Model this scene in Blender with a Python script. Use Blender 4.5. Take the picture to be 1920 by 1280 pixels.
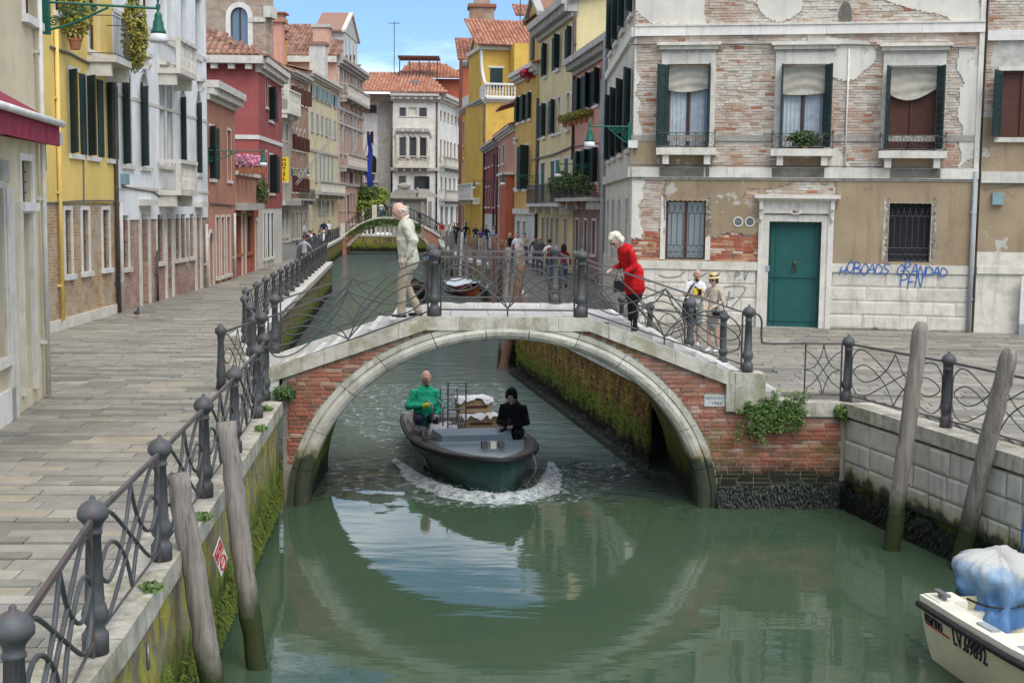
import bpy, math, random
from mathutils import Matrix, Vector
R = math.radians
rnd = random.Random(7)
for o in list(bpy.data.objects): bpy.data.objects.remove(o)
scn = bpy.context.scene
col = scn.collection
# ------------------------------------------------------------------ camera
F=2450.0; EYE=4.65; QZ=1.65
PITCH=math.radians(5.80); ROLL=math.radians(0.65)
def _mm(a,b): return [[sum(a[i][k]*b[k][j] for k in range(3)) for j in range(3)] for i in range(3)]
_c,_s=math.cos(math.pi/2-PITCH),math.sin(math.pi/2-PITCH)
_RX=[[1,0,0],[0,_c,-_s],[0,_s,_c]]
_cr,_sr=math.cos(ROLL),math.sin(ROLL)
_RZ=[[_cr,-_sr,0],[_sr,_cr,0],[0,0,1]]
RC=_mm(_RX,_RZ)
def ray(px,py):
    v=((px-960)/F,-(py-640)/F,-1.0)
    return [sum(RC[i][k]*v[k] for k in range(3)) for i in range(3)]
def gz(px,py,z=QZ):                 # pixel -> point on the level z
    d=ray(px,py); t=(z-EYE)/d[2]; return (d[0]*t,d[1]*t,z)
def at_y(px,py,y):                  # pixel -> point on the frontal plane y
    d=ray(px,py); t=y/d[1]; return (d[0]*t,y,EYE+d[2]*t)
def on_pl(px,py,A,B):               # pixel -> (u along A->B, z) on the vertical plane through A,B
    d=ray(px,py); ux,uy=B[0]-A[0],B[1]-A[1]; L=math.hypot(ux,uy); ux/=L; uy/=L
    nx,ny=-uy,ux; t=(A[0]*nx+A[1]*ny)/(d[0]*nx+d[1]*ny)
    return ((d[0]*t-A[0])*ux+(d[1]*t-A[1])*uy, EYE+d[2]*t)
def proj(x,y,z):
    w=(x,y,z-EYE); c=[sum(RC[k][i]*w[k] for k in range(3)) for i in range(3)]
    return (960+F*c[0]/-c[2],640-F*c[1]/-c[2])
cd = bpy.data.cameras.new('camera'); cam = bpy.data.objects.new('camera', cd); col.objects.link(cam)
cam.location = (0, 0, EYE)
cam.rotation_euler = (Matrix.Rotation(math.pi/2-PITCH, 3, 'X') @ Matrix.Rotation(ROLL, 3, 'Z')).to_euler()
cd.sensor_width = 36.0; cd.lens = 36.0*F/1920; cd.clip_start = 0.1; cd.clip_end = 2000
scn.camera = cam
# ------------------------------------------------------------------ sky, sun, exposure
SUN_EL, SUN_AZ = R(56), R(152)          # azimuth clockwise from +Y: high, behind the camera and to the right, veiled by cloud
SKY_OFF = (1.7, 0.9, 0.0)
wd = bpy.data.worlds.new('World'); scn.world = wd; wd.use_nodes = True
nt = wd.node_tree; N = nt.nodes; L = nt.links
for n in list(N): N.remove(n)
wo = N.new('ShaderNodeOutputWorld'); bg = N.new('ShaderNodeBackground')
sky = N.new('ShaderNodeTexSky'); sky.sky_type = 'NISHITA'; sky.sun_disc = False
sky.sun_elevation = SUN_EL; sky.sun_rotation = SUN_AZ; sky.altitude = 0; sky.air_density = 1.0; sky.dust_density = .6; sky.ozone_density = 2.5
tc = N.new('ShaderNodeTexCoord'); mp = N.new('ShaderNodeMapping'); mp.inputs['Scale'].default_value = (1.1, 1.1, 3.5); mp.inputs['Location'].default_value = SKY_OFF
nz = N.new('ShaderNodeTexNoise'); nz.inputs['Scale'].default_value = 2.6; nz.inputs['Detail'].default_value = 7; nz.inputs['Roughness'].default_value = .55
rp = N.new('ShaderNodeValToRGB'); rp.color_ramp.elements[0].position = .44; rp.color_ramp.elements[1].position = .66
rp.color_ramp.elements[0].color = (.04, .04, .04, 1); rp.color_ramp.elements[1].color = (.92, .92, .92, 1)
mx = N.new('ShaderNodeMixRGB'); mx.inputs['Color2'].default_value = (8.2, 8.3, 8.5, 1)   # lit thin cloud
L.new(tc.outputs['Generated'], mp.inputs['Vector']); L.new(mp.outputs[0], nz.inputs['Vector']); L.new(nz.outputs['Fac'], rp.inputs['Fac'])
tn = N.new('ShaderNodeMixRGB'); tn.blend_type = 'MULTIPLY'; tn.inputs['Fac'].default_value = 1; tn.inputs['Color2'].default_value = (.34, .47, .61, 1)
L.new(rp.outputs['Color'], mx.inputs['Fac']); L.new(sky.outputs['Color'], tn.inputs['Color1']); L.new(tn.outputs[0], mx.inputs['Color1'])
L.new(mx.outputs['Color'], bg.inputs['Color']); bg.inputs['Strength'].default_value = 0.125
L.new(bg.outputs[0], wo.inputs['Surface'])
sl = bpy.data.lights.new('sun', 'SUN'); sun = bpy.data.objects.new('sun', sl); col.objects.link(sun)
sl.energy = 1.5; sl.angle = R(50); sl.color = (1, .965, .9)
sdir = Vector((math.sin(SUN_AZ)*math.cos(SUN_EL), math.cos(SUN_AZ)*math.cos(SUN_EL), math.sin(SUN_EL)))
sun.rotation_euler = sdir.to_track_quat('Z', 'Y').to_euler(); sun.location = (0, -10, 40)
scn.view_settings.view_transform = 'Standard'; scn.view_settings.look = 'None'
scn.view_settings.exposure = 1.12; scn.view_settings.gamma = 1; scn.view_settings.use_curve_mapping = False
# ------------------------------------------------------------------ materials
MATS = {}
class NT:
    def __init__(s, name):
        s.m = bpy.data.materials.new(name); s.m.use_nodes = True; s.n = s.m.node_tree.nodes; s.l = s.m.node_tree.links
        s.b = s.n['Principled BSDF']; s.out = s.n['Material Output']
    def add(s, t, **k):
        n = s.n.new('ShaderNode'+t)
        for a, v in k.items(): setattr(n, a, v)
        return n
    def lk(s, a, b): s.l.new(a, b)
    def pos(s, scale=(1, 1, 1), obj=False):
        g = s.add('TexCoord').outputs['Object'] if obj else s.add('NewGeometry').outputs['Position']
        mp = s.add('Mapping'); mp.inputs['Scale'].default_value = scale; s.lk(g, mp.inputs['Vector']); return mp.outputs[0]
    def noise(s, vec, scale, detail=5, rough=.6):
        n = s.add('TexNoise'); n.inputs['Scale'].default_value = scale; n.inputs['Detail'].default_value = detail; n.inputs['Roughness'].default_value = rough
        s.lk(vec, n.inputs['Vector']); return n.outputs['Fac']
    def ramp(s, fac, stops):
        r = s.add('ValToRGB'); e = r.color_ramp.elements
        while len(e) < len(stops): e.new(.5)
        for i, (p, c) in enumerate(stops):
            e[i].position = p; e[i].color = (*c, 1) if isinstance(c, (tuple, list)) else (c, c, c, 1)
        s.lk(fac, r.inputs['Fac']); return r.outputs['Color']
    def mix(s, fac, a, b, mode='MIX'):
        m = s.add('MixRGB', blend_type=mode)
        for v, i in ((fac, 0), (a, 1), (b, 2)):
            if isinstance(v, (int, float)): m.inputs[i].default_value = v if i == 0 else (v, v, v, 1)
            elif isinstance(v, tuple): m.inputs[i].default_value = (*v, 1)
            else: s.lk(v, m.inputs[i])
        return m.outputs[0]
    def math(s, op, a, b=0.0):
        m = s.add('Math', operation=op)
        for v, i in ((a, 0), (b, 1)):
            if isinstance(v, (int, float)): m.inputs[i].default_value = v
            else: s.lk(v, m.inputs[i])
        return m.outputs[0]
    def worldz(s):
        x = s.add('SeparateXYZ'); s.lk(s.add('NewGeometry').outputs['Position'], x.inputs[0]); return x.outputs['Z']
    def bump(s, h, strength=.4, dist=.02):
        b = s.add('Bump'); b.inputs['Strength'].default_value = strength; b.inputs['Distance'].default_value = dist
        s.lk(h, b.inputs['Height']); s.lk(b.outputs[0], s.b.inputs['Normal'])
    def rand(s):
        a = s.add('ObjectInfo').outputs['Random']; g = s.add('NewGeometry').outputs['Random Per Island']
        return s.math('FRACT', s.math('ADD', a, g))
    def done(s, c=None, rough=.8, spec=.3, metal=0):
        if c is not None:
            if isinstance(c, tuple): s.b.inputs['Base Color'].default_value = (*c, 1)
            else: s.lk(c, s.b.inputs['Base Color'])
        s.b.inputs['Roughness'].default_value = rough; s.b.inputs['Specular IOR Level'].default_value = spec; s.b.inputs['Metallic'].default_value = metal
        return s.m
def dk(c, k): return tuple(min(1, v*k) for v in c)
def mt(name, c, var=.25, scale=3, rough=.8, spec=.3, bump=.15, fine=40, metal=0, obj=False, streak=0, streakc=None):
    """plain surface: colour with blotchy variation, fine grain and optional vertical run-off streaks"""
    if name in MATS: return MATS[name]
    s = NT(name); v = s.pos(obj=obj)
    n = s.noise(v, scale); cc = s.ramp(n, [(.3, dk(c, 1-var)), (.7, dk(c, 1+var*.5))])
    if streak:
        sv = s.pos((5, 5, .35)); sn = s.noise(sv, 1.0, 4); f = s.ramp(sn, [(.5, 0.0), (.72, streak)])
        cc = s.mix(f, cc, streakc or dk(c, .45))
    g = s.noise(v, fine, 3); cc = s.mix(.35, cc, s.mix(1.0, cc, s.ramp(g, [(.3, .75), (.7, 1.15)]), 'MULTIPLY'))
    if bump: s.bump(g, bump, .01)
    MATS[name] = s.done(cc, rough, spec, metal); return MATS[name]
def plaster(name, c, stain=.35, peel=None, peelc=(.5, .46, .4), streak=.45):
    if name in MATS: return MATS[name]
    s = NT(name); v = s.pos()
    cc = s.ramp(s.noise(v, .8, 6), [(.3, dk(c, .8)), (.55, c), (.8, dk(c, 1.1))])
    f = s.ramp(s.noise(s.pos((3, 3, .25)), 1.2, 5), [(.52, 0.0), (.75, streak)])
    cc = s.mix(f, cc, dk(c, .5))
    f2 = s.ramp(s.noise(v, 2.2, 8, .7), [(.55, 0.0), (.7, stain)]); cc = s.mix(f2, cc, dk(c, .62))
    h = s.noise(v, 14, 6)
    if peel is not None:
        pf = s.ramp(s.noise(v, 1.1, 7, .65), [(peel, 0.0), (peel+.015, 1.0)]); cc = s.mix(pf, cc, peelc)
        h = s.math('SUBTRACT', h, s.math('MULTIPLY', pf, .8))
    s.bump(h, .35, .012); MATS[name] = s.done(cc, .9, .2); return MATS[name]
def brickmat(name, cols, moss=0, lowz=None, rough=.9, patch=0):
    """one brick each: colour picked per piece, dirt and moss by place"""
    s = NT(name); r = s.rand(); k = len(cols)
    ra = s.add('ValToRGB'); ra.color_ramp.interpolation = 'CONSTANT'; e = ra.color_ramp.elements
    while len(e) < k: e.new(.5)
    t = sum(w for w, c in cols); a = 0
    for i, (w, c) in enumerate(cols): e[i].position = a/t; e[i].color = (*c, 1); a += w
    s.lk(r, ra.inputs['Fac']); cc = ra.outputs['Color']; v = s.pos()
    cc = s.mix(.7, cc, s.ramp(s.noise(v, 5, 6, .7), [(.3, .6), (.7, 1.15)]), 'MULTIPLY')
    cc = s.mix(s.ramp(s.noise(v, .9, 6, .7), [(.5, 0.0), (.68, .42)]), cc, (.42, .37, .29))
    if patch: cc = s.mix(s.ramp(s.noise(v, .75, 6, .65), [(.47, 0.0), (.62, patch)]), cc, (.40, .22, .14)); cc = s.mix(s.ramp(s.noise(s.pos((1, 1, 1.3)), 1.25, 7, .7), [(.52, 0.0), (.66, patch)]), cc, (.60, .55, .46))
    if moss: cc = s.mix(s.ramp(s.noise(v, 1.3, 7, .7), [(.5, 0.0), (.66, moss)]), cc, (.12, .13, .035))
    if lowz is not None:
        z = s.math('ADD', s.worldz(), s.math('MULTIPLY', s.noise(v, 3, 5), -.5))
        cc = s.mix(s.ramp(s.math('MULTIPLY', s.math('SUBTRACT', z, lowz-.5), 2.2), [(0, 1.0), (.5, 0.0)]), cc, (.022, .026, .014))
    s.bump(s.noise(v, 30, 5), .5, .012); MATS[name] = s.done(cc, rough, .2); return MATS[name]
def brickpaint(name, c1, c2, mortar, sx=.26, sz=.075):
    """brick courses of far walls, too small to pick apart (object space, wall along x)"""
    s = NT(name); tcn = s.add('TexCoord').outputs['Object']; sp = s.add('SeparateXYZ'); s.lk(tcn, sp.inputs[0]); cb = s.add('CombineXYZ')
    s.lk(sp.outputs['X'], cb.inputs['X']); s.lk(sp.outputs['Z'], cb.inputs['Y'])
    b = s.add('TexBrick'); b.inputs['Scale'].default_value = 1; b.inputs['Brick Width'].default_value = sx; b.inputs['Row Height'].default_value = sz; b.inputs['Mortar Size'].default_value = .009
    b.inputs['Color1'].default_value = (*c1, 1); b.inputs['Color2'].default_value = (*c2, 1); b.inputs['Mortar'].default_value = (*mortar, 1); b.inputs['Bias'].default_value = -.1
    s.lk(cb.outputs[0], b.inputs['Vector']); v = s.pos(); cc = s.mix(.8, b.outputs['Color'], s.ramp(s.noise(v, 2.2, 7, .7), [(.3, .55), (.7, 1.2)]), 'MULTIPLY')
    cc = s.mix(s.ramp(s.noise(v, 1.0, 6, .7), [(.5, 0.0), (.6, .75)]), cc, (.42, .36, .28))
    s.bump(s.mix(1.0, s.noise(v, 20, 4), b.outputs['Fac'], 'SUBTRACT'), .6, .012); MATS[name] = s.done(cc, .92, .2); return MATS[name]
def quaywall(name, base, joint=.5):
    """canal wall: dark weed at the tide line, green algae above it, yellow-green lichen, bare masonry on top"""
    s = NT(name); v = s.pos(); z = s.worldz()
    cc = s.mix(s.ramp(s.noise(v, 2.2, 6, .7), [(.35, 0.0), (.65, 1.0)]), base, dk(base, .5))
    cc = s.mix(s.ramp(s.noise(v, 1.9, 7, .75), [(.55, 0.0), (.62, .8)]), cc, (.30, .11, .05)) if joint > .8 else cc
    zz = s.math('ADD', z, s.math('MULTIPLY', s.math('SUBTRACT', s.noise(v, 2.6, 6, .7), .5), 1.1))
    cc = s.mix(s.ramp(s.noise(s.pos((2.5, 2.5, 1)), 1.7, 7, .7), [(.46, 0.0), (.58, joint)]), cc, (.46, .42, .06))
    cc = s.mix(s.ramp(zz, [(.55, 1.0), (1.05, 0.0)]), cc, s.ramp(s.noise(v, 12, 5, .7), [(.3, (.065, .095, .012)), (.7, (.20, .26, .03))]))
    cc = s.mix(s.ramp(zz, [(.30, 1.0), (.52, 0.0)]), cc, s.ramp(s.noise(v, 20, 4), [(.3, (.010, .012, .007)), (.7, (.040, .034, .020))]))
    s.bump(s.noise(v, 22, 7, .75), .9, .04); MATS[name] = s.done(cc, .9, .25); return MATS[name]
def stone(name, c=(.62, .60, .54), moss=.0, stain=.5, lowz=None):
    s = NT(name); v = s.pos(); r = s.rand()
    cc = s.mix(.6, c, s.ramp(r, [(0, .82), (1, 1.08)]), 'MULTIPLY')
    cc = s.mix(s.ramp(s.noise(v, 2.8, 8, .72), [(.45, 0.0), (.68, stain)]), cc, dk(c, .48))
    cc = s.mix(s.ramp(s.noise(s.pos((5, 5, .5)), 1.4, 5), [(.52, 0.0), (.72, stain)]), cc, dk(c, .4))
    if moss: cc = s.mix(s.ramp(s.noise(v, 2.0, 8, .75), [(.47, 0.0), (.60, moss)]), cc, (.16, .15, .05))
    if lowz is not None:
        z = s.math('ADD', s.worldz(), s.math('MULTIPLY', s.noise(v, 4, 5), -.5)); z = s.math('SUBTRACT', z, lowz-.25)
        cc = s.mix(s.ramp(z, [(0, 1.0), (.22, 0.0)]), cc, (.30, .24, .10)); cc = s.mix(s.ramp(z, [(0, 1.0), (.12, 0.0)]), cc, (.045, .05, .03))
    s.bump(s.noise(v, 26, 6, .7), .4, .012); MATS[name] = s.done(cc, .75, .3); return MATS[name]
def iron(name, c=(.046, .048, .048), rust=.45):
    s = NT(name); v = s.pos(); cc = s.mix(s.ramp(s.noise(v, 4, 6), [(.35, 0.0), (.7, 1.0)]), c, dk(c, 1.9))
    cc = s.mix(s.ramp(s.noise(v, 7, 7, .7), [(.55, 0.0), (.68, rust)]), cc, (.13, .05, .03)); s.bump(s.noise(v, 60, 3), .3, .004)
    MATS[name] = s.done(cc, .55, .45); return MATS[name]
def wood(name, c=(.21, .19, .165), moss_z=None, sc=(9, 9, .5)):
    s = NT(name); v = s.pos(sc); n = s.noise(v, 2.2, 8, .7); cc = s.ramp(n, [(.3, dk(c, .4)), (.5, c), (.75, dk(c, 1.5))])
    if moss_z is not None:
        z = s.math('ADD', s.worldz(), s.math('MULTIPLY', s.noise(s.pos(), 4, 5), -.6))
        cc = s.mix(s.ramp(s.math('SUBTRACT', z, moss_z-.5), [(0, 1.0), (.35, 0.0)]), cc, (.035, .045, .015))
    s.bump(n, .8, .02); MATS[name] = s.done(cc, .85, .2); return MATS[name]
def leafmat(name, a, b, c=None):
    s = NT(name); r = s.rand(); st = [(0, a), (.7, b)] + ([(1, c)] if c else []); s.done(s.ramp(r, st), .55, .3)
    s.b.inputs['Subsurface Weight'].default_value = .0; MATS[name] = s.m; return s.m
def cloth(name, c, fine=90, wr=.35):
    if name in MATS: return MATS[name]
    s = NT(name); v = s.pos(); cc = s.mix(.4, c, s.ramp(s.noise(v, 9, 5), [(.3, .7), (.7, 1.15)]), 'MULTIPLY')
    s.bump(s.noise(s.pos((1, 1, .6)), 14, 3), wr, .03); MATS[name] = s.done(cc, .85, .2); return MATS[name]
def glass(name, c=(.05, .065, .075), rough=.06):
    s = NT(name); MATS[name] = s.done(s.ramp(s.rand(), [(0, dk(c, .6)), (1, dk(c, 1.5))]), rough, .6); return MATS[name]
# ------------------------------------------------------------------ mesh helpers
class MB:
    def __init__(s): s.v = []; s.f = []
    def add(s, vs, fs):
        o = len(s.v); s.v += [tuple(p) for p in vs]; s.f += [tuple(i+o for i in f) for f in fs]; return s
    def box(s, c, d, rz=0, m=None):
        hx, hy, hz = d[0]/2, d[1]/2, d[2]/2; ps = [Vector((x, y, z)) for z in (-hz, hz) for x, y in ((-hx, -hy), (hx, -hy), (hx, hy), (-hx, hy))]
        if rz: q = Matrix.Rotation(rz, 3, 'Z'); ps = [q @ p for p in ps]
        if m: ps = [m @ p for p in ps]
        ps = [p+Vector(c) for p in ps]
        return s.add(ps, [(3, 2, 1, 0), (4, 5, 6, 7), (0, 1, 5, 4), (1, 2, 6, 5), (2, 3, 7, 6), (3, 0, 4, 7)])
    def bb(s, x0, x1, y0, y1, z0, z1): return s.box(((x0+x1)/2, (y0+y1)/2, (z0+z1)/2), (abs(x1-x0), abs(y1-y0), abs(z1-z0)))
    def quad(s, a, b, c, d): return s.add([a, b, c, d], [(0, 1, 2, 3)])
    def hexa(s, p): return s.add(p, [(3, 2, 1, 0), (4, 5, 6, 7), (0, 1, 5, 4), (1, 2, 6, 5), (2, 3, 7, 6), (3, 0, 4, 7)])
    def prism(s, pts, y0, y1):          # polygon in x,z (counter-clockwise seen from -y) extruded along y
        n = len(pts); vs = [(x, y0, z) for x, z in pts]+[(x, y1, z) for x, z in pts]
        return s.add(vs, [tuple(range(n)), tuple(range(2*n-1, n-1, -1))]+[((i+1) % n, i, n+i, n+(i+1) % n) for i in range(n)])
    def prismz(s, pts, z0, z1):         # polygon in x,y (ccw from above) extruded up
        n = len(pts); vs = [(x, y, z0) for x, y in pts]+[(x, y, z1) for x, y in pts]
        return s.add(vs, [tuple(range(n-1, -1, -1)), tuple(range(n, 2*n))]+[(i, (i+1) % n, n+(i+1) % n, n+i) for i in range(n)])
    def tube(s, path, r, n=6, cap=True, flat=1.0):
        P = [Vector(p) for p in path]; k = len(P); rs = r if isinstance(r, (list, tuple)) else [r]*k; vs = []; fs = []
        up = Vector((0, 0, 1)); prev = None
        for i in range(k):
            t = (P[min(i+1, k-1)]-P[max(i-1, 0)]).normalized()
            if prev is None:
                a = t.cross(up); a = a.normalized() if a.length > .05 else Vector((1, 0, 0))
            else: a = (prev-t*prev.dot(t)).normalized()
            prev = a; b = t.cross(a)
            for j in range(n):
                th = 2*math.pi*j/n; vs.append(P[i]+(a*math.cos(th)+b*math.sin(th)*flat)*rs[i])
        for i in range(k-1):
            for j in range(n): fs.append((i*n+j, i*n+(j+1) % n, (i+1)*n+(j+1) % n, (i+1)*n+j))
        if cap: fs += [tuple(range(n-1, -1, -1)), tuple((k-1)*n+j for j in range(n))]
        return s.add(vs, fs)
    def lathe(s, prof, n=14, c=(0, 0, 0), flute=0, cap=True):
        vs = []; fs = []; k = len(prof)
        for i, (r, z) in enumerate(prof):
            for j in range(n):
                th = 2*math.pi*j/n; q = r*(1-(flute if j % 2 and .38 < z < .81 else 0)); vs.append((c[0]+q*math.cos(th), c[1]+q*math.sin(th), c[2]+z))
        for i in range(k-1):
            for j in range(n): fs.append((i*n+j, i*n+(j+1) % n, (i+1)*n+(j+1) % n, (i+1)*n+j))
        if cap: fs += [tuple(range(n-1, -1, -1)), tuple((k-1)*n+j for j in range(n))]
        return s.add(vs, fs)
    def ball(s, c, r, n=8, m=None):
        r = (r, r, r) if isinstance(r, (int, float)) else r; vs = []; fs = []; k = n//2+1
        for i in range(1, k):
            ph = math.pi*i/k
            for j in range(n):
                th = 2*math.pi*j/n; p = Vector((r[0]*math.sin(ph)*math.cos(th), r[1]*math.sin(ph)*math.sin(th), r[2]*math.cos(ph)))
                vs.append((m @ p if m else p)+Vector(c))
        t = Vector((0, 0, r[2])); vs += [(m @ t if m else t)+Vector(c), (m @ -t if m else -t)+Vector(c)]; a = len(vs)-2
        for i in range(k-2):
            for j in range(n): fs.append((i*n+j, (i+1)*n+j, (i+1)*n+(j+1) % n, i*n+(j+1) % n))
        for j in range(n): fs.append((a, j, (j+1) % n)); fs.append((a+1, (k-2)*n+(j+1) % n, (k-2)*n+j))
        return s.add(vs, fs)
    def cap(s, p0, r0, p1, r1, n=10, fl=1.0):      # tapered capsule
        p0, p1 = Vector(p0), Vector(p1); d = p1-p0; L_ = d.length or 1e-4; t = d/L_; pts = []; rs = []
        for a in (-90, -50, -20): pts.append(p0+t*r0*math.sin(R(a))); rs.append(max(r0*math.cos(R(a)), r0*.05))
        for a in (20, 50, 90): pts.append(p1+t*r1*math.sin(R(a))); rs.append(max(r1*math.cos(R(a)), r1*.05))
        return s.tube(pts, rs, n, True, fl)
    def leaves(s, c, r, n, size, g=None, flat=False):
        g = g or rnd
        for _ in range(n):
            while True:
                p = Vector((g.uniform(-1, 1), g.uniform(-1, 1), g.uniform(-1, 1)))
                if p.length < 1: break
            p = Vector((p.x*r[0], p.y*r[1], p.z*r[2]))+Vector(c); a = Vector((g.gauss(0, 1), g.gauss(0, 1), g.gauss(0, 1))).normalized(); b = a.orthogonal().normalized()
            if flat: a, b = Vector((a.x, a.y*.3, a.z)).normalized(), Vector((b.x, b.y*.3, b.z)).normalized()
            q = size*g.uniform(.6, 1.3); s.add([p-a*q, p+b*q*.45, p+a*q, p-b*q*.45], [(0, 1, 2, 3)])
        return s
    def mesh(s, name, m, smooth=False):
        me = bpy.data.meshes.new(name); me.from_pydata(s.v, [], s.f); me.update()
        if m: me.materials.append(MATS[m] if isinstance(m, str) else m)
        if smooth: me.polygons.foreach_set('use_smooth', [True]*len(me.polygons))
        return me
    def build(s, name, m, parent=None, smooth=False, kind=None, loc=None, rz=0):
        return put(name, s.mesh(name, m, smooth), parent, kind, loc, rz)
def put(name, me, parent=None, kind=None, loc=None, rz=0, scale=None):
    o = bpy.data.objects.new(name, me); col.objects.link(o)
    if parent: o.parent = parent
    if kind: o['kind'] = kind
    if loc is not None: o.location = loc
    if rz: o.rotation_euler = (0, 0, rz)
    if scale is not None: o.scale = scale
    return o
def thing(name, label, cat, loc=(0, 0, 0), rz=0, group=None):
    o = bpy.data.objects.new(name, None); col.objects.link(o); o.location = loc; o.rotation_euler = (0, 0, rz); o.empty_display_size = .2
    return tag(o, label, cat, group)
def tag(o, label, cat, group=None):
    o['label'] = label; o['category'] = cat
    if group: o['group'] = group
    return o
def copytree(o, parent=None):
    c = o.copy(); col.objects.link(c)
    if parent: c.parent = parent
    for ch in list(o.children): copytree(ch, c)
    return c
def struct(name, mb, m, smooth=False): return mb.build(name, m, None, smooth, 'structure')
def text(body, size, m, parent, name='lettering', mtx=None, ext=.002, align='CENTER', bold=0, space=1.0):
    cu = bpy.data.curves.new(name, 'FONT'); cu.body = body; cu.size = size; cu.extrude = ext; cu.align_x = align; cu.align_y = 'CENTER'; cu.offset = bold; cu.space_line = space
    t = bpy.data.objects.new(name, cu); col.objects.link(t); me = bpy.data.meshes.new_from_object(t); bpy.data.objects.remove(t)
    me.materials.clear(); me.materials.append(MATS[m])
    if mtx: me.transform(mtx)
    return put(name, me, parent)
FRONT = Matrix.Rotation(math.pi/2, 4, 'X')      # lettering standing upright, read from -y
UNIT = {}
def unitbox(m, k=0):
    key = (m, k)
    if key not in UNIT:
        g = random.Random(k*17+3); j = lambda: g.uniform(-.035, .035); e = .10; ez = .12
        fr = [(-.5+e+j(), -.5, -.5+ez+j()), (.5-e+j(), -.5, -.5+ez+j()), (.5-e+j(), -.5, .5-ez+j()), (-.5+e+j(), -.5, .5-ez+j())]
        md = [(-.5, -.36, -.5), (.5, -.36, -.5), (.5, -.36, .5), (-.5, -.36, .5)]; bk = [(x, .5, z) for x, _, z in md]
        me = MB().add(fr+md+bk, [(0, 1, 2, 3)]+[(4+i, 4+(i+1) % 4, (i+1) % 4, i) for i in range(4)]+[(8+i, 8+(i+1) % 4, 4+(i+1) % 4, 4+i) for i in range(4)]).mesh('brick', m)
        UNIT[key] = me
    return UNIT[key]
def courses(u0, u1, z0, z1, mask, bl, bh, gap=.012, g=rnd, step=.03, lenvar=.25):
    """lay bricks course by course in the places where mask(u, z) holds -> (u centre, z centre, length, height)"""
    out = []; z = z0; row = 0
    while z+bh*.6 < z1:
        h = min(bh, z1-z)-gap; zc = z+h/2; u = u0; run = None; runs = []
        while u <= u1+1e-6:
            if mask(u, zc):
                if run is None: run = u
            elif run is not None: runs.append((run, u-step)); run = None
            u += step
        if run is not None: runs.append((run, u1))
        for a, b in runs:
            q = a-(bl*(.5 if row % 2 else 0)+(a*7.3 % .1))
            while q < b:
                l = bl*(.5 if g.random() < .18 else 1)*g.uniform(1-lenvar*.5, 1+lenvar*.5); s, e = max(q, a), min(q+l, b)
                if e-s > bl*.18: out.append(((s+e)/2, zc, e-s-gap, h))
                q += l
        z += bh; row += 1
    return out
def lay(pieces, m, parent, name='brick', proud=.012, deep=.05, y=0, keep=300, key=None, g=rnd, wild=.5):
    """each piece an object of its own (shared mesh, scaled); past `keep` the rest joined into one part"""
    if key: pieces = sorted(pieces, key=key)
    for i, (u, z, l, h) in enumerate(pieces[:keep]):
        p = proud*g.uniform(1-wild, 1+wild); put(name, unitbox(m, i % 5), parent, None, (u, y+(deep-p)/2, z), 0, (l, deep+p, h))
    rest = pieces[keep:]
    if rest:
        mb = MB()
        for u, z, l, h in rest:
            p = proud*g.uniform(1-wild, 1+wild); e = .1*min(l, h); x0, x1, a, b = u-l/2, u+l/2, z-h/2, z+h/2; f = y-p; k = y+deep
            mb.add([(x0+e, f, a+e), (x1-e, f, a+e), (x1-e, f, b-e), (x0+e, f, b-e), (x0, f+e, a), (x1, f+e, a), (x1, f+e, b), (x0, f+e, b), (x0, k, a), (x1, k, a), (x1, k, b), (x0, k, b)],
                   [(0, 1, 2, 3)]+[(4+i, 4+(i+1) % 4, (i+1) % 4, i) for i in range(4)]+[(8+i, 8+(i+1) % 4, 4+(i+1) % 4, 4+i) for i in range(4)])
        mb.build(name+'_field', m, parent, kind='stuff')
scn.render.engine = 'CYCLES'; scn.cycles.use_denoising = True; scn.cycles.max_bounces = 6; scn.cycles.transparent_max_bounces = 8
def rotz(A, B): return math.atan2(B[1]-A[1], B[0]-A[0])
def dist(A, B): return math.hypot(B[0]-A[0], B[1]-A[1])
def lerp(a, b, t): return a+(b-a)*t
def smooth(pts, k=6):
    P = [Vector(p) for p in pts]; out = []
    for i in range(len(P)-1):
        a, b, c, d = P[max(i-1, 0)], P[i], P[i+1], P[min(i+2, len(P)-1)]
        for j in range(k):
            t = j/k; out.append(.5*((2*b)+(c-a)*t+(2*a-5*b+4*c-d)*t*t+(3*b-a-3*c+d)*t**3))
    out.append(P[-1]); return out
# --- palette
stone('istrian', (.66, .62, .54), stain=.45); stone('coping', (.51, .47, .39), moss=.6, stain=.75); stone('coping_clean', (.60, .58, .53), moss=.2, stain=.5)
stone('voussoir', (.51, .48, .40), moss=.15, stain=.7, lowz=.75); stone('block', (.56, .52, .43), stain=.5, lowz=.50)
stone('step_grey', (.40, .39, .37), stain=.3); stone('plinth', (.64, .59, .49), stain=.55)
def slabmat():
    s = NT('slab'); r = s.rand(); v = s.pos(); cc = s.ramp(r, [(0, (.18, .166, .132)), (.35, (.245, .228, .185)), (.8, (.295, .272, .222)), (.96, (.33, .28, .20)), (1, (.37, .35, .30))])
    cc = s.mix(.8, cc, s.ramp(s.noise(v, 3.2, 7, .7), [(.3, .68), (.7, 1.15)]), 'MULTIPLY'); f = s.noise(v, 45, 4)
    cc = s.mix(.5, cc, s.ramp(f, [(.3, .75), (.7, 1.15)]), 'MULTIPLY'); wet = s.noise(v, .55, 5, .6)
    cc = s.mix(s.ramp(wet, [(.56, 0.0), (.68, .45)]), cc, (.12, .115, .10)); s.bump(f, .35, .01)
    MATS['slab'] = s.done(cc, .6, .4); rr = s.ramp(wet, [(.5, .72), (.68, .42)]); s.lk(rr, s.b.inputs['Roughness'])
slabmat()
mt('joint', (.13, .12, .10), .3, 8); mt('earth', (.16, .15, .13), .3, 2)
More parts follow.
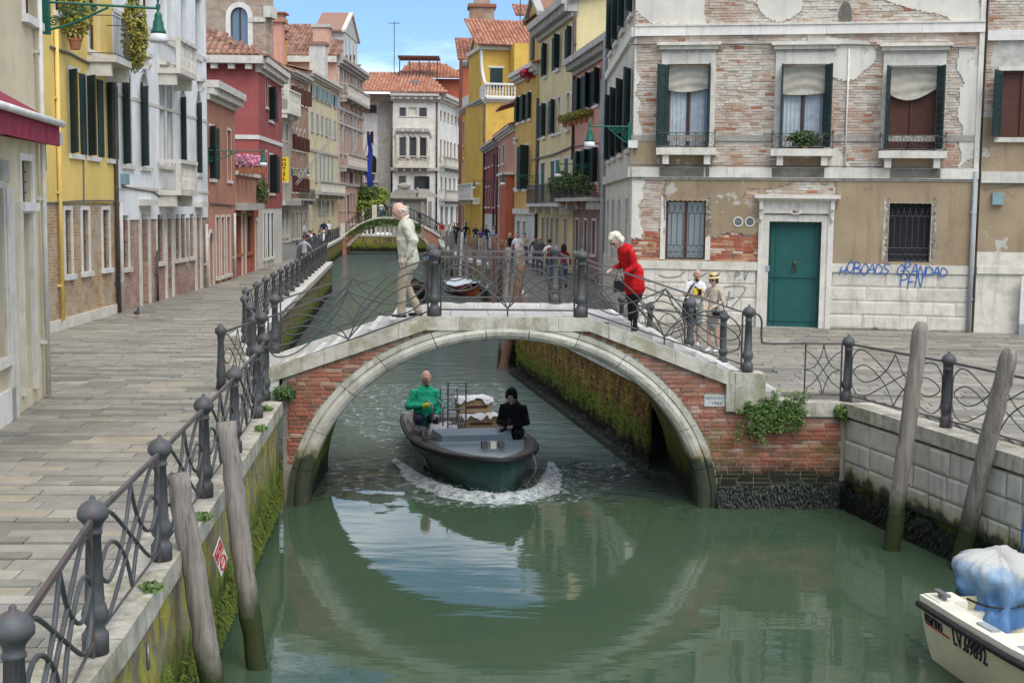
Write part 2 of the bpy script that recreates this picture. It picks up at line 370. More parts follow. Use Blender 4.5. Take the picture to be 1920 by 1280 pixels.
iron('iron'); iron('rail_iron', (.050, .044, .042), .75); iron('iron_thin', (.045, .045, .045), .3)
brickmat('brick_red', [(4, (.34, .12, .075)), (3, (.29, .10, .065)), (2, (.38, .16, .10)), (1.2, (.21, .09, .06)), (1.1, (.40, .24, .18))], moss=.65, lowz=.78)
brickmat('brick_quay', [(4, (.27, .11, .055)), (3, (.20, .10, .05)), (2, (.30, .17, .08))], moss=.7)
mt('mortar', (.30, .25, .19), .3, 5); mt('mortar_pale', (.50, .47, .41), .3, 5)
quaywall('quay_left', (.36, .31, .22), .9); quaywall('quay_stone', (.22, .20, .15), .4); quaywall('quay_far', (.22, .17, .11), .5)
wood('pole_wood', (.23, .20, .17), moss_z=.75); wood('bricole', (.22, .12, .08)); wood('pole_grey', (.20, .19, .175))
def watermat():
    s = NT('water'); v = s.pos(); x = s.add('SeparateXYZ'); s.lk(s.add('NewGeometry').outputs['Position'], x.inputs[0])
    n1 = s.noise(s.pos((.5, 1.6, 1)), 1.0, 3, .5); n2 = s.noise(s.pos((1.0, 1.7, 1)), 3.2, 5, .6); n3 = s.noise(s.pos((1, 1.4, 1)), 1.3, 6, .62)
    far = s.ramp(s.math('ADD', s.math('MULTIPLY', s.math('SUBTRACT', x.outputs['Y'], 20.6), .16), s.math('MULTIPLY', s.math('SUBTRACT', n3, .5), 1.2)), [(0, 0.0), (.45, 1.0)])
    calm = s.math('ADD', s.math('MULTIPLY', n1, .006), s.math('MULTIPLY', n2, .0006))
    rough_ = s.math('ADD', s.math('MULTIPLY', n3, .50), s.math('MULTIPLY', n2, .12))
    h = s.mix(far, calm, rough_); b = s.add('Bump'); b.inputs['Strength'].default_value = 1; b.inputs['Distance'].default_value = 1
    s.lk(h, b.inputs['Height']); s.lk(b.outputs[0], s.b.inputs['Normal'])
    c = s.mix(s.ramp(s.noise(v, .35, 4), [(.35, 0.0), (.65, 1.0)]), (.042, .074, .042), (.056, .084, .050)); c = s.mix(far, c, (.085, .125, .110))  # paler base colour beyond the bridge paints in reflected sky and foam
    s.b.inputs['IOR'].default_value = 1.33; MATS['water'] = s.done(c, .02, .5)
watermat()
# --- ground sheets
LE = [(-1.7, -12), (-2.69, 8.76), (-3.56, 20.05), (-4.25, 23.3), (-5.93, 30.1), (-9.85, 71.3), (-11.5, 71.6), (-13.74, 95), (-16.75, 129), (-18.4, 150)]
RE = [(9.3, 3.0), (6.34, 15.91), (5.28, 20.39), (3.4, 20.3), (2.45, 23.3), (1.67, 28.5), (.56, 33.05), (.09, 36.8), (-.16, 62), (-1.6, 71.5), (-3.4, 81.3), (-5.8, 105), (-7.2, 126), (-7.4, 150)]
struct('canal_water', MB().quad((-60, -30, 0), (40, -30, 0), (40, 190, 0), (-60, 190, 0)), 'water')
struct('canal_bed', MB().quad((-60, -30, -1.6), (40, -30, -1.6), (40, 190, -1.6), (-60, 190, -1.6)), 'earth')
def ground(name, pts, z): mb = MB(); mb.prismz(pts, z-.5, z); return struct(name, mb, 'joint')
GZ = QZ-.03
inl = [(x-.3, y) for x, y in LE]; inr = [(x+.3, y+(.45 if 20.2 < y < 20.5 else 0)) for x, y in RE]
left_ground = ground('pavement', inl+[(-40, 190), (-40, -12)], GZ)
right_ground = ground('pavement', [(60, 3), (60, 190), (-7.1, 190)]+list(reversed(inr)), GZ)
struct('terrain', MB().quad((-900, 186, 1.2), (900, 186, 1.2), (900, 1500, 1.2), (-900, 1500, 1.2)), 'earth')
struct('terrain', MB().quad((-900, -400, 1.0), (-40, -400, 1.0), (-40, 190, 1.0), (-900, 190, 1.0)), 'earth')
struct('terrain', MB().quad((59, -400, 1.0), (900, -400, 1.0), (900, 190, 1.0), (59, 190, 1.0)), 'earth')
def edge_x(poly, y):
    for (x0, y0), (x1, y1) in zip(poly, poly[1:]):
        if min(y0, y1) <= y <= max(y0, y1) and y0 != y1: return lerp(x0, x1, (y-y0)/(y1-y0))
    return poly[-1][0]
def pave(parent, rows, keep, m='slab', top=QZ, g=rnd):
    me = unitslab(m); mb = MB(); n = 0
    for u0, u1, y, d, sk, lo, hi in rows:
        x = u0-g.uniform(0, hi)
        while x < u1:
            l = g.uniform(lo, hi); a, b = max(x, u0), min(x+l, u1)
            if b-a > .08:
                cx = (a+b)/2; cy = y+sk*(cx-u1); dz = g.uniform(-.004, .004)
                if n < keep: put('paving_slab', me, parent, None, (cx, cy, top-.02+dz), math.atan(sk), (b-a-.010, d-.010, .04)); n += 1
                else: mb.box((cx, cy, top-.02+dz), (b-a-.012, d-.012, .04), math.atan(sk))
            x += l
    if mb.v: mb.build('paving', m, parent, kind='stuff')
def unitslab(m):
    if ('s', m) not in UNIT:
        e = .012; UNIT[('s', m)] = MB().add([(-.5, -.5, -.5), (.5, -.5, -.5), (.5, .5, -.5), (-.5, .5, -.5), (-.5, -.5, .4), (.5, -.5, .4), (.5, .5, .4), (-.5, .5, .4), (-.5+e, -.5+e, .5), (.5-e, -.5+e, .5), (.5-e, .5-e, .5), (-.5+e, .5-e, .5)],
            [(i, (i+1) % 4, 4+(i+1) % 4, 4+i) for i in range(4)]+[(4+i, 4+(i+1) % 4, 8+(i+1) % 4, 8+i) for i in range(4)]+[(8, 9, 10, 11)]).mesh('paving_slab', m)
    return UNIT[('s', m)]
from mathutils import noise as mnz
rows = []; y = 5.6
while y < 75:
    d = rnd.choice((.20, .24, .27, .30, .34)) if y < 48 else .6
    xl = -7.2 if y < 15 else (-8.5 if y < 20.4 else -11.3-.02*(y-30)); xl = min(xl, -6.9) if y < 20.3 else xl-.5
    rows.append((max(xl, -.42*y-.6), edge_x(LE, y)-.36, y, d, .055, .45, 1.1)); y += d
pave(left_ground, rows, 300)
rows = []; y = 9.0
while y < 20.6: d = rnd.choice((.3, .36, .42)); rows.append((edge_x(RE, y)+.45, 14.5, y, d, -.10, .45, 1.0)); y += d
near_rows = rows; rows = []; y = 20.9
while y < 34.6:
    d = rnd.choice((.3, .36, .42)); rows.append((edge_x(RE, y)+.4 if y < 23.2 or y > 24 else 5.0, 14.5, y, d, -.10, .45, 1.0)); y += d
rows = [(max(a, 4.2) if c < 23.6 else a, b, c, d, s, lo, hi) for a, b, c, d, s, lo, hi in rows]
pave(right_ground, rows, 240); pave(right_ground, near_rows[::-1], 60)
# --- canal walls (things) with coping stones
def quay(A, B, m, label, cop='coping', zt=QZ+.015, w=.42, step=1.5, th=.2, z0=-1.2, copname='coping_stone', single=False):
    t = thing('quay_wall', label, 'wall', (A[0], A[1], 0), rotz(A, B)); Ln = dist(A, B); mb = MB(); n = max(2, int(Ln/.25)); g = random.Random(int(Ln*100))
    zs = [z0, -.1, .15, .4, .65, .9, 1.15, zt-th]; vs = [(Ln*i/n, .05+g.uniform(-.02, .02) if 0 < i < n else .05, z) for z in zs for i in range(n+1)]
    mb.add(vs, [(j*(n+1)+i, j*(n+1)+i+1, (j+1)*(n+1)+i+1, (j+1)*(n+1)+i) for j in range(len(zs)-1) for i in range(n)]); mb.build('wall_face', m, t, True)
    x = 0
    while x < Ln-.05:
        l = min(step*g.uniform(.75, 1.25), Ln-x); l = Ln-x if Ln-x-l < .4 else l; c = MB(); c.bb(x+.004, x+l-.004, -.03+g.uniform(-.008, .008), w, zt-th, zt+g.uniform(-.006, .006)); c.build(copname, cop, t); x += l
    return t
q1 = quay((-1.7, -12), LE[1], 'quay_left', 'near end of mossy canal wall in the lower left corner')
q2 = quay(LE[1], LE[2], 'quay_left', 'mossy yellow-green canal wall below the left railing, short of the bridge')
quay(LE[3], LE[4], 'quay_far', 'short canal wall just behind the bridge on the left', 'coping_clean')
quay(LE[4], LE[5], 'quay_far', 'long green canal wall with white coping on the left beyond the bridge', 'coping_clean', w=.6)
quay(LE[5], LE[6], 'quay_far', 'end face where the left quay steps back', 'coping_clean')
quay(LE[6], LE[7], 'quay_far', 'canal wall set back behind the railing corner on the left', 'coping_clean')
quay(LE[7], LE[8], 'quay_far', 'far canal wall running up to the small second bridge', 'coping_clean')
quay(LE[8], LE[9], 'quay_far', 'canal wall hidden behind the second bridge on the left', 'coping_clean')
qr = quay(RE[2], RE[1], 'quay_stone', 'stone block canal wall on the right with dark weed at the waterline')
qn = quay(RE[1], RE[0], 'quay_stone', 'near end of stone block canal wall at the right edge')
for t, A, B in ((qr, RE[2], RE[1]), (qn, RE[1], RE[0])):
    Ln = dist(A, B); g = random.Random(5); face = [c for c in t.children if c.name.startswith('wall_face')][0]
    pc = courses(0, Ln, .42, QZ-.2, lambda u, z: True, .62, .335, .014, g, lenvar=.9); lay(pc, 'block', face, 'stone_block', .04, .06, .03, 300, None, g, .3)
qb = quay(RE[7], RE[4], 'quay_far', 'brick canal wall under the arch, green below and red above', 'coping_clean')
Ln = dist(RE[7], RE[4]); face = [c for c in qb.children if c.name.startswith('wall_face')][0]
# the wall under the arch bends with the canal: laid as straight courses on the chord
pc = courses(0, Ln, .25, QZ-.2, lambda u, z: True, .26, .078, .016); MATS['brick_quay2'] = None
quaywall('brick_quay2', (.26, .11, .055), .55); lay(pc, 'brick_quay2', face, 'brick', .035, .05, .045, 300, lambda p: abs(p[0]-Ln*.55))
for i in range(7, 12): quay(RE[i+1], RE[i], 'quay_far', ['canal wall along the right quay with moored boats', 'canal wall bend below the mooring poles on the right', 'canal wall near the far mooring poles on the right', 'canal wall below the far group of walkers', 'canal wall by the far right landing of the second bridge'][i-7], 'coping_clean')
# weed fringes at the waterline
leafmat('weed', (.006, .008, .005), (.014, .019, .011), (.04, .05, .034)); leafmat('ivy', (.05, .09, .02), (.10, .17, .04), (.16, .22, .06)); leafmat('moss', (.09, .13, .015), (.20, .25, .035))
def weeds(name, A, B, z0, z1, n, size, m, off=.03):
    mb = MB(); a = Vector((A[0], A[1], 0)); b = Vector((B[0], B[1], 0)); d = (b-a).normalized(); o = Vector((d.y, -d.x, 0))
    for _ in range(n):
        p = a.lerp(b, rnd.random()); hh = .55+.9*abs(mnz.noise(Vector((p.x*1.7, p.y*1.7, 3)))); p.z = z0+(z1-z0)*hh*rnd.random()**1.6; p += o*rnd.uniform(0, off); q = size*rnd.uniform(.5, 1.3); w = d*q*.3; dn = Vector((rnd.gauss(0, .3), rnd.gauss(0, .3), -1)).normalized()*q+o*q*.35
        mb.quad(p-w, p+w, p+w*.5+dn, p-w*.5+dn)
    return mb.build(name, m, None, kind='stuff')
tag(weeds('weed', (3.25, 20.22), RE[2], .02, .50, 5200, .045, 'weed', .08), 'dark weed hanging on brick abutment at the waterline', 'weed')
tag(weeds('weed', RE[2], RE[1], .0, .52, 7500, .045, 'weed', .10), 'dark weed hanging on the right stone wall at the waterline', 'weed')
tag(weeds('moss', LE[1], LE[2], .1, .95, 14000, .030, 'moss', .04), 'green moss tufts on the left canal wall', 'moss')
tag(weeds('weed', (-.0, 36.8), (2.45, 22.4), .0, .4, 5000, .05, 'weed', .08), 'brown weed on the wall under the arch', 'weed')

# ------------------------------------------------------------------ main bridge
BR = thing('stone_footbridge', 'brick and white stone arched footbridge crossing the middle of the canal', 'bridge', (0, 20.2, 0), R(2.2))
CX, EA, EH, IA, IH, BW = -.1, 3.38, 2.90, 3.05, 2.63, 3.0
def ext(x):
    q = (x-CX)/EA; return EH*math.sqrt(1-q*q) if abs(q) < 1 else -1.
def T(x):
    if x < -1.35: return 2.98+(x+1.35)*.347
    return 2.98 if x < 1.2 else 2.98-(x-1.2)*.375
def side(x): return x <= 3.95
def wall_top(x): return T(x)-.2 if x < 3.55 else (1.56 if x < 3.95 else QZ-.2)
SPS = []
for yy, nm in ((0.0, 'spandrel_wall'), (BW, 'spandrel_wall')):
    mb = MB(); x = -3.55
    while x < 5.3:
        x2 = min(x+.08, 5.3); a, b = max(ext(x), -.8), max(ext(x2), -.8); p = [(x, yy, a), (x2, yy, b), (x2, yy, wall_top(x2)), (x, yy, wall_top(x))]
        if yy and x > 2.3: break
        if p[2][2] > b or p[3][2] > a: mb.quad(*(p if not yy else p[::-1]))
        x = x2
    fs = mb.f; cut = [i for i in range(len(fs)) if mb.v[fs[i][0]][0] > 0]      # left and right of the crown: two walls
    for half in (0, 1):
        h = MB()
        for i, q in enumerate(fs):
            if (mb.v[q[0]][0] > CX) == bool(half): h.quad(*[mb.v[j] for j in q])
        sp = h.build(nm, 'mortar', BR)
        if not yy: SPS.append(sp)
pc = courses(-3.48, 5.22, .12, 2.8, lambda u, z: z+.03 < wall_top(u) and z-.02 > ext(u) and not (3.03 < u < 3.41 and 1.58 < z < 1.79), .255, .068, .010)
for h in (0, 1): lay([p for p in pc if (p[0] > CX) == bool(h)], 'brick_red', SPS[h], 'brick', .014, .05, 0, 150, lambda p: 0 if p[1] > .5 and (p[0] < -1 or p[0] > 1) else 1)
SEC = [(1.0, .12), (1.0, -.05), (.72, -.05), (.70, -.028), (.66, -.028), (.62, -.07), (.45, -.095), (.25, -.085), (.08, -.05), (0, .0), (0, .40)]
js = [-4, 13, 27, 41, 56, 70, 83.5, 95.5, 110, 126, 139, 155, 168, 184]
for a, b in zip(js, js[1:]):
    mb = MB(); k = 7; vs = []; dy = rnd.uniform(-.012, .012)
    for i in range(k+1):
        th = R(lerp(a+.10, b-.10, i/k))
        for t, y in SEC: vs.append((CX+lerp(IA, EA, t)*math.cos(th), y+dy+rnd.uniform(-.004, .004), lerp(IH, EH, t)*math.sin(th)))
    n = len(SEC); mb.add(vs, [(i*n+j, i*n+j+1, (i+1)*n+j+1, (i+1)*n+j) for i in range(k) for j in range(n-1)]+[tuple(range(n-1, -1, -1)), tuple(k*n+j for j in range(n))]); mb.build('voussoir', 'voussoir', BR)
mb = MB(); k = 40; vs = [(CX+IA*math.cos(math.pi*i/k)*1.005, y, IH*math.sin(math.pi*i/k)*1.005+(-.6 if i in (0, k) else 0)) for y in (.38, BW) for i in range(k+1)]
mb.add(vs, [(i, i+1, k+2+i, k+1+i) for i in range(k)]); brickpaint('vault_brick', (.16, .10, .06), (.12, .085, .05), (.10, .09, .07)); mb.build('vault', 'quay_far', BR, True)
def coping_run(y0, y1, cuts, nm='coping_stone', m='coping', th=.21):
    for a, b in zip(cuts, cuts[1:]):
        a2, b2 = a+.003, b-.003; e = rnd.uniform(-.006, .006); mb = MB(); xs = [a2, b2]
        for q in (-1.35, 1.2):
            if a2 < q < b2: xs.insert(1, q)
        for p, q in zip(xs, xs[1:]):
            mb.hexa([(p, y0, T(p)-th), (q, y0, T(q)-th), (q, y1, T(q)-th), (p, y1, T(p)-th), (p, y0+.012, T(p)+e), (q, y0+.012, T(q)+e), (q, y1, T(q)+e), (p, y1, T(p)+e)])
        mb.build(nm, m, BR)
coping_run(-.075, .25, [-3.80, -2.9, -1.75, -.82, .72, 1.5, 2.55, 3.56])
coping_run(BW-.2, BW+.08, [-3.95, -2.8, -1.6, -.5, .6, 1.6, 2.5, 3.3], m='coping_clean')
mb = MB(); mb.bb(3.50, 3.97, -.10, .35, 1.53, 2.13); mb.bb(3.36, 3.50, -.085, .3, 1.53, 1.98); mb.build('end_pier', 'coping', BR)
mb = MB(); mb.bb(3.97, 4.42, -.05, .35, 1.45, 1.70); mb.build('coping_stone', 'coping', BR)
mb = MB(); mb.bb(4.43, 5.34, -.05, .35, 1.45, 1.67); mb.build('coping_stone', 'coping', BR)
mb = MB(); mb.bb(-4.1, -3.60, -.06, .3, QZ-.1, 1.98); mb.build('end_block', 'coping_clean', BR)
mb = MB(); mb.bb(-4.45, -3.7, BW-.25, BW+.12, QZ-.1, 2.06); mb.build('end_block', 'coping_clean', BR)
# stairs, deck, body under the deck
def step(x0, x1, z, nx):
    s = MB().bb(x0, x1, .25, BW-.2, z-.35, z).build('step', 'step_grey', BR); MB().bb(nx-.045, nx+.045, .252, BW-.202, z-.03, z+.006).build('nosing', 'coping_clean', s)
for i in range(8):
    z = QZ+.156*(i+1); x0 = -4.2+.325*i; step(x0, x0+.325, z, x0+.05)
    x1 = 4.3-.345*i; step(x1-.345, x1, z-.004, x1-.05)
dk_ = MB().bb(-1.60, 1.54, .25, BW-.2, 2.6, 2.885).build('deck', 'joint', BR)
for i in range(5):
    for j in range(4): MB().bb(-1.59+i*.625, -1.59+(i+1)*.625-.008, .255+j*.635, .255+(j+1)*.635-.008, 2.885, 2.905).build('deck_slab', 'step_grey', dk_)
# plaque
mt('plaque', (.50, .50, .47), .2, 6); mt('letter_grey', (.17, .17, .16), .1)
pl = MB().bb(3.03, 3.41, -.022, .02, 1.60, 1.78).build('plaque', 'plaque', BR)
text('RESTAURATO', .058, 'letter_grey', pl, mtx=Matrix.Translation((3.22, -.024, 1.735)) @ FRONT)
text('1984', .085, 'letter_grey', pl, mtx=Matrix.Translation((3.22, -.024, 1.65)) @ FRONT)
# ------------------------------------------------------------------ cast iron railings
PROF = [(.088, 0), (.088, .13), (.075, .145), (.055, .185), (.082, .225), (.09, .27), (.076, .32), (.062, .345), (.066, .37), (.064, .385), (.050, .80), (.060, .81), (.060, .825), (.050, .835), (.054, .865), (.082, .90), (.100, .92), (.102, .95), (.094, .98), (.070, 1.012), (.035, 1.032), (.018, 1.04), (.02, 1.055), (.006, 1.07)]
POST = MB().lathe(PROF, 24, flute=.13).mesh('post', 'iron', True); POST_LOW = MB().lathe(PROF[::2]+[PROF[-1]], 8).mesh('post', 'iron', True)
B_UP = [(.5, .02), (.44, .33), (.33, .62), (.22, .82), (.13, .87), (.05, .80), (.012, .63), (.04, .45), (.13, .36), (.24, .42), (.35, .62), (.44, .82), (.5, .97)]
B_DN = [(s, 1-t) for s, t in B_UP]
Q_S = [(.012, .45), (.015, .75), (.07, .92), (.14, .95), (.24, .86), (.5, .5), (.76, .14), (.86, .05), (.93, .08), (.985, .25), (.988, .55)]
Q_L = [(.5, .98), (.41, .66), (.27, .41), (.14, .34), (.03, .5), (.14, .66), (.27, .59), (.41, .34), (.5, .02)]
def mir(c, a, b): return [(1-s if a else s, 1-t if b else t) for s, t in c]
PAT = {'bridge': [B_UP, B_DN, mir(B_UP, 1, 0), mir(B_DN, 1, 0)], 'quay': [Q_S, mir(Q_S, 0, 1), Q_L, mir(Q_L, 1, 0)],
       'star': [[(.0, .5), (.25, .56), (.42, .76), (.5, 1)], [(.0, .5), (.25, .44), (.42, .24), (.5, 0)], [(1, .5), (.75, .56), (.58, .76), (.5, 1)], [(1, .5), (.75, .44), (.58, .24), (.5, 0)],
                [(0, .88), (.25, .75), (.5, .5), (.75, .25), (1, .12)], [(0, .12), (.25, .25), (.5, .5), (.75, .75), (1, .88)]],
       'arc': [[(.0, .1), (.12, .75), (.25, .95), (.38, .75), (.5, .1)], [(.5, .1), (.62, .75), (.75, .95), (.88, .75), (1, .1)], [(.25, .1), (.37, .75), (.5, .95), (.63, .75), (.75, .1)]]}
def panel(parent, P0, P1, kind='quay', lo=.10, hi=.90, br=.0095, k=5, n=6, leg=True, rail=.020, flat=2.0):
    P0, P1 = Vector(P0), Vector(P1); d = (P1-P0); hd = Vector((d.x, d.y, 0)).normalized()*.10; A, B = P0+hd, P1-hd; A.z = P0.z+d.z*.10/max(d.length, .1); B.z = P1.z-d.z*.10/max(d.length, .1)
    f = lambda s, t: A+(B-A)*s+Vector((0, 0, lo+(hi-lo)*t))
    mb = MB(); up = Vector((0, 0, hi+.015))
    rp = [P0+up, A+up, B+up, P1+up]; sd = Vector((-hd.y, hd.x, 0)).normalized()*rail
    for a, b in zip(rp, rp[1:]): mb.hexa([a-sd-Vector((0, 0, .014)), b-sd-Vector((0, 0, .014)), b+sd-Vector((0, 0, .014)), a+sd-Vector((0, 0, .014)), a-sd*.7+Vector((0, 0, .016)), b-sd*.7+Vector((0, 0, .016)), b+sd*.7+Vector((0, 0, .016)), a+sd*.7+Vector((0, 0, .016))])
    mb.tube([f(0, 0), f(1, 0)], .013, 4)
    for s in (0, 1):
        a = f(s, 0); a = Vector((a.x, a.y, a.z-lo)) if leg else a; mb.tube([a, f(s, 1)], .014, 4)
    if kind == 'bridge': mb.tube([f(.5, 0)-Vector((0, 0, lo)), f(.5, 0)], .013, 4)
    o = mb.build('panel', 'rail_iron', parent)
    for c in PAT[kind]: MB().tube([f(s, t) for s, t in [(p.x, p.y) for p in smooth([(a, b, 0) for a, b in c], k)]], br, n, False, flat if False else 1.0).build('scroll', 'iron', o, True)
    return o
def railing(label, pts, kind='quay', low=False, ends=(True, True), scale=1.0, k=5, n=6, br=.0095, group=None):
    t = thing('iron_railing', label, 'railing', (0, 0, 0), 0, group)
    for i, p in enumerate(pts):
        if (i == 0 and not ends[0]) or (i == len(pts)-1 and not ends[1]): continue
        put('post', POST_LOW if low else POST, t, None, p, 0, (scale, scale, scale))
    for a, b in zip(pts, pts[1:]): panel(t, a, b, kind, k=k, n=n, br=br)
    return t
def bw(x, y, z): v = Matrix.Rotation(R(2.2), 3, 'Z') @ Vector((x, y, z)); return (v.x, v.y+20.2, v.z)
railing('iron railing with scrolls on the near side of the bridge', [bw(-3.88, .12, 1.98), bw(-1.21, .1, 2.98), bw(1.07, .1, 2.98), bw(3.72, .1, 2.13)], 'bridge', k=7, br=.0125)
railing('iron railing with scrolls on the far side of the bridge', [bw(-4.08, BW-.06, 2.06), bw(-1.32, BW-.06, 2.98), bw(.86, BW-.06, 2.98), bw(3.30, BW-.06, 2.06)], 'bridge', k=6, br=.012)
ql = [(-2.38, 6.1), (-2.76, 8.48), (-2.94, 10.8), (-3.14, 13.2), (-3.35, 15.65), (-3.60, 18.3), (-3.80, 19.95)]
railing('nearest iron railing along the left quay below the shops', [(x, y, QZ+.02) for x, y in ql], 'quay', k=6, br=.016)
t = railing('iron railing on the right quay beside the green door campo', [bw(4.55, .15, QZ+.02), bw(5.33, .15, QZ+.02)], 'star', ends=(False, True))
S0, S1 = bw(3.72, .1, 2.13), bw(4.55, .15, QZ+.02)
MB().tube(smooth([(S0[0], S0[1], S0[2]+.92), (S0[0]+.12, S0[1], S0[2]+.92), (S0[0]+.2, S0[1], S0[2]+.82), (S0[0]+.21, S0[1], S0[2]+.52), (S0[0]+.3, S0[1], S1[2]+.92), (S1[0]+.1, S1[1], S1[2]+.92)], 5), .018, 6).build('rail_end', 'rail_iron', t, True)
qrp = [bw(5.33, .15, QZ+.02)]+[(lerp(5.45, 6.62, s)+.12, lerp(20.4, 15.5, s), QZ+.02) for s in (.46, .95)]+[(7.5, 12.8, QZ+.02)]
railing('iron railing stretching to the right edge above the stone block wall', qrp, 'quay', ends=(False, True))
lf = [(-4.55, 23.5)]+[(edge_x(LE, y)-.32, y) for y in (26, 28.5, 31, 33.5, 36, 38.5, 41, 43.5, 46, 48.5, 51, 53.5, 56, 58.5, 61, 63.5, 66, 68.5, 71)]
railing('iron railing running back along the left quay beyond the bridge', [(x, y, QZ+.02) for x, y in lf], 'quay', low=False, k=2, n=4)
lf2 = [(edge_x(LE, y)-.3, y, QZ+.02) for y in (72, 75, 78, 81, 84, 87, 90, 94, 98, 102, 106, 110, 114, 118, 122, 126)]
railing('far iron railing beside the café tables up to the second bridge', lf2, 'quay', low=True, k=1, n=3, br=.014)
railing('short iron railing turning from the bridge foot onto the left quay', [(-4.75, 21.2, QZ+.02), (-4.62, 23.2, QZ+.02)], 'quay', low=True, k=2)
rf = [(edge_x(RE, y)+.25, y, QZ+.02) for y in (24.5, 27, 29.5)]
railing('iron railing on the right quay behind the bridge by the couple', [(4.1, 25.2, QZ+.02), (2.9, 27.5, QZ+.02), (2.5, 29.8, QZ+.02)], 'arc', k=3)
# ------------------------------------------------------------------ wooden mooring poles
def pole(label, bot, top, r0, r1, m='pole_wood', group=None, cut=True):
    a, b = Vector(bot), Vector(top); n = 26; pts = [a.lerp(b, i/n)+Vector((rnd.gauss(0, .005), rnd.gauss(0, .005), 0)) for i in range(n+1)]; rs = [lerp(r0, r1, i/n)*rnd.uniform(.93, 1.06) for i in range(n+1)]
    if cut: d = (b-a).normalized(); pts += [b+d*.08, b+d*.14]; rs += [r1*.82, r1*.55]
    return tag(MB().tube(pts, rs, 12).build('mooring_pole', m, None, True), label, 'pole', group)
def water_top(px0, py0, px1, py1, dy=0):
    g0 = gz(px1, py1, 0); y = g0[1]; t0 = at_y(px0, py0, y+dy); d = Vector(t0)-Vector(g0); return tuple(Vector(g0)-d.normalized()*1.2), t0
b0, t0 = water_top(333, 888, 416, 1380, .1); pole('nearest wooden pole with flat top leaning on the left canal wall', b0, t0, .115, .10, cut=False)
MB_w = MB(); b0, t0 = water_top(424, 790, 482, 1250, .2); pole('taller wooden pole leaning left, just behind the nearest one', b0, t0, .115, .10, cut=False)
b0, t0 = water_top(1726, 622, 1672, 1030, 0); pole('left of two pointed wooden poles beside the right railing', b0, t0, .125, .11)
b0, t0 = water_top(1890, 672, 1797, 1066, -.75); pole('right of two pointed wooden poles, next to the white motorboat', b0, t0, .125, .11)
b0, t0 = water_top(985, 560, 958, 688, 0); pole('dark wooden pole standing in the water behind the arch crown', b0, t0, .14, .13)
# ================================================================== buildings
plaster('p_beige', (.62, .53, .36), .3); plaster('p_yellow', (.76, .55, .17), .10, streak=.15); plaster('p_white', (.80, .80, .77), .3, streak=.35); plaster('p_salmon', (.46, .22, .14), .35)
plaster('p_red', (.36, .10, .09), .25, streak=.25); plaster('p_grey', (.42, .39, .32), .4); plaster('p_cream', (.66, .59, .38), .4); plaster('p_pinkp', (.60, .36, .26), .4, .62, (.50, .47, .42))
plaster('p_cream2', (.68, .56, .30), .2, streak=.2); plaster('p_pink2', (.60, .31, .23), .2); plaster('p_mauve', (.28, .19, .17), .6, .6, (.40, .33, .28)); plaster('p_ochre', (.66, .42, .09), .2, streak=.3); plaster('p_ochre2', (.60, .38, .11), .3)
plaster('p_dred', (.26, .055, .06), .2); plaster('p_salmon2', (.50, .25, .17), .2); plaster('p_terra', (.42, .12, .065), .25); plaster('p_lime', (.62, .60, .52), .5, .58, (.46, .42, .35)); plaster('p_ivory', (.78, .75, .66), .3, streak=.35)
plaster('p_tan', (.35, .265, .165), .8, .63, (.46, .43, .37), .8); plaster('p_wash', (.66, .62, .53), .5, .60, (.50, .45, .38))
brickpaint('b_ochre', (.42, .24, .10), (.52, .36, .20), (.50, .44, .34)); brickpaint('b_rose', (.34, .15, .10), (.45, .27, .20), (.48, .42, .36)); brickpaint('b_tower', (.38, .24, .15), (.48, .36, .26), (.46, .42, .36)); brickpaint('b_far', (.34, .17, .10), (.42, .24, .15), (.40, .33, .26))
mt('sh_dark', (.022, .045, .043), .3, 6, .6); mt('sh_teal', (.02, .085, .085), .3, 6, .55); mt('sh_brown', (.10, .035, .025), .3, 6, .6); mt('sh_blue', (.22, .32, .33), .2, 6, .6); mt('door_teal', (.016, .095, .084), .12, 3, .5, bump=.08); mt('door_grey', (.22, .25, .27), .2, 4, .6)
mt('frame_white', (.68, .66, .61), .2, 4, .7); mt('frame_brown', (.10, .035, .022), .2, 6, .5); mt('frame_orange', (.35, .14, .04), .2, 6, .5); mt('curtain', (.50, .56, .60), .2, 6, .9); mt('blind', (.50, .46, .38), .2, 5, .9); mt('inside', (.020, .020, .022), .2, 3)
mt('zinc', (.32, .34, .35), .2, 4, .5); mt('pipe_brown', (.10, .07, .06), .3, 4, .6); mt('pipe_white', (.60, .58, .52), .2, 4, .6); mt('cable', (.18, .17, .16), .2, 6)
glass('glass_dark', (.045, .055, .06)); glass('glass_blue', (.12, .17, .22), .08); glass('glass_pale', (.20, .24, .25), .1)
stone('trim', (.68, .635, .545), stain=.5); stone('trim_dirty', (.49, .465, .41), stain=.75); stone('trim_clean', (.75, .715, .64), stain=.25)
def roofmat(name, cs, lichen=.3):
    s = NT(name); cc = s.ramp(s.rand(), [(i/(len(cs)-1), c) for i, c in enumerate(cs)]); v = s.pos(); cc = s.mix(s.ramp(s.noise(v, 1.4, 6, .7), [(.5, 0.0), (.66, lichen)]), cc, (.20, .18, .13)); MATS[name] = s.done(cc, .9, .2)
roofmat('tile', [(.20, .07, .045), (.33, .12, .07), (.42, .18, .10), (.30, .15, .10)]); roofmat('tile_new', [(.30, .12, .075), (.38, .165, .10), (.44, .23, .15)], .12); roofmat('tile_old', [(.16, .08, .055), (.26, .13, .09), (.34, .20, .14)], .45)
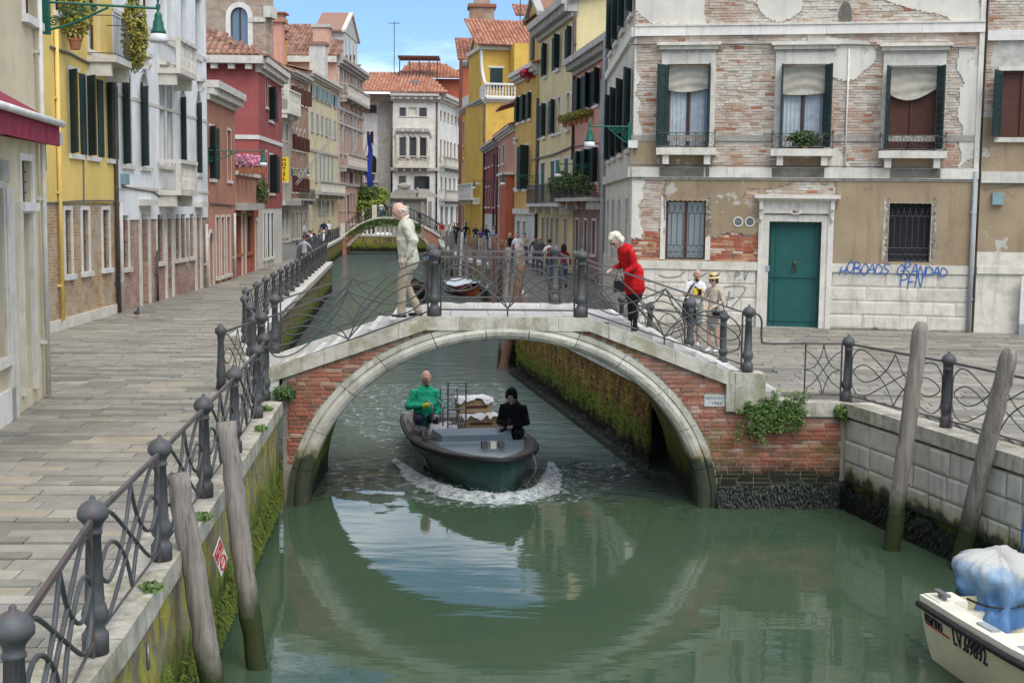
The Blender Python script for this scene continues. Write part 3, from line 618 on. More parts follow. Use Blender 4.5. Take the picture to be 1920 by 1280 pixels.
leafmat('leaf', (.04, .07, .02), (.09, .14, .04), (.15, .19, .05)); leafmat('leaf_yel', (.16, .18, .03), (.30, .28, .05), (.24, .12, .04)); leafmat('leaf_dark', (.03, .06, .02), (.07, .12, .035)); leafmat('petal_pink', (.55, .12, .22), (.70, .30, .42), (.75, .55, .58)); leafmat('petal_red', (.50, .02, .05), (.55, .05, .10))
mt('terracotta', (.36, .14, .07), .2, 6)

class Fac:
    """a house: one thing; local x along the front from A to B, -y out of the wall, z up from the pavement"""
    def __init__(s, name, label, cat, A, B, ztop, zones, depth=7, base=QZ, group=None, sides=True):
        s.A, s.B = A, B; s.L = dist(A, B); s.base = base; s.zt = ztop-base; s.root = thing(name, label, cat, (A[0], A[1], base), rotz(A, B), group); s.zones = zones; s.holes = []; s.depth = depth; s.sides = sides
        s.late = []
    def uz(s, px, py): u, z = on_pl(px, py, s.A, s.B); return u, z-s.base
    def u(s, px, py=390): return s.uz(px, py)[0]
    def z(s, px, py): return s.uz(px, py)[1]
    def rect(s, x0, y0, x1, y1):
        u0, zt = s.uz(x0, y0); zb = s.z(x0, y1); return u0, s.u(x1, (y0+y1)/2), zb, zt
    def row(s, xref, yt, yb, cols, kind, **k):
        zt, zb = s.z(xref, yt), s.z(xref, yb)
        for c in cols: s.win(s.u(c[0], (yt+yb)/2), s.u(c[1], (yt+yb)/2), zb, zt, kind, **k)
    def winp(s, x0, y0, x1, y1, kind, **k): s.win(*s.rect(x0, y0, x1, y1), kind, **k)
    def win(s, u0, u1, z0, z1, kind, **k): s.holes.append((max(u0, .03), min(u1, s.L-.03), max(z0, .0), min(z1, s.zt-.03))); s.late.append((kind, s.holes[-1], k))
    def P(s, name, mb, m, smooth=False, kind=None): return mb.build(name, m, s.root, smooth, kind)
    def wall(s):
        d = .22; s.walls = []
        for z0, z1, m, off in s.zones:
            z1 = min(z1, s.zt); mb = MB(); hs = [h for h in s.holes if h[2] < z1 and h[3] > z0]
            us = sorted(set([0, s.L]+[v for h in hs for v in h[:2]])); zs = sorted(set([z0, z1]+[min(max(v, z0), z1) for h in hs for v in h[2:]]))
            inh = lambda a, b: any(h[0] < a < h[1] and h[2] < b < h[3] for h in hs)
            for i in range(len(us)-1):
                j = 0
                while j < len(zs)-1:
                    if inh((us[i]+us[i+1])/2, (zs[j]+zs[j+1])/2): j += 1; continue
                    k = j
                    while k < len(zs)-1 and not inh((us[i]+us[i+1])/2, (zs[k]+zs[k+1])/2): k += 1
                    mb.quad((us[i], -off, zs[j]), (us[i+1], -off, zs[j]), (us[i+1], -off, zs[k]), (us[i], -off, zs[k])); j = k
            for h in hs:
                a, b, e, f = h[0], h[1], max(h[2], z0), min(h[3], z1)
                mb.quad((a, -off, e), (a, -off, f), (a, d, f), (a, d, e)); mb.quad((b, -off, f), (b, -off, e), (b, d, e), (b, d, f))
                if h[3] <= z1: mb.quad((a, -off, f), (b, -off, f), (b, d, f), (a, d, f))
                if h[2] >= z0: mb.quad((b, -off, e), (a, -off, e), (a, d, e), (b, d, e))
            D = s.depth
            if s.sides:
                mb.quad((0, D, z0), (0, -off, z0), (0, -off, z1), (0, D, z1)); mb.quad((s.L, -off, z0), (s.L, D, z0), (s.L, D, z1), (s.L, -off, z1)); mb.quad((s.L, D, z0), (0, D, z0), (0, D, z1), (s.L, D, z1))
            s.walls.append(s.P('wall', mb, m, kind='wall_piece' if False else None))
        top = MB().quad((0, -.0, s.zt), (s.L, 0, s.zt), (s.L, s.depth, s.zt), (0, s.depth, s.zt)); s.P('roof_slab', top, 'joint')
        for kind, h, k in s.late: WINS[kind](s, *h, **k)
        return s
    def cornice(s, z, h=.3, out=.35, m='trim', dent=0, dm=None, u0=-.05, u1=None, name='cornice'):
        u1 = s.L+.05 if u1 is None else u1; mb = MB(); mb.bb(u0, u1, -out, .1, z-h*.38, z); mb.bb(u0+.02, u1-.02, -out*.65, .1, z-h*.7, z-h*.385); mb.bb(u0+.04, u1-.04, -out*.3, .1, z-h, z-h*.705)
        o = s.P(name, mb, m)
        if dent:
            x = u0+.1
            while x < u1-.1: MB().bb(x, x+dent*.42, -out*.8, .05, z-h*.75, z-h*.39).build('modillion', dm or m, o); x += dent
        return o
    def band(s, z0, z1, out=.06, m='trim', u0=0, u1=None, name='string_course', step=None):
        u1 = s.L if u1 is None else u1
        if not step: return s.P(name, MB().bb(u0, u1, -out, .02, z0, z1), m)
        x = u0
        while x < u1-.05: e = min(x+step*rnd.uniform(.7, 1.3), u1); o = s.P(name, MB().bb(x+.002, e-.002, -out+rnd.uniform(-.004, .004), .02, z0, z1), m); x = e
    def pipe(s, px0, py0, py1, r=.05, m='pipe_brown', out=.09, px1=None, name='drainpipe'):
        zt = s.z(px0, py0); u2, zb = s.uz(px1 or px0, py1); zb = max(zb, .02); u = min(max(u2, .08), s.L-.08); u2 = u; mb = MB().tube([(u, -out, zb), (u2 if px1 else u, -out, zt)], r, 8); z = zb+.8
        o = s.P(name, mb, m, True)
        while z < zt: MB().bb(u-r*1.5, u+r*1.5, -out-r*.2, .0, z, z+.05).build('pipe_clip', m, o); z += 2.2
        return o
    def cable(s, pts, r=.018, m='cable', out=.06):
        P = []
        for px, py in pts: u, z = s.uz(px, py); P.append((u, -out, z))
        return s.P('cable', MB().tube(P, r, 5), m)
    def roof(s, rise, over=.4, m='tile', tw=.24, tl=.42, run=None, u0=None, u1=None):
        run = run or s.depth; z_ = s.zt; mb = MB(); mb.add([(0, 0, z_), (0, run, z_), (0, run, z_+rise), (s.L, 0, z_), (s.L, run, z_), (s.L, run, z_+rise)], [(0, 2, 1), (3, 4, 5), (1, 2, 5, 4)]); s.P('gable_end', mb, s.zones[-1][2]); tiles(s.root, (-over if u0 is None else u0), (s.L+over if u1 is None else u1), -over, run, s.zt+.03, s.zt+rise, m, tw, tl)
def tiles(parent, u0, u1, y0, y1, z0, z1, m='tile', tw=.24, tl=.42, name='roof_tiles', hip=(0, 0), rot=None):
    """half-round clay tiles laid up a slope from (y0,z0) to (y1,z1); hip = metres lost at left/right by the top"""
    mb = MB(); base = MB(); S = math.hypot(y1-y0, z1-z0); n = max(1, int(S/tl)); k = max(1, int((u1-u0)/tw)); tw = (u1-u0)/k; w = .5*tw; cy, cz = (y1-y0)/S, (z1-z0)/S; ny, nz = -cz, cy
    base.quad((u0, y0, z0), (u1, y0, z0), (u1-hip[1], y1, z1), (u0+hip[0], y1, z1)); rb = base.build(name, m, parent, kind='stuff')
    if rot: rb.rotation_euler = (0, 0, rot[0]); rb.location = rot[1]
    for j in range(n):
        t0, t1 = j/n*S, min((j+1.12)/n*S, S); f = (j+.5)/n
        for i in range(k):
            u = u0+(i+.5)*tw
            if u < u0+hip[0]*f or u > u1-hip[1]*f: continue
            q = rnd.uniform(.9, 1.1); vs = []
            for t, lift in ((t0, .02), (t1, 0)):
                for a in (-1, -.55, .55, 1): hgt = (.0, .6, .6, .0)[(-1, -.55, .55, 1).index(a)]*w*q+lift+.005; vs.append((u+a*w*.92, y0+cy*t+ny*hgt, z0+cz*t+nz*hgt))
            mb.add(vs, [(0, 1, 5, 4), (1, 2, 6, 5), (2, 3, 7, 6), (0, 3, 2, 1)])
    o = mb.build(name, m, parent, kind='stuff')
    if rot: o.rotation_euler = (0, 0, rot[0]); o.location = rot[1]
    return o
# ---- openings: each a window part with frame, pane, sill, shutters
def shutter(w, h, slats, m):
    key = ('sh', round(w, 2), round(h, 2), slats, m)
    if key not in UNIT:
        mb = MB(); n = slats or 1
        for i in range(n): mb.bb(0, w, -.018+(i % 2)*.003, .018, h*i/n+.004, h*(i+1)/n-.004)
        if slats: mb.bb(.05, .12, .018, .03, .1, h-.1); mb.bb(w-.12, w-.05, .018, .03, .1, h-.1)
        UNIT[key] = mb.mesh('shutter', m)
    return UNIT[key]
def basewin(s, u0, u1, z0, z1, pane='glass_dark', fm='frame_white', fw=.10, sill=True, mull=1, bars=0, dep=.16, wood='frame_brown', head=False, tr=0):
    o = s.P('window', MB().quad((u0, dep, z0), (u1, dep, z0), (u1, dep, z1), (u0, dep, z1)), pane)
    if mull:
        mb = MB(); t = .05; mb.bb(u0, u0+t, dep-.05, dep-.005, z0, z1); mb.bb(u1-t, u1, dep-.05, dep-.005, z0, z1); mb.bb(u0+t, u1-t, dep-.05, dep-.005, z0, z0+t); mb.bb(u0+t, u1-t, dep-.05, dep-.005, z1-t, z1)
        for i in range(1, mull+1):
            c = lerp(u0, u1, i/(mull+1)); mb.bb(c-.035, c+.035, dep-.06, dep-.006, z0+t, z1-t)
        for i in range(1, tr+1): c = lerp(z0, z1, i/(tr+1)); mb.bb(u0+t, u1-t, dep-.048, dep-.007, c-.02, c+.02)
        mb.build('sash', wood, o)
    if fm:
        mb = MB(); e = .035; mb.bb(u0-fw, u0-.001, -e, .03, z0, z1+fw); mb.bb(u1+.001, u1+fw, -e, .03, z0, z1+fw); mb.bb(u0-.001, u1+.001, -e+.002, .03, z1+.001, z1+fw); mb.build('frame', fm, o)
        if sill: MB().bb(u0-fw*1.4, u1+fw*1.4, -.10, .05, z0-.12, z0-.002).build('sill', fm, o)
        if head: MB().bb(u0-fw*1.5, u1+fw*1.5, -.16, .03, z1+fw+.02, z1+fw+.12).build('hood', fm, o)
    if bars:
        mb = MB(); n = bars
        for i in range(1, n): x = lerp(u0, u1, i/n); mb.tube([(x, .06, z0), (x, .06, z1)], .010, 4)
        for i in range(1, 4): z = lerp(z0, z1, i/4); mb.tube([(u0, .06, z), (u1, .06, z)], .010, 4)
        mb.build('grille', 'iron_thin', o)
    return o
def w_plain(s, u0, u1, z0, z1, **k): return basewin(s, u0, u1, z0, z1, **k)
def w_shut(s, u0, u1, z0, z1, ang=(100, 100), m='sh_dark', slats=0, **k):
    o = basewin(s, u0, u1, z0, z1, **k); w = (u1-u0)/2; h = z1-z0-.02; me = shutter(w, h, slats, m)
    for i, a in enumerate(ang):
        if a is None: continue
        q = put('shutter', me, o, None, ((u0 if i == 0 else u1), -.045, z0+.01))
        q.rotation_euler = (0, 0, -R(a) if i == 0 else math.pi+R(a))
    return o
def w_closed(s, u0, u1, z0, z1, m='sh_dark', slats=0, **k):
    o = basewin(s, u0, u1, z0, z1, mull=0, pane='inside', **k); w = (u1-u0)/2; me = shutter(w-.004, z1-z0, slats, m); put('shutter', me, o, None, (u0, .03, z0)); put('shutter', me, o, None, (lerp(u0, u1, .5)+.004, .03, z0)); return o
def w_arch(s, u0, u1, z0, z1, fm='trim', wallm=None, ang=None, m='sh_dark', shut_h=.75, pane='glass_dark', mull=1, key=True, fw=.12, gothic=0, bal=False):
    r = (u1-u0)/2; c = (u0+u1)/2; zs = z1-r*(1+gothic); n = 8; o = basewin(s, u0, u1, z0, z1, pane=pane, fm=None, mull=mull, sill=False)
    arc = [(c-r*math.cos(math.pi*i/(2*n)*2), zs+(z1-zs)*math.sin(math.pi*i/(2*n)*2)**(1 if not gothic else .8)) for i in range(n+1)]
    mb = MB()
    for (a, b), (a2, b2) in zip(arc, arc[1:]): mb.quad((a, -.004, b), (a2, -.004, b2), (a2, -.004, z1+.002), (a, -.004, z1+.002)); mb.quad((a2, -.004, b2), (a, -.004, b), (a, .16, b), (a2, .16, b2))
    mb.build('arch_spandrel', wallm or s.zones[-1][2], o)
    mb = MB(); P = [(c+(a-c)*(1+fw/r), zs+(b-zs)*(1+fw/r)) for a, b in arc]
    for (a, b), (a2, b2), (p, q), (p2, q2) in zip(arc, arc[1:], P, P[1:]): mb.hexa([(a, -.04, b), (p, -.04, q), (p, .0, q), (a, .0, b), (a2, -.04, b2), (p2, -.04, q2), (p2, .0, q2), (a2, .0, b2)])
    mb.bb(u0-fw, u0, -.041, .0, z0, zs); mb.bb(u1, u1+fw, -.041, .0, z0, zs); mb.build('frame', fm, o); MB().bb(u0-fw*1.3, u1+fw*1.3, -.12, .05, z0-.12, z0-.002).build('sill', fm, o)
    if key: k = MB(); k.bb(c-.10, c+.10, -.20, .0, z1+fw, z1+fw+.34); k.ball((c, -.20, z1+fw+.16), (.09, .09, .13), 8); k.bb(c-.28, c+.28, -.26, .0, z1+fw+.34, z1+fw+.46); k.build('keystone', fm, o)
    if ang:
        w = r; h = (zs-z0)*shut_h/.75; me = shutter(w, min(h, zs-z0), 0, m)
        for i, a in enumerate(ang):
            if a is None: continue
            q = put('shutter', me, o, None, ((u0 if i == 0 else u1), -.05, z0+.01)); q.rotation_euler = (0, 0, -R(a) if i == 0 else math.pi+R(a))
    return o
def w_door(s, u0, u1, z0, z1, m='door_grey', fm='trim', fw=.16, dep=.18, panels=2, hood=True, leaf=True):
    d = s.P('door', MB().quad((u0, dep, z0), (u1, dep, z0), (u1, dep, z1), (u0, dep, z1)), m if leaf else 'inside')
    if leaf:
        mb = MB(); w = u1-u0
        for i in range(panels):
            a, b = u0+w*i/panels+.06, u0+w*(i+1)/panels-.06
            for c, e in ((z0+.15, z0+(z1-z0)*.42), (z0+(z1-z0)*.47, z1-.12)): mb.bb(a, b, dep-.03, dep-.004, c, e)
        mb.build('door_panel', m, d)
    mb = MB(); mb.bb(u0-fw, u0-.001, -.06, .04, z0, z1+fw); mb.bb(u1+.001, u1+fw, -.06, .04, z0, z1+fw); mb.bb(u0-.001, u1+.001, -.058, .04, z1+.001, z1+fw); mb.build('frame', fm, d)
    if hood: MB().bb(u0-fw*1.6, u1+fw*1.6, -.28, .04, z1+fw+.1, z1+fw+.28).build('hood', fm, d)
    return d
WINS = {'plain': w_plain, 'shut': w_shut, 'closed': w_closed, 'arch': w_arch, 'door': w_door}
BAL = MB().lathe([(.05, 0), (.05, .06), (.03, .10), (.065, .28), (.05, .38), (.03, .44), (.065, .58), (.03, .76), (.05, .80), (.05, .86)], 8).mesh('baluster', 'trim', True)
def balcony(s, u0, u1, z, out=.7, h=.95, m='trim', kind='stone', brackets=2, slab=.16, sp=.2):
    o = s.P('balcony', MB().bb(u0, u1, -out, .0, z-slab, z), m)
    for i in range(brackets):
        c = lerp(u0+.15, u1-.15, i/max(brackets-1, 1)); MB().prism([(c-.08, z-slab-.35), (c+.08, z-slab-.35), (c+.08, z-slab), (c-.08, z-slab)], -out*.8, 0).build('bracket', m, o)
    if kind == 'stone':
        MB().bb(u0, u1, -out-.03, -out+.15, z+h-.12, z+h).build('handrail', m, o)
        for a, b in ((u0, u0+.14), (u1-.14, u1)): MB().bb(a, b, -out, -out+.14, z, z+h-.12).build('pedestal', m, o)
        for a in (u0, u1-.12): MB().bb(a, a+.12, -out+.14, 0, z+h-.118, z+h-.003).build('handrail', m, o)
        n = max(2, int((u1-u0-.3)/sp))
        for i in range(n): put('baluster', BAL, o, None, (lerp(u0+.24, u1-.24, i/(n-1)), -out+.07, z), 0, (1, 1, (h-.12)/.86))
    else:
        mb = MB()
        for y in (z+.06, z+h): mb.tube([(u0+.03, 0, y), (u0+.03, -out+.04, y), (u1-.03, -out+.04, y), (u1-.03, 0, y)], .014, 5)
        n = int((u1-u0)/.12)
        for i in range(n+1): a = lerp(u0+.03, u1-.03, i/n); mb.tube([(a, -out+.04, z), (a, -out+.04, z+h)], .008, 4)
        mb.build('iron_guard', 'iron_thin', o)
    return o
def plant(label, c, r, n, size, m='leaf', pot=None, parent=None, stem=True, cat='plant'):
    t = thing('potted_plant' if pot else 'climbing_plant', label, cat, c)
    MB().leaves((0, 0, 0), r, n, size).build('foliage', m, t)
    mb = MB()
    for i in range(5): mb.tube([(rnd.uniform(-.3, .3)*r[0], 0, -r[2]), (rnd.uniform(-.6, .6)*r[0], rnd.uniform(-.5, .5)*r[1], rnd.uniform(0, .7)*r[2])], .008, 4)
    mb.build('stem', 'leaf_dark', t)
    if pot: MB().lathe([(pot*.7, -r[2]-pot*1.3), (pot, -r[2]), (pot*1.08, -r[2]), (pot*1.08, -r[2]+.04), (pot*.9, -r[2]+.04)], 10).build('pot', 'terracotta', t)
    return t
def spot(s, px, py, out): u, z = s.uz(px, py); q = Matrix.Rotation(rotz(s.A, s.B), 3, 'Z') @ Vector((u, -out, 0)); return (s.A[0]+q.x, s.A[1]+q.y, s.base+z)
def chimney(parent, x, y, z0, h, w, m, cap='tile_new', hat='flare'):
    o = MB().bb(x-w/2, x+w/2, y-w/2, y+w/2, z0, z0+h).build('chimney', m, parent); mb = MB()
    if hat == 'flare': mb.bb(x-w*.75, x+w*.75, y-w*.75, y+w*.75, z0+h+.002, z0+h+w*.35); mb.bb(x-w*.6, x+w*.6, y-w*.6, y+w*.6, z0+h+w*.352, z0+h+w*.75); mb.bb(x-w*.85, x+w*.85, y-w*.85, y+w*.85, z0+h+w*.752, z0+h+w*.9)
    else: mb.bb(x-w*.6, x+w*.6, y-w*.6, y+w*.6, z0+h+.002, z0+h+w*.2)
    mb.build('chimney_cap', cap, o); return o
def gable(parent, x0, x1, z, rise, y0, y1, m, tm, name='pediment'):
    o = MB().prism([(x0, z), (x1, z), ((x0+x1)/2, z+rise)], y0, y1).build(name, m, parent); c = (x0+x1)/2; mb = MB(); rf_ = MB(); t = .22
    for a, b in ((x0-.15, c), (c, x1+.15)):
        za, zb = (z, z+rise+t) if a < c else (z+rise+t, z)
        mb.hexa([(a, y0-.18, za-.02), (b, y0-.18, zb-.02), (b, y0+.25, zb-.02), (a, y0+.25, za-.02), (a, y0-.18, za+t), (b, y0-.18, zb+t), (b, y0+.25, zb+t), (a, y0+.25, za+t)])
        rf_.hexa([(a, y0+.252, za), (b, y0+.252, zb), (b, y1, zb), (a, y1, za), (a, y0+.252, za+t*.8), (b, y0+.252, zb+t*.8), (b, y1, zb+t*.8), (a, y1, za+t*.8)])
    mb.build('raking_cornice', tm, o); rf_.build('gable_roof', 'tile_old', o); return o
def lamp(label, wall, arm_dir, length, z_top, drop=.55):
    """green bracket lamp: wall point, horizontal direction, arm length"""
    t = thing('street_lamp', label, 'lamp', wall); d = Vector((arm_dir[0], arm_dir[1], 0)).normalized(); f = lambda a, z: d*a+Vector((0, 0, z))
    MB().tube([f(0, 0), f(length, 0)], .022, 6).build('arm', 'lamp_green', t)
    mb = MB(); L_ = length
    mb.tube(smooth([f(.05, -.42), f(L_*.2, -.33), f(L_*.4, -.16), f(L_*.55, -.03)], 4), .02, 5)
    for cx, cz, r in ((.16*L_, -.15, .11), (.30*L_, -.11, .08), (.42*L_, -.07, .05), (.06*L_, -.30, .08)):
        mb.tube([f(cx+r*(1-k/26)*math.cos(k*.5), cz+r*(1-k/26)*math.sin(k*.5)) for k in range(24)], .011, 4)
    mb.build('scroll_bracket', 'lamp_green', t); MB().bb(-.05, .05, -.05, .05, -.5, .1).build('wall_plate', 'lamp_green', t)
    p = f(length, 0); MB().lathe([(.012, .16), (.025, .12), (.015, .08), (.04, .05), (.03, 0), (.02, -.05), (.055, -.09), (.065, -.12), (.06, -.16), (.085, -.22), (.09, -.30), (.12, -.36), (.125, -.40)][::-1], 14, p).build('lamp_housing', 'lamp_green', t, True)
    MB().lathe([(.14, -.54), (.155, -.50), (.13, -.41), (.11, -.40)], 14, p).build('lamp_shade', 'lamp_glass', t, True); return t
mt('lamp_green', (.012, .11, .075), .25, 8, .45); mt('lamp_glass', (.62, .64, .62), .1, 8, .25, bump=0)
# ------------------------------------------------------------------ left row
A0, B0 = (-6.1, 12.0), (-7.3, 20.28)
f = Fac('shop_house', 'beige plaster shop house with dark red awning at the left edge', 'building', A0, B0, 13, [(0, 20, 'p_beige', 0)], 5)
f.winp(36, 400, 58, 745, 'door', m='door_grey', panels=1, hood=False, fm='trim'); f.winp(36, 300, 57, 380, 'plain', bars=4, pane='inside', mull=0); f.winp(-60, 350, 6, 700, 'plain', pane='glass_dark', fm='trim', mull=1, wood='frame_brown')
f.winp(42, -60, 66, 26, 'plain'); f.wall()
f.band(f.z(40, 262), f.z(40, 238), .28, 'trim_dirty', 0, f.u(86), 'ledge'); f.pipe(80, -50, 740, .04, 'pipe_white')
f.P('pilaster', MB().bb(f.u(6), f.u(20), -.05, .02, 0, f.z(6, 350)), 'trim'); f.band(0, .45, .05, 'trim_clean', 0, f.u(14), 'plinth')
f.cable([(2, 232), (40, 238), (68, 262)]); f.cable([(76, 270), (78, 320)]); f.P('meter_box', MB().bb(f.u(68), f.u(80), -.12, .0, f.z(70, 262), f.z(70, 235)), 'zinc')
f.P('address_plaque', MB().bb(f.u(0, 322), f.u(16, 322), -.012, 0, f.z(8, 340), f.z(8, 300)), 'trim_dirty')
aw = thing('shop_awning', 'dark red fabric awning with white roller above the left shop', 'awning', (A0[0], A0[1], QZ), rotz(A0, B0)); mt('awning_red', (.24, .028, .055), .15, 5, .85)
g0, g1 = .6, 5.75; za, zb, zc = 4.50, 4.06, 3.76
MB().hexa([(g0, -.8, zb-.01), (g1, -.8, zb-.01), (g1, 0, za-.01), (g0, 0, za-.01), (g0, -.8, zb+.01), (g1, -.8, zb+.01), (g1, 0, za+.01), (g0, 0, za+.01)]).build('canopy', 'awning_red', aw)
mb = MB(); n = 40
for i in range(n):
    a, b = lerp(g0, g1, i/n), lerp(g0, g1, (i+1)/n); wv = lambda q: -.80-.02*math.sin(q*14)-.012*math.sin(q*31); mb.quad((a, wv(a), zc), (b, wv(b), zc), (b, -.80, zb), (a, -.80, zb))
mb.build('valance', 'awning_red', aw); MB().tube([(g0, -.84, zb), (g1+.04, -.84, zb)], .045, 10).build('roller', 'frame_white', aw, True)
mb = MB().quad((g1, 0, za-.6), (g1, -.8, zc), (g1, -.8, zb), (g1, 0, za)); mb.build('side_flap', 'awning_red', aw)
lamp('green bracket street lamp at the top left corner over the yellow house', spot(f, 84, 4, .02), (1, .34), 1.7, 0)

A1, B1 = (-10.75, 29.5), (-11.0, 36.2)
f = Fac('yellow_house', 'bright yellow house with brick ground floor and dark green shutters on the left', 'building', A1, B1, 13.5, [(0, 3.02, 'b_ochre', 0), (3.02, 20, 'p_yellow', .03)])
f.row(131, 131, 288, [(129, 147), (162, 180), (199, 214)], 'shut', ang=(140, 177), slats=0); f.row(120, 394, 516, [(121, 133), (154, 166), (192, 204)], 'plain', bars=5, pane='inside', mull=0, dep=.2)
f.winp(163, -30, 182, 92, 'plain', pane='glass_pale'); f.winp(100, -40, 118, 20, 'plain'); f.wall()
f.pipe(111, 60, 600, .05, 'p_yellow', px1=None); f.pipe(221, 120, 590, .06); f.cable([(90, 88), (130, 102), (180, 128), (218, 152)], .035); f.cable([(88, 380), (150, 376), (216, 376)]); f.cable([(152, 150), (153, 380)])
bl = balcony(f, f.u(161, 100), f.u(200, 100), f.z(165, 105), .75, 1.0, 'trim', 'iron')
f.band(0, .25, .06, 'trim', name='plinth')
plant('yellow-green trailing plant spilling over the yellow house balcony', spot(f, 196, 62, .8), (.35, .35, 1.05), 1700, .07, 'leaf_yel', None); plant('bushy plant in pots under the green lamp on the yellow house', spot(f, 112, 28, .35), (.42, .3, .6), 900, .07, 'leaf_yel', .16)

A2, B2 = (-11.02, 36.35), (-11.3, 48.4)
f = Fac('white_palazzo', 'ornate white palazzo with arched windows and stone balconies on the left', 'building', A2, B2, 17, [(0, 2.55, 'b_rose', 0), (2.55, 20, 'p_white', .04)])
f.row(228, 122, 308, [(228, 243), (262, 276)], 'arch', ang=(140, None)); f.row(228, 122, 300, [(297, 306), (311, 320)], 'arch', ang=None); f.row(228, 122, 308, [(337, 345), (367, 374)], 'arch', ang=(138, None))
f.row(264, -80, 52, [(234, 244), (265, 279), (297, 306), (311, 320), (337, 346), (364, 373)], 'plain', fm='trim', head=True)
f.row(228, 404, 503, [(226, 240), (294, 305), (328, 335), (338, 346), (355, 362)], 'plain', bars=5, pane='inside', mull=0, fm='trim', dep=.2)
for a, b in ((262, 278), (310, 322), (366, 375)): f.winp(a, 402, b, 600, 'door', fm='trim', m='trim_dirty')
f.wall(); balcony(f, f.u(293, 330), f.u(327, 330), f.z(295, 356), .75, .95); balcony(f, f.u(293, 100), f.u(326, 100), f.z(295, 128), .75, .95)
f.pipe(224, 380, 590, .06, 'pipe_white'); f.pipe(384, 420, 545, .06, 'pipe_white'); f.band(f.z(230, 352)-.04, f.z(230, 352)+.05, .07); f.band(f.z(230, 180)-.05, f.z(230, 180)+.05, .06); f.band(f.z(230, 30)-.05, f.z(230, 30)+.06, .08)
f.cable([(222, 350), (285, 360), (300, 372)], .03); f.P('meter_box', MB().bb(f.u(223, 335), f.u(231, 335), -.18, -.04, f.z(226, 346), f.z(226, 326)), 'sh_blue'); f.pipe(291, 470, 580, .04)

A3, B3 = (-11.32, 48.5), (-11.6, 54.7)
f = Fac('salmon_house', 'low salmon house with heavy white cornice beside the white palazzo', 'building', A3, B3, 9.15, [(0, 3.0, 'p_salmon2', 0), (3.0, 20, 'p_salmon', .03)])
f.winp(391, 236, 401, 335, 'shut', ang=(145, 172)); f.winp(425, 244, 432, 338, 'plain', fm='trim_clean'); f.winp(391, 436, 399, 540, 'arch', key=False, wallm='p_salmon2'); f.row(405, 408, 520, [(405, 410), (415, 420), (425, 431)], 'plain', fm='trim', pane='inside', mull=0); f.wall()
f.cornice(f.zt+.05, .7, .5, 'trim', .35); f.pipe(437, 400, 520, .06, 'pipe_white'); f.cable([(390, 380), (436, 385)])
lamp('green bracket lamp with white shade over the flowered terrace', spot(f, 389, 282, .02), (1, .25), 2.0, 0)

A4, B4 = (-11.62, 54.8), (-12.1, 62.3)
f = Fac('terrace_shop', 'low red shop with orange-framed windows and a flowered roof terrace', 'building', A4, B4, 6.05, [(0, 3.0, 'p_terra', 0), (3.0, 20, 'p_salmon2', .03)], 6)
f.winp(440, 405, 450, 478, 'plain', fm='frame_orange', pane='glass_pale', fw=.14); f.winp(463, 405, 473, 474, 'plain', fm='frame_orange', pane='glass_blue', fw=.14); f.winp(453, 400, 459, 540, 'door', hood=False); f.winp(478, 415, 482, 540, 'door', hood=False); f.wall()
f.band(f.zt-.12, f.zt+.04, .14, 'trim'); f.band(f.z(442, 385)-.2, f.z(442, 385)+.1, .5, 'trim_dirty', 0, f.u(476), 'ledge')
for i, px in enumerate((442, 450, 458, 466)):
    t = plant('pink geranium trough on the terrace parapet, number %s from the white palazzo' % ('first', 'second', 'third', 'fourth')[i], spot(f, px, 303, .05), (.75, .22, .32), 420, .07, 'petal_pink', None); t.name = 'flower_trough'
    MB().bb(-.7, .7, -.15, .15, -.5, -.25).build('trough', 'terracotta', t); MB().leaves((0, 0, -.15), (.7, .2, .2), 200, .06).build('foliage', 'leaf', t)
pg = thing('pergola', 'dark wooden pergola frame on the flowered terrace', 'pergola', (A4[0], A4[1], f.base+f.zt), rotz(A4, B4)); mb = MB()
for u in (.3, 3.2): MB().bb(u, u+.12, .9, 1.02, 0, 2.2).build('post', 'frame_brown', pg); MB().bb(u, u+.12, 4.2, 4.3, 0, 2.4).build('post', 'frame_brown', pg)
for i in range(9): MB().bb(-.1, 3.6, .7+i*.45, .78+i*.45, 2.2, 2.3).build('slat', 'frame_brown', pg)
plant('ivy growing on the wall of the red shop corner', spot(f, 480, 360, .3), (.3, .3, .7), 500, .08, 'leaf', None)

A5, B5 = (-12.12, 62.4), (-12.4, 70.3)
f = Fac('red_house', 'tall dark red house with white stone cornice on the left', 'building', A5, B5, 11.5, [(0, 2.9, 'p_lime', 0), (2.9, 20, 'p_red', .03)], 6.5)
f.winp(503, 163, 510, 225, 'shut', ang=(140, 165)); f.winp(497, 140, 500, 200, 'plain'); f.winp(504, 290, 512, 362, 'shut', ang=(140, 165)); f.winp(497, 285, 500, 355, 'plain'); f.row(494, 400, 485, [(494, 497), (501, 505), (508, 512)], 'closed', m='sh_dark'); f.wall()
f.cornice(f.zt+.1, .7, .5, 'trim', .4); f.band(f.z(497, 262)-.1, f.z(497, 262)+.1, .07, 'trim_clean')
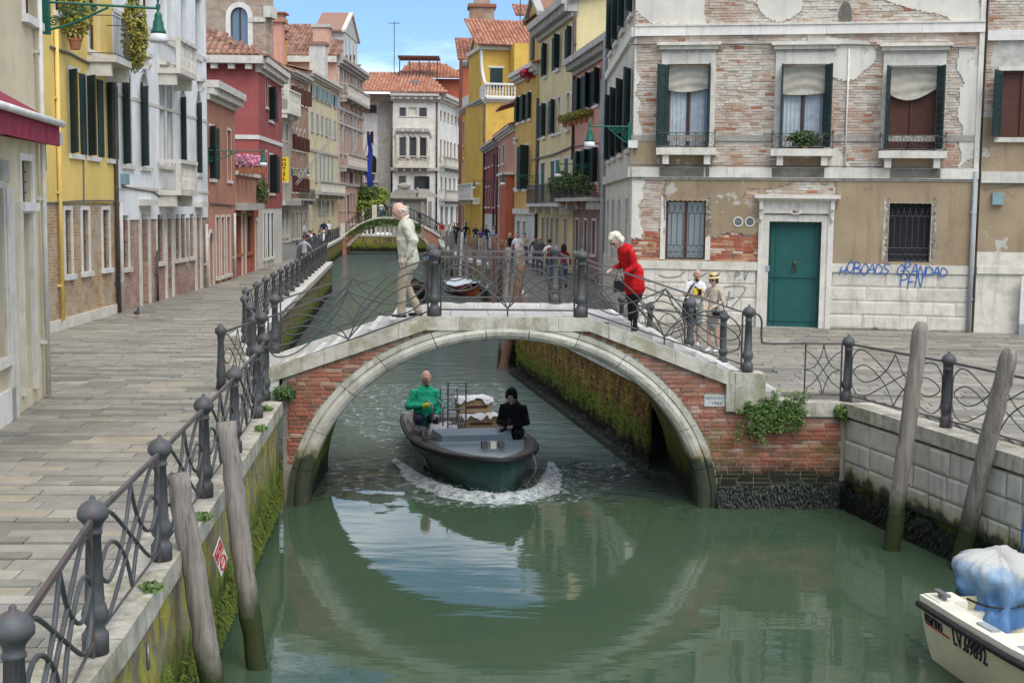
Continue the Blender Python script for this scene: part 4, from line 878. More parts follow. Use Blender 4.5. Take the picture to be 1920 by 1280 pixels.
# its gable end faces the camera
rt = f.root; mb = MB(); mb.bb(-.55, .0, -.35, 6.6, f.zt-.25, f.zt+.1); mb.build('cornice', 'trim', rt)
for i in range(8): MB().bb(-.42, 0, .2+i*.8, .5+i*.8, f.zt-.5, f.zt-.252).build('modillion', 'trim', rt)
MB().bb(-.05, .0, -.03, 3.0, f.z(497, 262)-.1, f.z(497, 262)+.1).build('string_course', 'trim_clean', rt)
MB().tube([(-.1, 2.6, 3.2), (-.1, 2.6, f.zt-.5)], .07, 8).build('drainpipe', 'p_terra', rt, True)
tiles(rt, -.5, f.L+.4, -.5, 3.4, f.zt+.1, f.zt+1.6, 'tile_old', .3, .5, hip=(3.0, 0)); tiles(rt, 0, 7.1, -.5, 2.6, f.zt+.1, f.zt+1.6, 'tile_old', .3, .5, hip=(0, 3.0), rot=(-math.pi/2, (0, 6.6, 0)))
mb = MB(); mb.bb(-.7, .25, 3.5, 4.45, 0, f.zt+1.7); o = mb.build('chimney', 'p_red', rt); MB().bb(-.704, .2, 3.62, 4.33, f.zt-.9, f.zt+1.4).build('chimney_patch', 'p_lime', o)
MB().bb(-.8, .35, 3.4, 4.55, f.zt+1.702, f.zt+2.0).build('chimney_band', 'b_far', o); MB().add([(-.8, 3.35, f.zt+2.0), (.35, 3.35, f.zt+2.0), (.35, 4.6, f.zt+2.0), (-.8, 4.6, f.zt+2.0), (-.8, 3.97, f.zt+3.0), (.35, 3.97, f.zt+3.0)], [(0, 4, 3), (1, 2, 5), (0, 1, 5, 4), (2, 3, 4, 5), (3, 2, 1, 0)]).build('chimney_hat', 'tile_new', o)

A6, B6 = (-18.6, 76.0), (-14.15, 75.4)
f = Fac('brick_tower_house', 'tall weathered brick house with a tall arched window behind the red house', 'building', A6, B6, 21, [(0, 30, 'b_tower', 0)], 1.4)
f.winp(432, 14, 465, 97, 'arch', pane='glass_blue', fm='trim_clean', key=False, fw=.28); f.wall(); f.band(f.z(470, 42), f.z(470, 33), .08, 'trim', f.u(469), f.L); f.band(f.z(470, 108), f.z(470, 98), .1, 'trim'); f.P('corbel', MB().bb(f.L-.1, f.L+.35, -.1, 1, f.z(495, 33), f.z(495, 12)), 'p_lime')

# set-back row beyond
rowx = lambda y: -18.7+.034*(y-103)
A, B = (rowx(102.5), 102.5), (rowx(109), 109)
f = Fac('hotel_house', 'narrow grey plaster hotel with a yellow vertical sign', 'building', A, B, 15.6, [(0, 3.2, 'p_lime', 0), (3.2, 11.6, 'p_grey', .03), (11.6, 20, 'p_ivory', .0)], 7)
f.row(526, 228, 262, [(526, 529.5), (536, 539)], 'closed', m='sh_brown'); f.row(526, 150, 172, [(528, 531)], 'closed'); f.row(524, 300, 340, [(524, 528), (534, 538)], 'closed', m='sh_brown'); f.row(522, 392, 445, [(520, 524), (528, 532), (536, 540)], 'plain', fm='trim', pane='inside', mull=0); f.wall()
balcony(f, f.u(521, 190), f.L, f.z(524, 206), .9, 1.6, 'trim', 'stone', 3, .3, .35); f.cornice(f.zt+.1, .4, .4, 'trim'); f.band(f.z(522, 385), f.z(522, 375), .9, 'trim_dirty', name='ledge'); f.roof(2.4, m='tile')
plant('roof terrace shrub above the hotel', spot(f, 519, 128, -1.0), (.7, .7, 1.3), 700, .14, 'leaf', None)
hs = thing('hotel_sign', 'yellow vertical sign lettered HOTEL hanging over the left quay', 'sign', (0, 0, 0)); mt('sign_yellow', (.72, .50, .02), .05, 3, .5); mt('sign_black', (.01, .01, .01), .05)
c = at_y(533, 318, 104.0); mb = MB().box((c[0], c[1], c[2]), (.72, .12, 1.95)); mb.build('sign_board', 'sign_yellow', hs); MB().tube([(c[0]-2.5, 104.3, c[2]+.7), (c[0], 104.1, c[2]+.7)], .03, 5).build('sign_bracket', 'iron_thin', hs)
for i, ch in enumerate('HOTEL'): text(ch, .40, 'sign_black', hs, mtx=Matrix.Translation((c[0], c[1]-.065, c[2]+.74-.37*i)) @ FRONT, bold=.012)
A, B = B, (rowx(116.8), 116.8)
f = Fac('brick_gothic_house', 'tall brick house with pointed windows and brown shutters past the hotel', 'building', A, B, 15.7, [(0, 3.4, 'p_grey', 0), (3.4, 20, 'b_far', .02)], 7)
f.row(547, 160, 190, [(546.5, 550), (555, 559), (563, 567), (570, 574)], 'shut', m='sh_brown', ang=(150, 120)); f.row(547, 240, 280, [(547, 549.5), (555, 558), (562, 565), (569, 572)], 'arch', gothic=.8, key=False, wallm='b_far', ang=(100, 100), m='sh_brown'); f.row(547, 318, 360, [(547, 549.5), (555, 558), (562, 565), (569, 572)], 'arch', gothic=.8, key=False, wallm='b_far', ang=(100, 100), m='sh_brown')
f.row(548, 398, 448, [(548, 551), (555, 559), (563, 567), (571, 575)], 'plain', fm='trim', pane='inside', mull=0); f.wall(); f.cornice(f.zt+.1, .6, .5, 'trim_dirty', .5); f.roof(2.6); balcony(f, .3, f.L-.3, f.z(548, 372), .7, .8, 'trim_dirty', 'iron', 4); chimney(f.root, 1.2, 1.2, f.zt-.2, 4.2, .9, 'p_pink2'); chimney(f.root, 5.4, 2.0, f.zt, 3.2, .9, 'p_pink2')
fl = thing('flagpoles', 'pair of slanting white flagpoles in front of the brick house', 'flagpole', spot(f, 548, 350, .1)); 
for dx in (0, 1.2): MB().tube([(0, dx, 0), (3.4, dx-2.2, 4.0)], .045, 6).build('pole', 'frame_white', fl)
lamp('small green bracket lamp beside the HOTEL sign', spot(f, 546, 318, .05), (1, -.15), 1.4, 0)
A, B = B, (rowx(132.2), 132.2)
f = Fac('cream_house', 'long pale yellow house with rows of pale blue shutters on the left', 'building', A, B, 16.4, [(0, 20, 'p_cream', 0)], 8)
f.row(583, 157, 181, [(583, 587), (593, 597), (602, 605.5), (610, 613.5), (617, 620), (626, 629)], 'shut', m='sh_blue', ang=(160, 160), fm='trim_dirty'); f.row(583, 211, 245, [(583, 587), (593, 597), (602, 605.5), (610, 613.5), (617, 620), (626, 629)], 'closed', m='sh_blue', fm='trim_dirty')
f.row(592, 290, 340, [(591, 594), (599, 602), (606, 609), (614, 617), (621, 624)], 'closed', m='sh_blue', fm='trim_dirty'); f.row(597, 377, 402, [(597, 601), (605, 608), (612, 616), (622, 625)], 'plain', fm='trim_dirty', pane='inside', mull=0); f.winp(607, 380, 611, 440, 'door', hood=False); f.wall(); f.cornice(f.zt+.1, .6, .6, 'trim', .6); f.band(f.z(585, 282)-.1, f.z(585, 282)+.15, .1, 'trim_dirty')
balcony(f, 1.0, f.L-.4, f.z(590, 360), .9, 1.0, 'trim_dirty', 'stone', 6, .25, .35); f.roof(2.0, m='tile_old'); chimney(f.root, 9.5, .8, f.zt, 3.4, 1.5, 'p_lime', 'tile_old', 'slab')
A, B = B, (rowx(149.7), 149.7)
f = Fac('pink_palazzo', 'tall pink and grey palazzo with white gable ending the left row', 'building', A, B, 19.4, [(0, 25, 'p_pinkp', 0)], 9)
c4 = [(637, 639.5), (645, 648), (650.5, 653), (656, 658.5), (661, 663.5), (670, 672.5)]
f.row(640, 128, 168, c4, 'plain', fm='trim_dirty', pane='glass_pale', fw=.25); f.row(640, 240, 288, c4, 'plain', fm='trim_dirty', pane='glass_pale', fw=.25); f.row(640, 212, 224, c4, 'plain', fm='trim_dirty', pane='glass_dark', fw=.2); f.row(640, 315, 345, [(644, 647), (656, 660), (668, 671)], 'plain', fm='trim_dirty', fw=.2); f.row(640, 362, 395, [(637, 640), (645, 648), (655, 659), (662, 665), (671, 674)], 'plain', fm='trim_dirty', pane='inside', mull=0, fw=.2); f.winp(650, 365, 655, 438, 'door', hood=False); f.wall()
f.cornice(f.zt+.1, .9, .8, 'trim_dirty', .8)
for py, h in ((180, 1.2), (310, 1.2)): balcony(f, 1.2, f.L-1.0, f.z(640, py), .9, h, 'trim_dirty', 'stone', 5, .3, .4)
for py in (205, 232, 345): f.band(f.z(640, py)-.15, f.z(640, py)+.15, .18, 'trim_dirty')
for px in (634, 642, 660, 667, 677): f.P('pilaster', MB().bb(f.u(px)-.25, f.u(px)+.25, -.15, .02, f.z(640, 345), f.zt-.9), 'trim_dirty')
ub = f.P('attic', MB().bb(f.u(645), f.u(670), -.02, 3.0, f.zt, f.zt+3.0), 'p_lime'); gable(f.root, f.u(645)-.3, f.u(670)+.3, f.zt+3.0, 2.2, -.1, 3.0, 'trim_dirty', 'trim'); 
for px in (650, 657, 664): MB().bb(f.u(px)-.5, f.u(px)+.3, -.06, -.022, f.zt+.5, f.zt+2.5).build('window', 'glass_dark', ub)
tiles(f.root, 0, 9.4, -.5, 9, f.zt+.1, f.zt+4.4, 'tile_old', .38, .6, hip=(0, 1.2), rot=(-math.pi/2, (0, 9, 0))); MB().bb(-.5, .05, .0, 9, f.zt-.5, f.zt+.1).build('cornice', 'trim', f.root); chimney(f.root, -.9, 5.4, f.zt-3, 5.0, 1.0, 'p_ochre2', 'trim_dirty', 'slab'); chimney(f.root, .6, 1.6, f.zt-.1, 3.0, 1.6, 'p_pinkp', 'trim_dirty', 'slab')
fg = thing('flags', 'blue and green flags hanging from poles on the pink palazzo', 'flag', spot(f, 677, 300, .1)); mt('flag_blue', (.03, .05, .35), .2, 4, .9); mt('flag_green', (.02, .25, .06), .2, 4, .9); mt('flag_red', (.45, .02, .03), .2, 4, .9)
for dx, m in ((0, 'flag_blue'), (.9, 'flag_green')):
    MB().tube([(0, dx, 0), (1.0, dx*.5-.8, 3.2)], .05, 6).build('pole', 'frame_white', fg); mb = MB(); n = 12
    for i in range(n):
        z0, z1 = 2.9-6.2*i/n, 2.9-6.2*(i+1)/n; w = lambda z: .12+.22*min(1, (2.9-z)/3); o_ = lambda z: .12*math.sin(z*1.7); mb.quad((.9-w(z1)+o_(z1), dx*.5-.8+.2*math.sin(z1), z1), (.9+w(z1)+o_(z1), dx*.5-.9, z1), (.9+w(z0)+o_(z0), dx*.5-.9, z0), (.9-w(z0)+o_(z0), dx*.5-.8+.2*math.sin(z0), z0))
    mb.build('flag', m, fg, True)
# ------------------------------------------------------------------ big brick corner building on the right
from mathutils import noise as mnoise
A, B = (3.12, 34.66), (11.67, 33.13)
brickmat('brick_wash', [(6, (.60, .54, .44)), (5, (.55, .46, .37)), (3, (.52, .39, .30)), (.7, (.42, .16, .085)), (1.2, (.44, .31, .22)), (3, (.64, .59, .50)), (1.5, (.48, .40, .31))], patch=.6); brickmat('brick_bare', [(4, (.42, .12, .055)), (3, (.36, .10, .055)), (2, (.50, .26, .14)), (1.6, (.58, .47, .36)), (1, (.27, .10, .06))])
f = RB = Fac('brick_corner_building', 'large weathered brick corner building with teal door and stone bands on the right', 'building', A, B, 11.6, [(0, 20, 'mortar_pale', 0)], 11.5, sides=False)
ups = [(1252, 121, 1329, 276), (1466, 121, 1548, 278), (1668, 124, 1758, 282)]
for r in ups: f.win(*f.rect(*r), 'plain', pane='glass_blue', fm=None, sill=False, dep=.3, mull=1)
f.winp(1249, 375, 1323, 486, 'plain', pane='glass_pale', fm='trim', fw=.13, mull=1, dep=.2, sill=False); f.winp(1668, 381, 1745, 491, 'plain', pane='inside', fm='trim', fw=.13, mull=0, dep=.2, sill=False)
f.winp(1443, 415, 1537, 640, 'door', m='door_teal', fm='trim', fw=.17, panels=1, hood=False, dep=.22)
f.wall(); rt = f.root; W0 = f.walls[0]; ca, sa = math.cos(rotz(A, B)), math.sin(rotz(A, B))
def pxof(u, z): return proj(A[0]+u*ca, A[1]+u*sa, z+f.base)
def nz(u, z, s, k=0): return mnoise.noise(Vector((u*s+k*13.1, z*s, k*7.7)))
inhole = lambda u, z, m=.0: any(h[0]-m < u < h[1]+m and h[2]-m < z < h[3]+m for h in f.holes)
zb = [f.z(1183, v) for v in (332, 313, 69, 52)]; zpl = f.z(1300, 505); zpl2 = f.z(1300, 489)
def expo(u, z):
    """what shows here: 'w' washed brick, 'r' bare red brick, 'p' plaster, 't' tan plaster"""
    if z < zpl2: return 's'
    x, y = pxof(u, z); x += 13*nz(u, z, 1.7)+7*nz(u, z, 5, 1); y += 11*nz(u, z, 1.7, 2)+6*nz(u, z, 5, 3)
    if zb[0] > z:
        if x < 1243: return 'p' if x < 1204 and y < 450 else ('r' if y > 428 else 'w')
        if y > 440 and 1320 < x < 1427: return 'r'
        if 355 < y < 402 and x > 1382+abs(y-375)*.8 and x < 1430: return 'w'
        if 1440 < x < 1568 and y < 374 and y > 340+abs(x-1510)*.12: return 'w'
        return 't'
    if z < zb[3]:
        if x < 1240 and y > 262: return 't'
        if x < 1196 and nz(u, z, .8, 5) > -.25: return 'p'
        if x > 1800 and nz(u, z, .8, 6) > -.2: return 'p'
        if any(a-6 < x < c+6 and y > 292 for a, b_, c, d in ups): return 't'
        return 'p' if nz(u, z, .9, 8) > .42 else 'w'
    return 'p' if nz(u, z, .55, 9) > .12 else 'w'
allb = courses(0, f.L, zpl2, f.zt, lambda u, z: not inhole(u, z, .02) and expo(u, z) in 'wr' and not (zb[0] < z < zb[1]), .25, .069, .009, lenvar=.5)
red = [p for p in allb if expo(p[0], p[1]) == 'r']; was = [p for p in allb if expo(p[0], p[1]) == 'w']
lay(red, 'brick_bare', W0, 'brick', .016, .05, 0, 150, lambda p: -p[1]); lay(was, 'brick_wash', W0, 'brick', .012, .05, 0, 150, lambda p: abs(pxof(p[0], p[1])[1]-200), wild=.9)
def jit(i, j, q): return (i+.42*math.sin(i*12.9898+j*78.233))*q, zpl2+(j+.42*math.sin(i*39.346+j*11.135))*q
def skin(ch, m, y, q=.034):
    mb = MB(); n, k = int(f.L/q), int((f.zt-zpl2)/q); on = {}
    for i in range(n):
        for j in range(k):
            u, z = (i+.5)*q, zpl2+(j+.5)*q
            if not inhole(u, z, 0) and expo(u, z) == ch: on[(i, j)] = 1
    for (i, j) in on:
        a, b, c, d = jit(i, j, q), jit(i+1, j, q), jit(i+1, j+1, q), jit(i, j+1, q); F_ = lambda p, yy: (p[0], yy, p[1]); mb.quad(F_(a, y), F_(b, y), F_(c, y), F_(d, y))
        if (i-1, j) not in on: mb.quad(F_(a, 0), F_(a, y), F_(d, y), F_(d, 0))
        if (i+1, j) not in on: mb.quad(F_(b, y), F_(b, 0), F_(c, 0), F_(c, y))
        if (i, j-1) not in on: mb.quad(F_(a, 0), F_(b, 0), F_(b, y), F_(a, y))
        if (i, j+1) not in on: mb.quad(F_(d, y), F_(c, y), F_(c, 0), F_(d, 0))
    return f.P('plaster', mb, m, kind='stuff')
skin('t', 'p_tan', -.035); skin('p', 'p_wash', -.03)
# stone: plinth blocks, bands
hol = [h for h in f.holes]; pm = lambda u, z: not inhole(u, z, .19)
lay(courses(0, f.L, .02, zpl, pm, .95, (zpl-.02)/4, .006, random.Random(3), lenvar=.8), 'plinth', W0, 'stone_block', .05, .06, -.0, 300, None, rnd, .12)
for a, b in ((0, f.u(1427, 495)), (f.u(1553, 495), f.L)): f.band(zpl+.003, zpl2, .085, 'plinth', a, b, step=1.7)
f.band(zb[0], zb[1], .12, 'trim', step=1.6); f.band(zb[0]-.06, zb[0]-.004, .07, 'trim_dirty'); f.band(zb[2], zb[3], .10, 'trim_clean', step=1.8); f.band(zb[3]+.004, zb[3]+.05, .13, 'trim')
zs0, zs1 = f.z(1380, 265), f.z(1380, 254); 
for a, b in ((.0, f.u(1234, 260)), (f.u(1343, 260), f.u(1441, 260)), (f.u(1556, 260), f.u(1655, 260)), (f.u(1770, 260), f.L)): f.band(zs0, zs1, .05, 'trim')
f.P('quoin_strip', MB().bb(f.L-.12, f.L, -.07, .02, zpl2, f.zt), 'trim'); f.P('quoin_strip', MB().bb(0, .14, -.05, .02, 0, zpl), 'trim')
# upper windows: surrounds, shutters, blinds, curtains, iron balconettes
wins = [o for o in rt.children if o.name.startswith('window')]
def balconette(u0, u1, z):
    o = f.P('balconette', MB().bb(u0, u1, -.42, 0, z-.18, z), 'trim')
    for c in (u0+.16, u1-.30): MB().bb(c, c+.16, -.34, 0, z-.42, z-.182).build('bracket', 'trim', o)
    mb = MB()
    for zz in (z+.04, z+.38): mb.tube([(u0+.03, 0, zz), (u0+.03, -.38, zz), (u1-.03, -.38, zz), (u1-.03, 0, zz)], .011, 5)
    n = 6; w = (u1-u0-.06)/n
    for i in range(n+1): a = u0+.03+i*w; mb.tube([(a, -.38, z), (a, -.38, z+.40)], .009, 4)
    for i in range(n):
        a = u0+.03+i*w; c = a+w/2; zc = z+.21
        hx = [(a+w*.2, zc), (a+w*.35, zc+.09), (a+w*.65, zc+.09), (a+w*.8, zc), (a+w*.65, zc-.09), (a+w*.35, zc-.09), (a+w*.2, zc)]
        mb.tube([(p, -.38, q) for p, q in hx], .006, 4, False)
        for p, q, r_, t in ((a, z+.38, a+w*.35, zc+.09), (a+w, z+.38, a+w*.65, zc+.09), (a, z+.04, a+w*.35, zc-.09), (a+w, z+.04, a+w*.65, zc-.09)): mb.tube([(p, -.38, q), (r_, -.38, t)], .006, 4, False)
    for c in (u0+.03, u1-.03): mb.ball((c, -.38, z+.43), .03, 6)
    mb.build('iron_guard', 'iron_thin', o)
def blind(o, u0, u1, zt, h, y, sag, m='blind'):
    mb = MB(); n, k = 16, 14; vs = []
    for j in range(k+1):
        for i in range(n+1):
            s, t = i/n, j/k; dz = h*t*(1+sag*math.sin(math.pi*s*(1 if sag > 0 else 2)+.3)); vs.append((lerp(u0, u1, s), y-.05*abs(math.sin(t*9+2.2*math.sin(s*3)))-.03*t, zt-dz))
    mb.add(vs, [(j*(n+1)+i, (j+1)*(n+1)+i, (j+1)*(n+1)+i+1, j*(n+1)+i+1) for j in range(k) for i in range(n)]); mb.build('blind', m, o, True)
angs = [(128, 96), (92, 110), (106, 106)]; bl = [(.62, .12), (.72, .05), (.62, .35)]
for w, r, an, (bh, sg) in zip(wins, ups, angs, bl):
    u0, u1, z0, z1 = f.rect(*r); c = (u0+u1)/2; wd = u1-u0; fw = .155
    mb = MB(); mb.bb(u0-fw, u0, -.06, .02, z0, z1+.3); mb.bb(u1, u1+fw, -.06, .02, z0, z1+.3); mb.bb(u0, u1, -.058, .02, z1, z1+.3); mb.build('frame', 'trim', w)
    MB().bb(u0-fw-.02, u1+fw+.02, -.075, .02, z1+.302, z1+.36).build('frame', 'trim_dirty', w)
    mb = MB(); mb.bb(u0-fw-.12, u1+fw+.12, -.26, .02, z1+.46, z1+.54); mb.bb(u0-fw-.06, u1+fw+.06, -.17, .02, z1+.364, z1+.457); mb.build('hood', 'trim', w)
    me = shutter(.40, z1-z0-.04, 14, 'sh_dark')
    for i, a in enumerate(an): q = put('shutter', me, w, None, ((u0+.02 if i == 0 else u1-.02), -.07, z0+.02)); q.rotation_euler = (0, 0, -R(a) if i == 0 else math.pi+R(a))
    blind(w, u0+.03, u1-.03, z1-.01, bh, .20, sg)
    if r[0] < 1600:
        mb = MB(); n = 26
        for s0, s1 in ((.08, .45), (.56, .88)):
            xs = [lerp(u0+wd*s0, u0+wd*s1, i/n) for i in range(n+1)]
            for a, b in zip(xs, xs[1:]): mb.quad((a, .285+.012*math.sin(a*60), z0+.05), (b, .285+.012*math.sin(b*60), z0+.05), (b, .285+.012*math.sin(b*60), z1-.3), (a, .285+.012*math.sin(a*60), z1-.3))
        mb.build('curtain', 'curtain', w, True)
    else:
        MB().quad((u0, .295, z0), (u1, .295, z0), (u1, .295, z1), (u0, .295, z1)).build('inner_door', 'frame_brown', w)
    balconette(u0-.22, u1+.22, z0-.03)
plant('olive plant on the middle iron balconette of the brick corner building', spot(f, 1508, 262, .3), (.45, .14, .22), 380, .07, 'leaf_dark', .1)
# ground floor windows: scrolled iron grilles
for r in ((1249, 375, 1323, 486), (1668, 381, 1745, 491)):
    u0, u1, z0, z1 = f.rect(*r); mb = MB(); n = 7; h = z1-z0
    for z in (z0+.04, z0+h*.13, z0+h*.24, z0+h*.78): mb.tube([(u0, .05, z), (u1, .05, z)], .010, 4)
    for i in range(1, n):
        x = lerp(u0, u1, i/n); mb.tube([(x, .05, z0+h*.24), (x, .05, z0+h*.78)], .009, 4)
        mb.tube(smooth([(x-.08, .05, z0+h*.92), (x-.04, .05, z0+h*.80), (x, .05, z0+h*.78), (x+.04, .05, z0+h*.80), (x+.08, .05, z0+h*.92)], 4), .007, 4)
        mb.tube([(x-.075, .05, z0+.04), (x, .05, z0+h*.13), (x+.075, .05, z0+.04)], .006, 4); mb.tube([(x-.075, .05, z0+h*.24), (x, .05, z0+h*.13), (x+.075, .05, z0+h*.24)], .006, 4)
    f.P('window_grille', mb, 'iron_thin')
# door surround
d0, d1, dz = f.u(1443, 500), f.u(1537, 500), f.z(1490, 415); dr = [o for o in rt.children if o.name.startswith('door')][0]
mb = MB(); mb.bb(d0-.30, d1+.30, -.12, .02, dz+.20, dz+.52); mb.build('lintel', 'trim', dr); mb = MB(); mb.bb(d0-.44, d1+.44, -.36, .02, dz+.58, dz+.68); mb.bb(d0-.36, d1+.36, -.26, .02, dz+.522, dz+.578); mb.build('hood', 'trim', dr)
for c in (d0-.26, d1+.26): m_ = MB(); m_.bb(c-.05, c+.05, -.26, -.0, dz+.30, dz+.52); m_.bb(c-.045, c+.045, -.18, -.0, dz+.08, dz+.298); m_.ball((c, -.16, dz+.06), (.05, .06, .07), 8); m_.build('console', 'trim', dr)
for c in (d0-.24, d1+.24): MB().bb(c-.07, c+.07, -.10, .02, 0, dz+.198).build('outer_jamb', 'trim', dr)
mt('brass', (.10, .07, .03), .2, 6, .35, metal=.7); kn = MB(); kc = (d0+d1)/2; kn.ball((kc, .18, f.z(1490, 495)), (.05, .04, .07), 8); kn.tube([(kc+.06*math.cos(a*.5), .15, f.z(1490, 505)+.08*math.sin(a*.5)) for a in range(13)], .012, 5); kn.build('knocker', 'brass', dr)
mb = MB()
for x in (d0+.14, d1-.16): mb.bb(x, x+.016, .175, .222, .05, dz-.06)
mb.build('door_moulding', 'sh_teal', dr); MB().bb(d0-.09, d0-.0, -.085, -.0, f.z(1447, 508), f.z(1447, 498)).build('intercom', 'zinc', dr)
nc = f.u(1492, 397), f.z(1492, 397); npl = f.P('number_plate', MB().add([(nc[0]+.17*math.cos(a*math.pi/12), y, nc[1]+.075*math.sin(a*math.pi/12)) for y in (-.14, -.12) for a in range(24)], [tuple(range(24))]+[((i+1) % 24, i, 24+i, 24+(i+1) % 24) for i in range(24)]), 'trim_clean')
mt('letter_red', (.25, .07, .05), .1); text('861', .11, 'letter_red', npl, mtx=Matrix.Translation((nc[0], -.143, nc[1])) @ FRONT, bold=.003)
for px in (1384, 1406):
    u, z = f.uz(px, 416); o = f.P('vent', MB().tube([(u+.115*math.cos(a*math.pi/10), -.045, z+.115*math.sin(a*math.pi/10)) for a in range(21)], .018, 6), 'trim_clean'); MB().add([(u+.1*math.cos(a*math.pi/10), -.037, z+.1*math.sin(a*math.pi/10)) for a in range(20)], [tuple(range(20))]).build('vent_hole', 'inside', o)
    for k in range(-2, 3): l = .1*math.sqrt(1-(k*.33)**2); MB().bb(u-l, u+l, -.048, -.038, z+k*.034-.008, z+k*.034+.006).build('vent_slat', 'zinc', o)
f.pipe(1583, 92, 335, .022, 'frame_white', .05, name='conduit'); f.pipe(1834, 322, 625, .055, 'zinc', .12); f.cable([(1180, 84), (1400, 84), (1600, 85), (1830, 91)], .025, 'cable', .08); f.cable([(1180, 309), (1500, 311), (1830, 317)], .016, 'cable', .1)
f.P('meter_box', MB().bb(f.u(1179, 270), f.u(1197, 270), -.2, -.02, f.z(1188, 278), f.z(1188, 264)), 'frame_white')
# wear with its own shape: dark run-off patches on the lower band
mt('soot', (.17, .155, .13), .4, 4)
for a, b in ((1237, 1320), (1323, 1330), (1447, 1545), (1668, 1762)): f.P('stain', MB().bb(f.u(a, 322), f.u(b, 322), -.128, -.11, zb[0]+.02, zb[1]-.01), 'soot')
f.P('stain', MB().add([(f.u(1585, 20)+.16*math.cos(t*math.pi/8)*(1+.1*nz(t, 0, 3)), -.038, f.z(1585, 28)+(.33 if t < 9 else .45)*math.sin(t*math.pi/8)) for t in range(16)], [tuple(range(16))]), 'soot')
# graffiti
GL = {'H': [[(0, 0), (.05, 1)], [(.75, 0), (.7, 1)], [(0, .45), (.8, .6)]], 'O': [[(.4, 1), (.05, .7), (.05, .25), (.4, 0), (.75, .3), (.75, .75), (.4, 1)]], 'B': [[(0, 0), (.05, 1), (.6, .85), (.6, .6), (.05, .52), (.7, .4), (.65, .08), (0, 0)]], 'A': [[(0, 0), (.4, 1), (.8, 0)], [(.1, .35), (.75, .4)]], 'D': [[(0, 0), (.05, 1), (.6, .85), (.8, .45), (.5, .05), (0, 0)]], 'S': [[(.75, .9), (.3, 1), (.05, .75), (.4, .5), (.75, .3), (.4, 0), (0, .12)]],
      'G': [[(.75, .85), (.4, 1), (.05, .6), (.15, .1), (.5, 0), (.8, .2), (.8, .45), (.45, .45)]], 'R': [[(0, 0), (.05, 1), (.6, .9), (.6, .6), (.05, .5), (.75, 0)]], 'N': [[(0, 0), (.08, 1), (.65, 0), (.75, 1)]], 'P': [[(0, 0), (.05, 1), (.65, .9), (.65, .6), (.05, .48)]], 'F': [[(0, 0), (.05, 1), (.7, 1)], [(.05, .52), (.55, .55)]], 'V': [[(0, 1), (.3, 0), (.7, 1)]], '.': [[(.2, .0), (.3, .05)]]}
mt('spray_blue', (.03, .13, .45), .15, 9, .7, bump=0); mt('spray_grey', (.25, .26, .27), .4, 5, .8, bump=0)
def strokes(paths, m, r):
    mb = MB()
    for P in paths:
        for a, b in zip(P, P[1:]):
            d = (b-a); d = d.normalized() if d.length > 1e-5 else Vector((1, 0, 0)); nn = Vector((-d.z, 0, d.x))*r; a2, b2 = a-d*r*.6, b+d*r*.6; mb.quad(a2-nn, b2-nn, b2+nn, a2+nn)
    mb.build('graffiti_letter', m, rt, kind=None)
def graffiti(txt, px0, px1, pyt, pyb, m, r=.012, y=-.105):
    n = len(txt); u0, u1 = f.u(px0, pyt), f.u(px1, pyt); zt, zb_ = f.z((px0+px1)/2, pyt), f.z((px0+px1)/2, pyb); w = (u1-u0)/n
    for i, ch in enumerate(txt):
        j = rnd.uniform(-.06, .03); sc = rnd.uniform(.95, 1.4)
        for st in GL.get(ch, []): strokes([smooth([(u0+w*(i+s*1.12)+.03*t, y, lerp(zb_, zt, t*sc)+j) for s, t in st], 4)], m, r)
graffiti('HOBOADS GRANDAD', 1574, 1776, 497, 513, 'spray_blue', .013); graffiti('PFN', 1688, 1730, 519, 537, 'spray_blue', .013, -.066); graffiti('P.V', 1378, 1402, 511, 524, 'spray_grey', .012, -.066)
for pts in ([(1358, 537), (1398, 539), (1370, 578)], [(1368, 545), (1362, 575)], [(1355, 562), (1378, 558)], [(1236, 515), (1250, 520), (1275, 517), (1284, 508)], [(1300, 512), (1312, 518), (1325, 512)], [(1330, 512), (1342, 520), (1350, 511)]): strokes([smooth([(f.u(*p), -.066, f.z(*p)) for p in pts], 5)], 'spray_grey', .014)
lamp('green bracket street lamp on the corner of the big brick building', spot(f, 1181, 238, .02), (-1, -.05), 1.05, 0)
# side wall along the canal (same building, second face)
S_A, S_B = (3.24, 46.5), (3.12, 34.66)
sr = math.atan2(S_B[1]-S_A[1], S_B[0]-S_A[0])-rotz(A, B)
class Side(Fac):
    def __init__(s, A, B, zt, zones, parent, pr, PA):
        s.A, s.B = A, B; s.L = dist(A, B); s.base = QZ; s.zt = zt-QZ; s.zones = zones; s.holes = []; s.late = []; s.depth = .4; s.sides = False
        e = bpy.data.objects.new('side_front', MB().bb(0, .01, .3, .31, 0, .01).mesh('side_front', 'joint')); col.objects.link(e); e.parent = parent; q = Matrix.Rotation(-pr, 3, 'Z') @ Vector((A[0]-PA[0], A[1]-PA[1], 0)); e.location = q; e.rotation_euler = (0, 0, rotz(A, B)-pr); s.root = e
sd = Side(S_A, S_B, 11.6, [(0, 20, 'p_wash', 0)], rt, rotz(A, B), A); uz0, uz1 = f.rect(*ups[0])[2:]
for c in (sd.L-1.4, sd.L-4.4, sd.L-7.2, sd.L-9.8):
    sd.win(c-.55, c+.55, uz0, uz1, 'shut', ang=(174, 158), fm='trim', mull=1); sd.win(c-.55, c+.55, zb[3]+.5, f.zt-.1, 'shut', ang=(174, 158), fm='trim'); sd.win(c-.45, c+.45, 1.1, 3.3, 'plain', fm='trim', pane='inside', mull=0, bars=5)
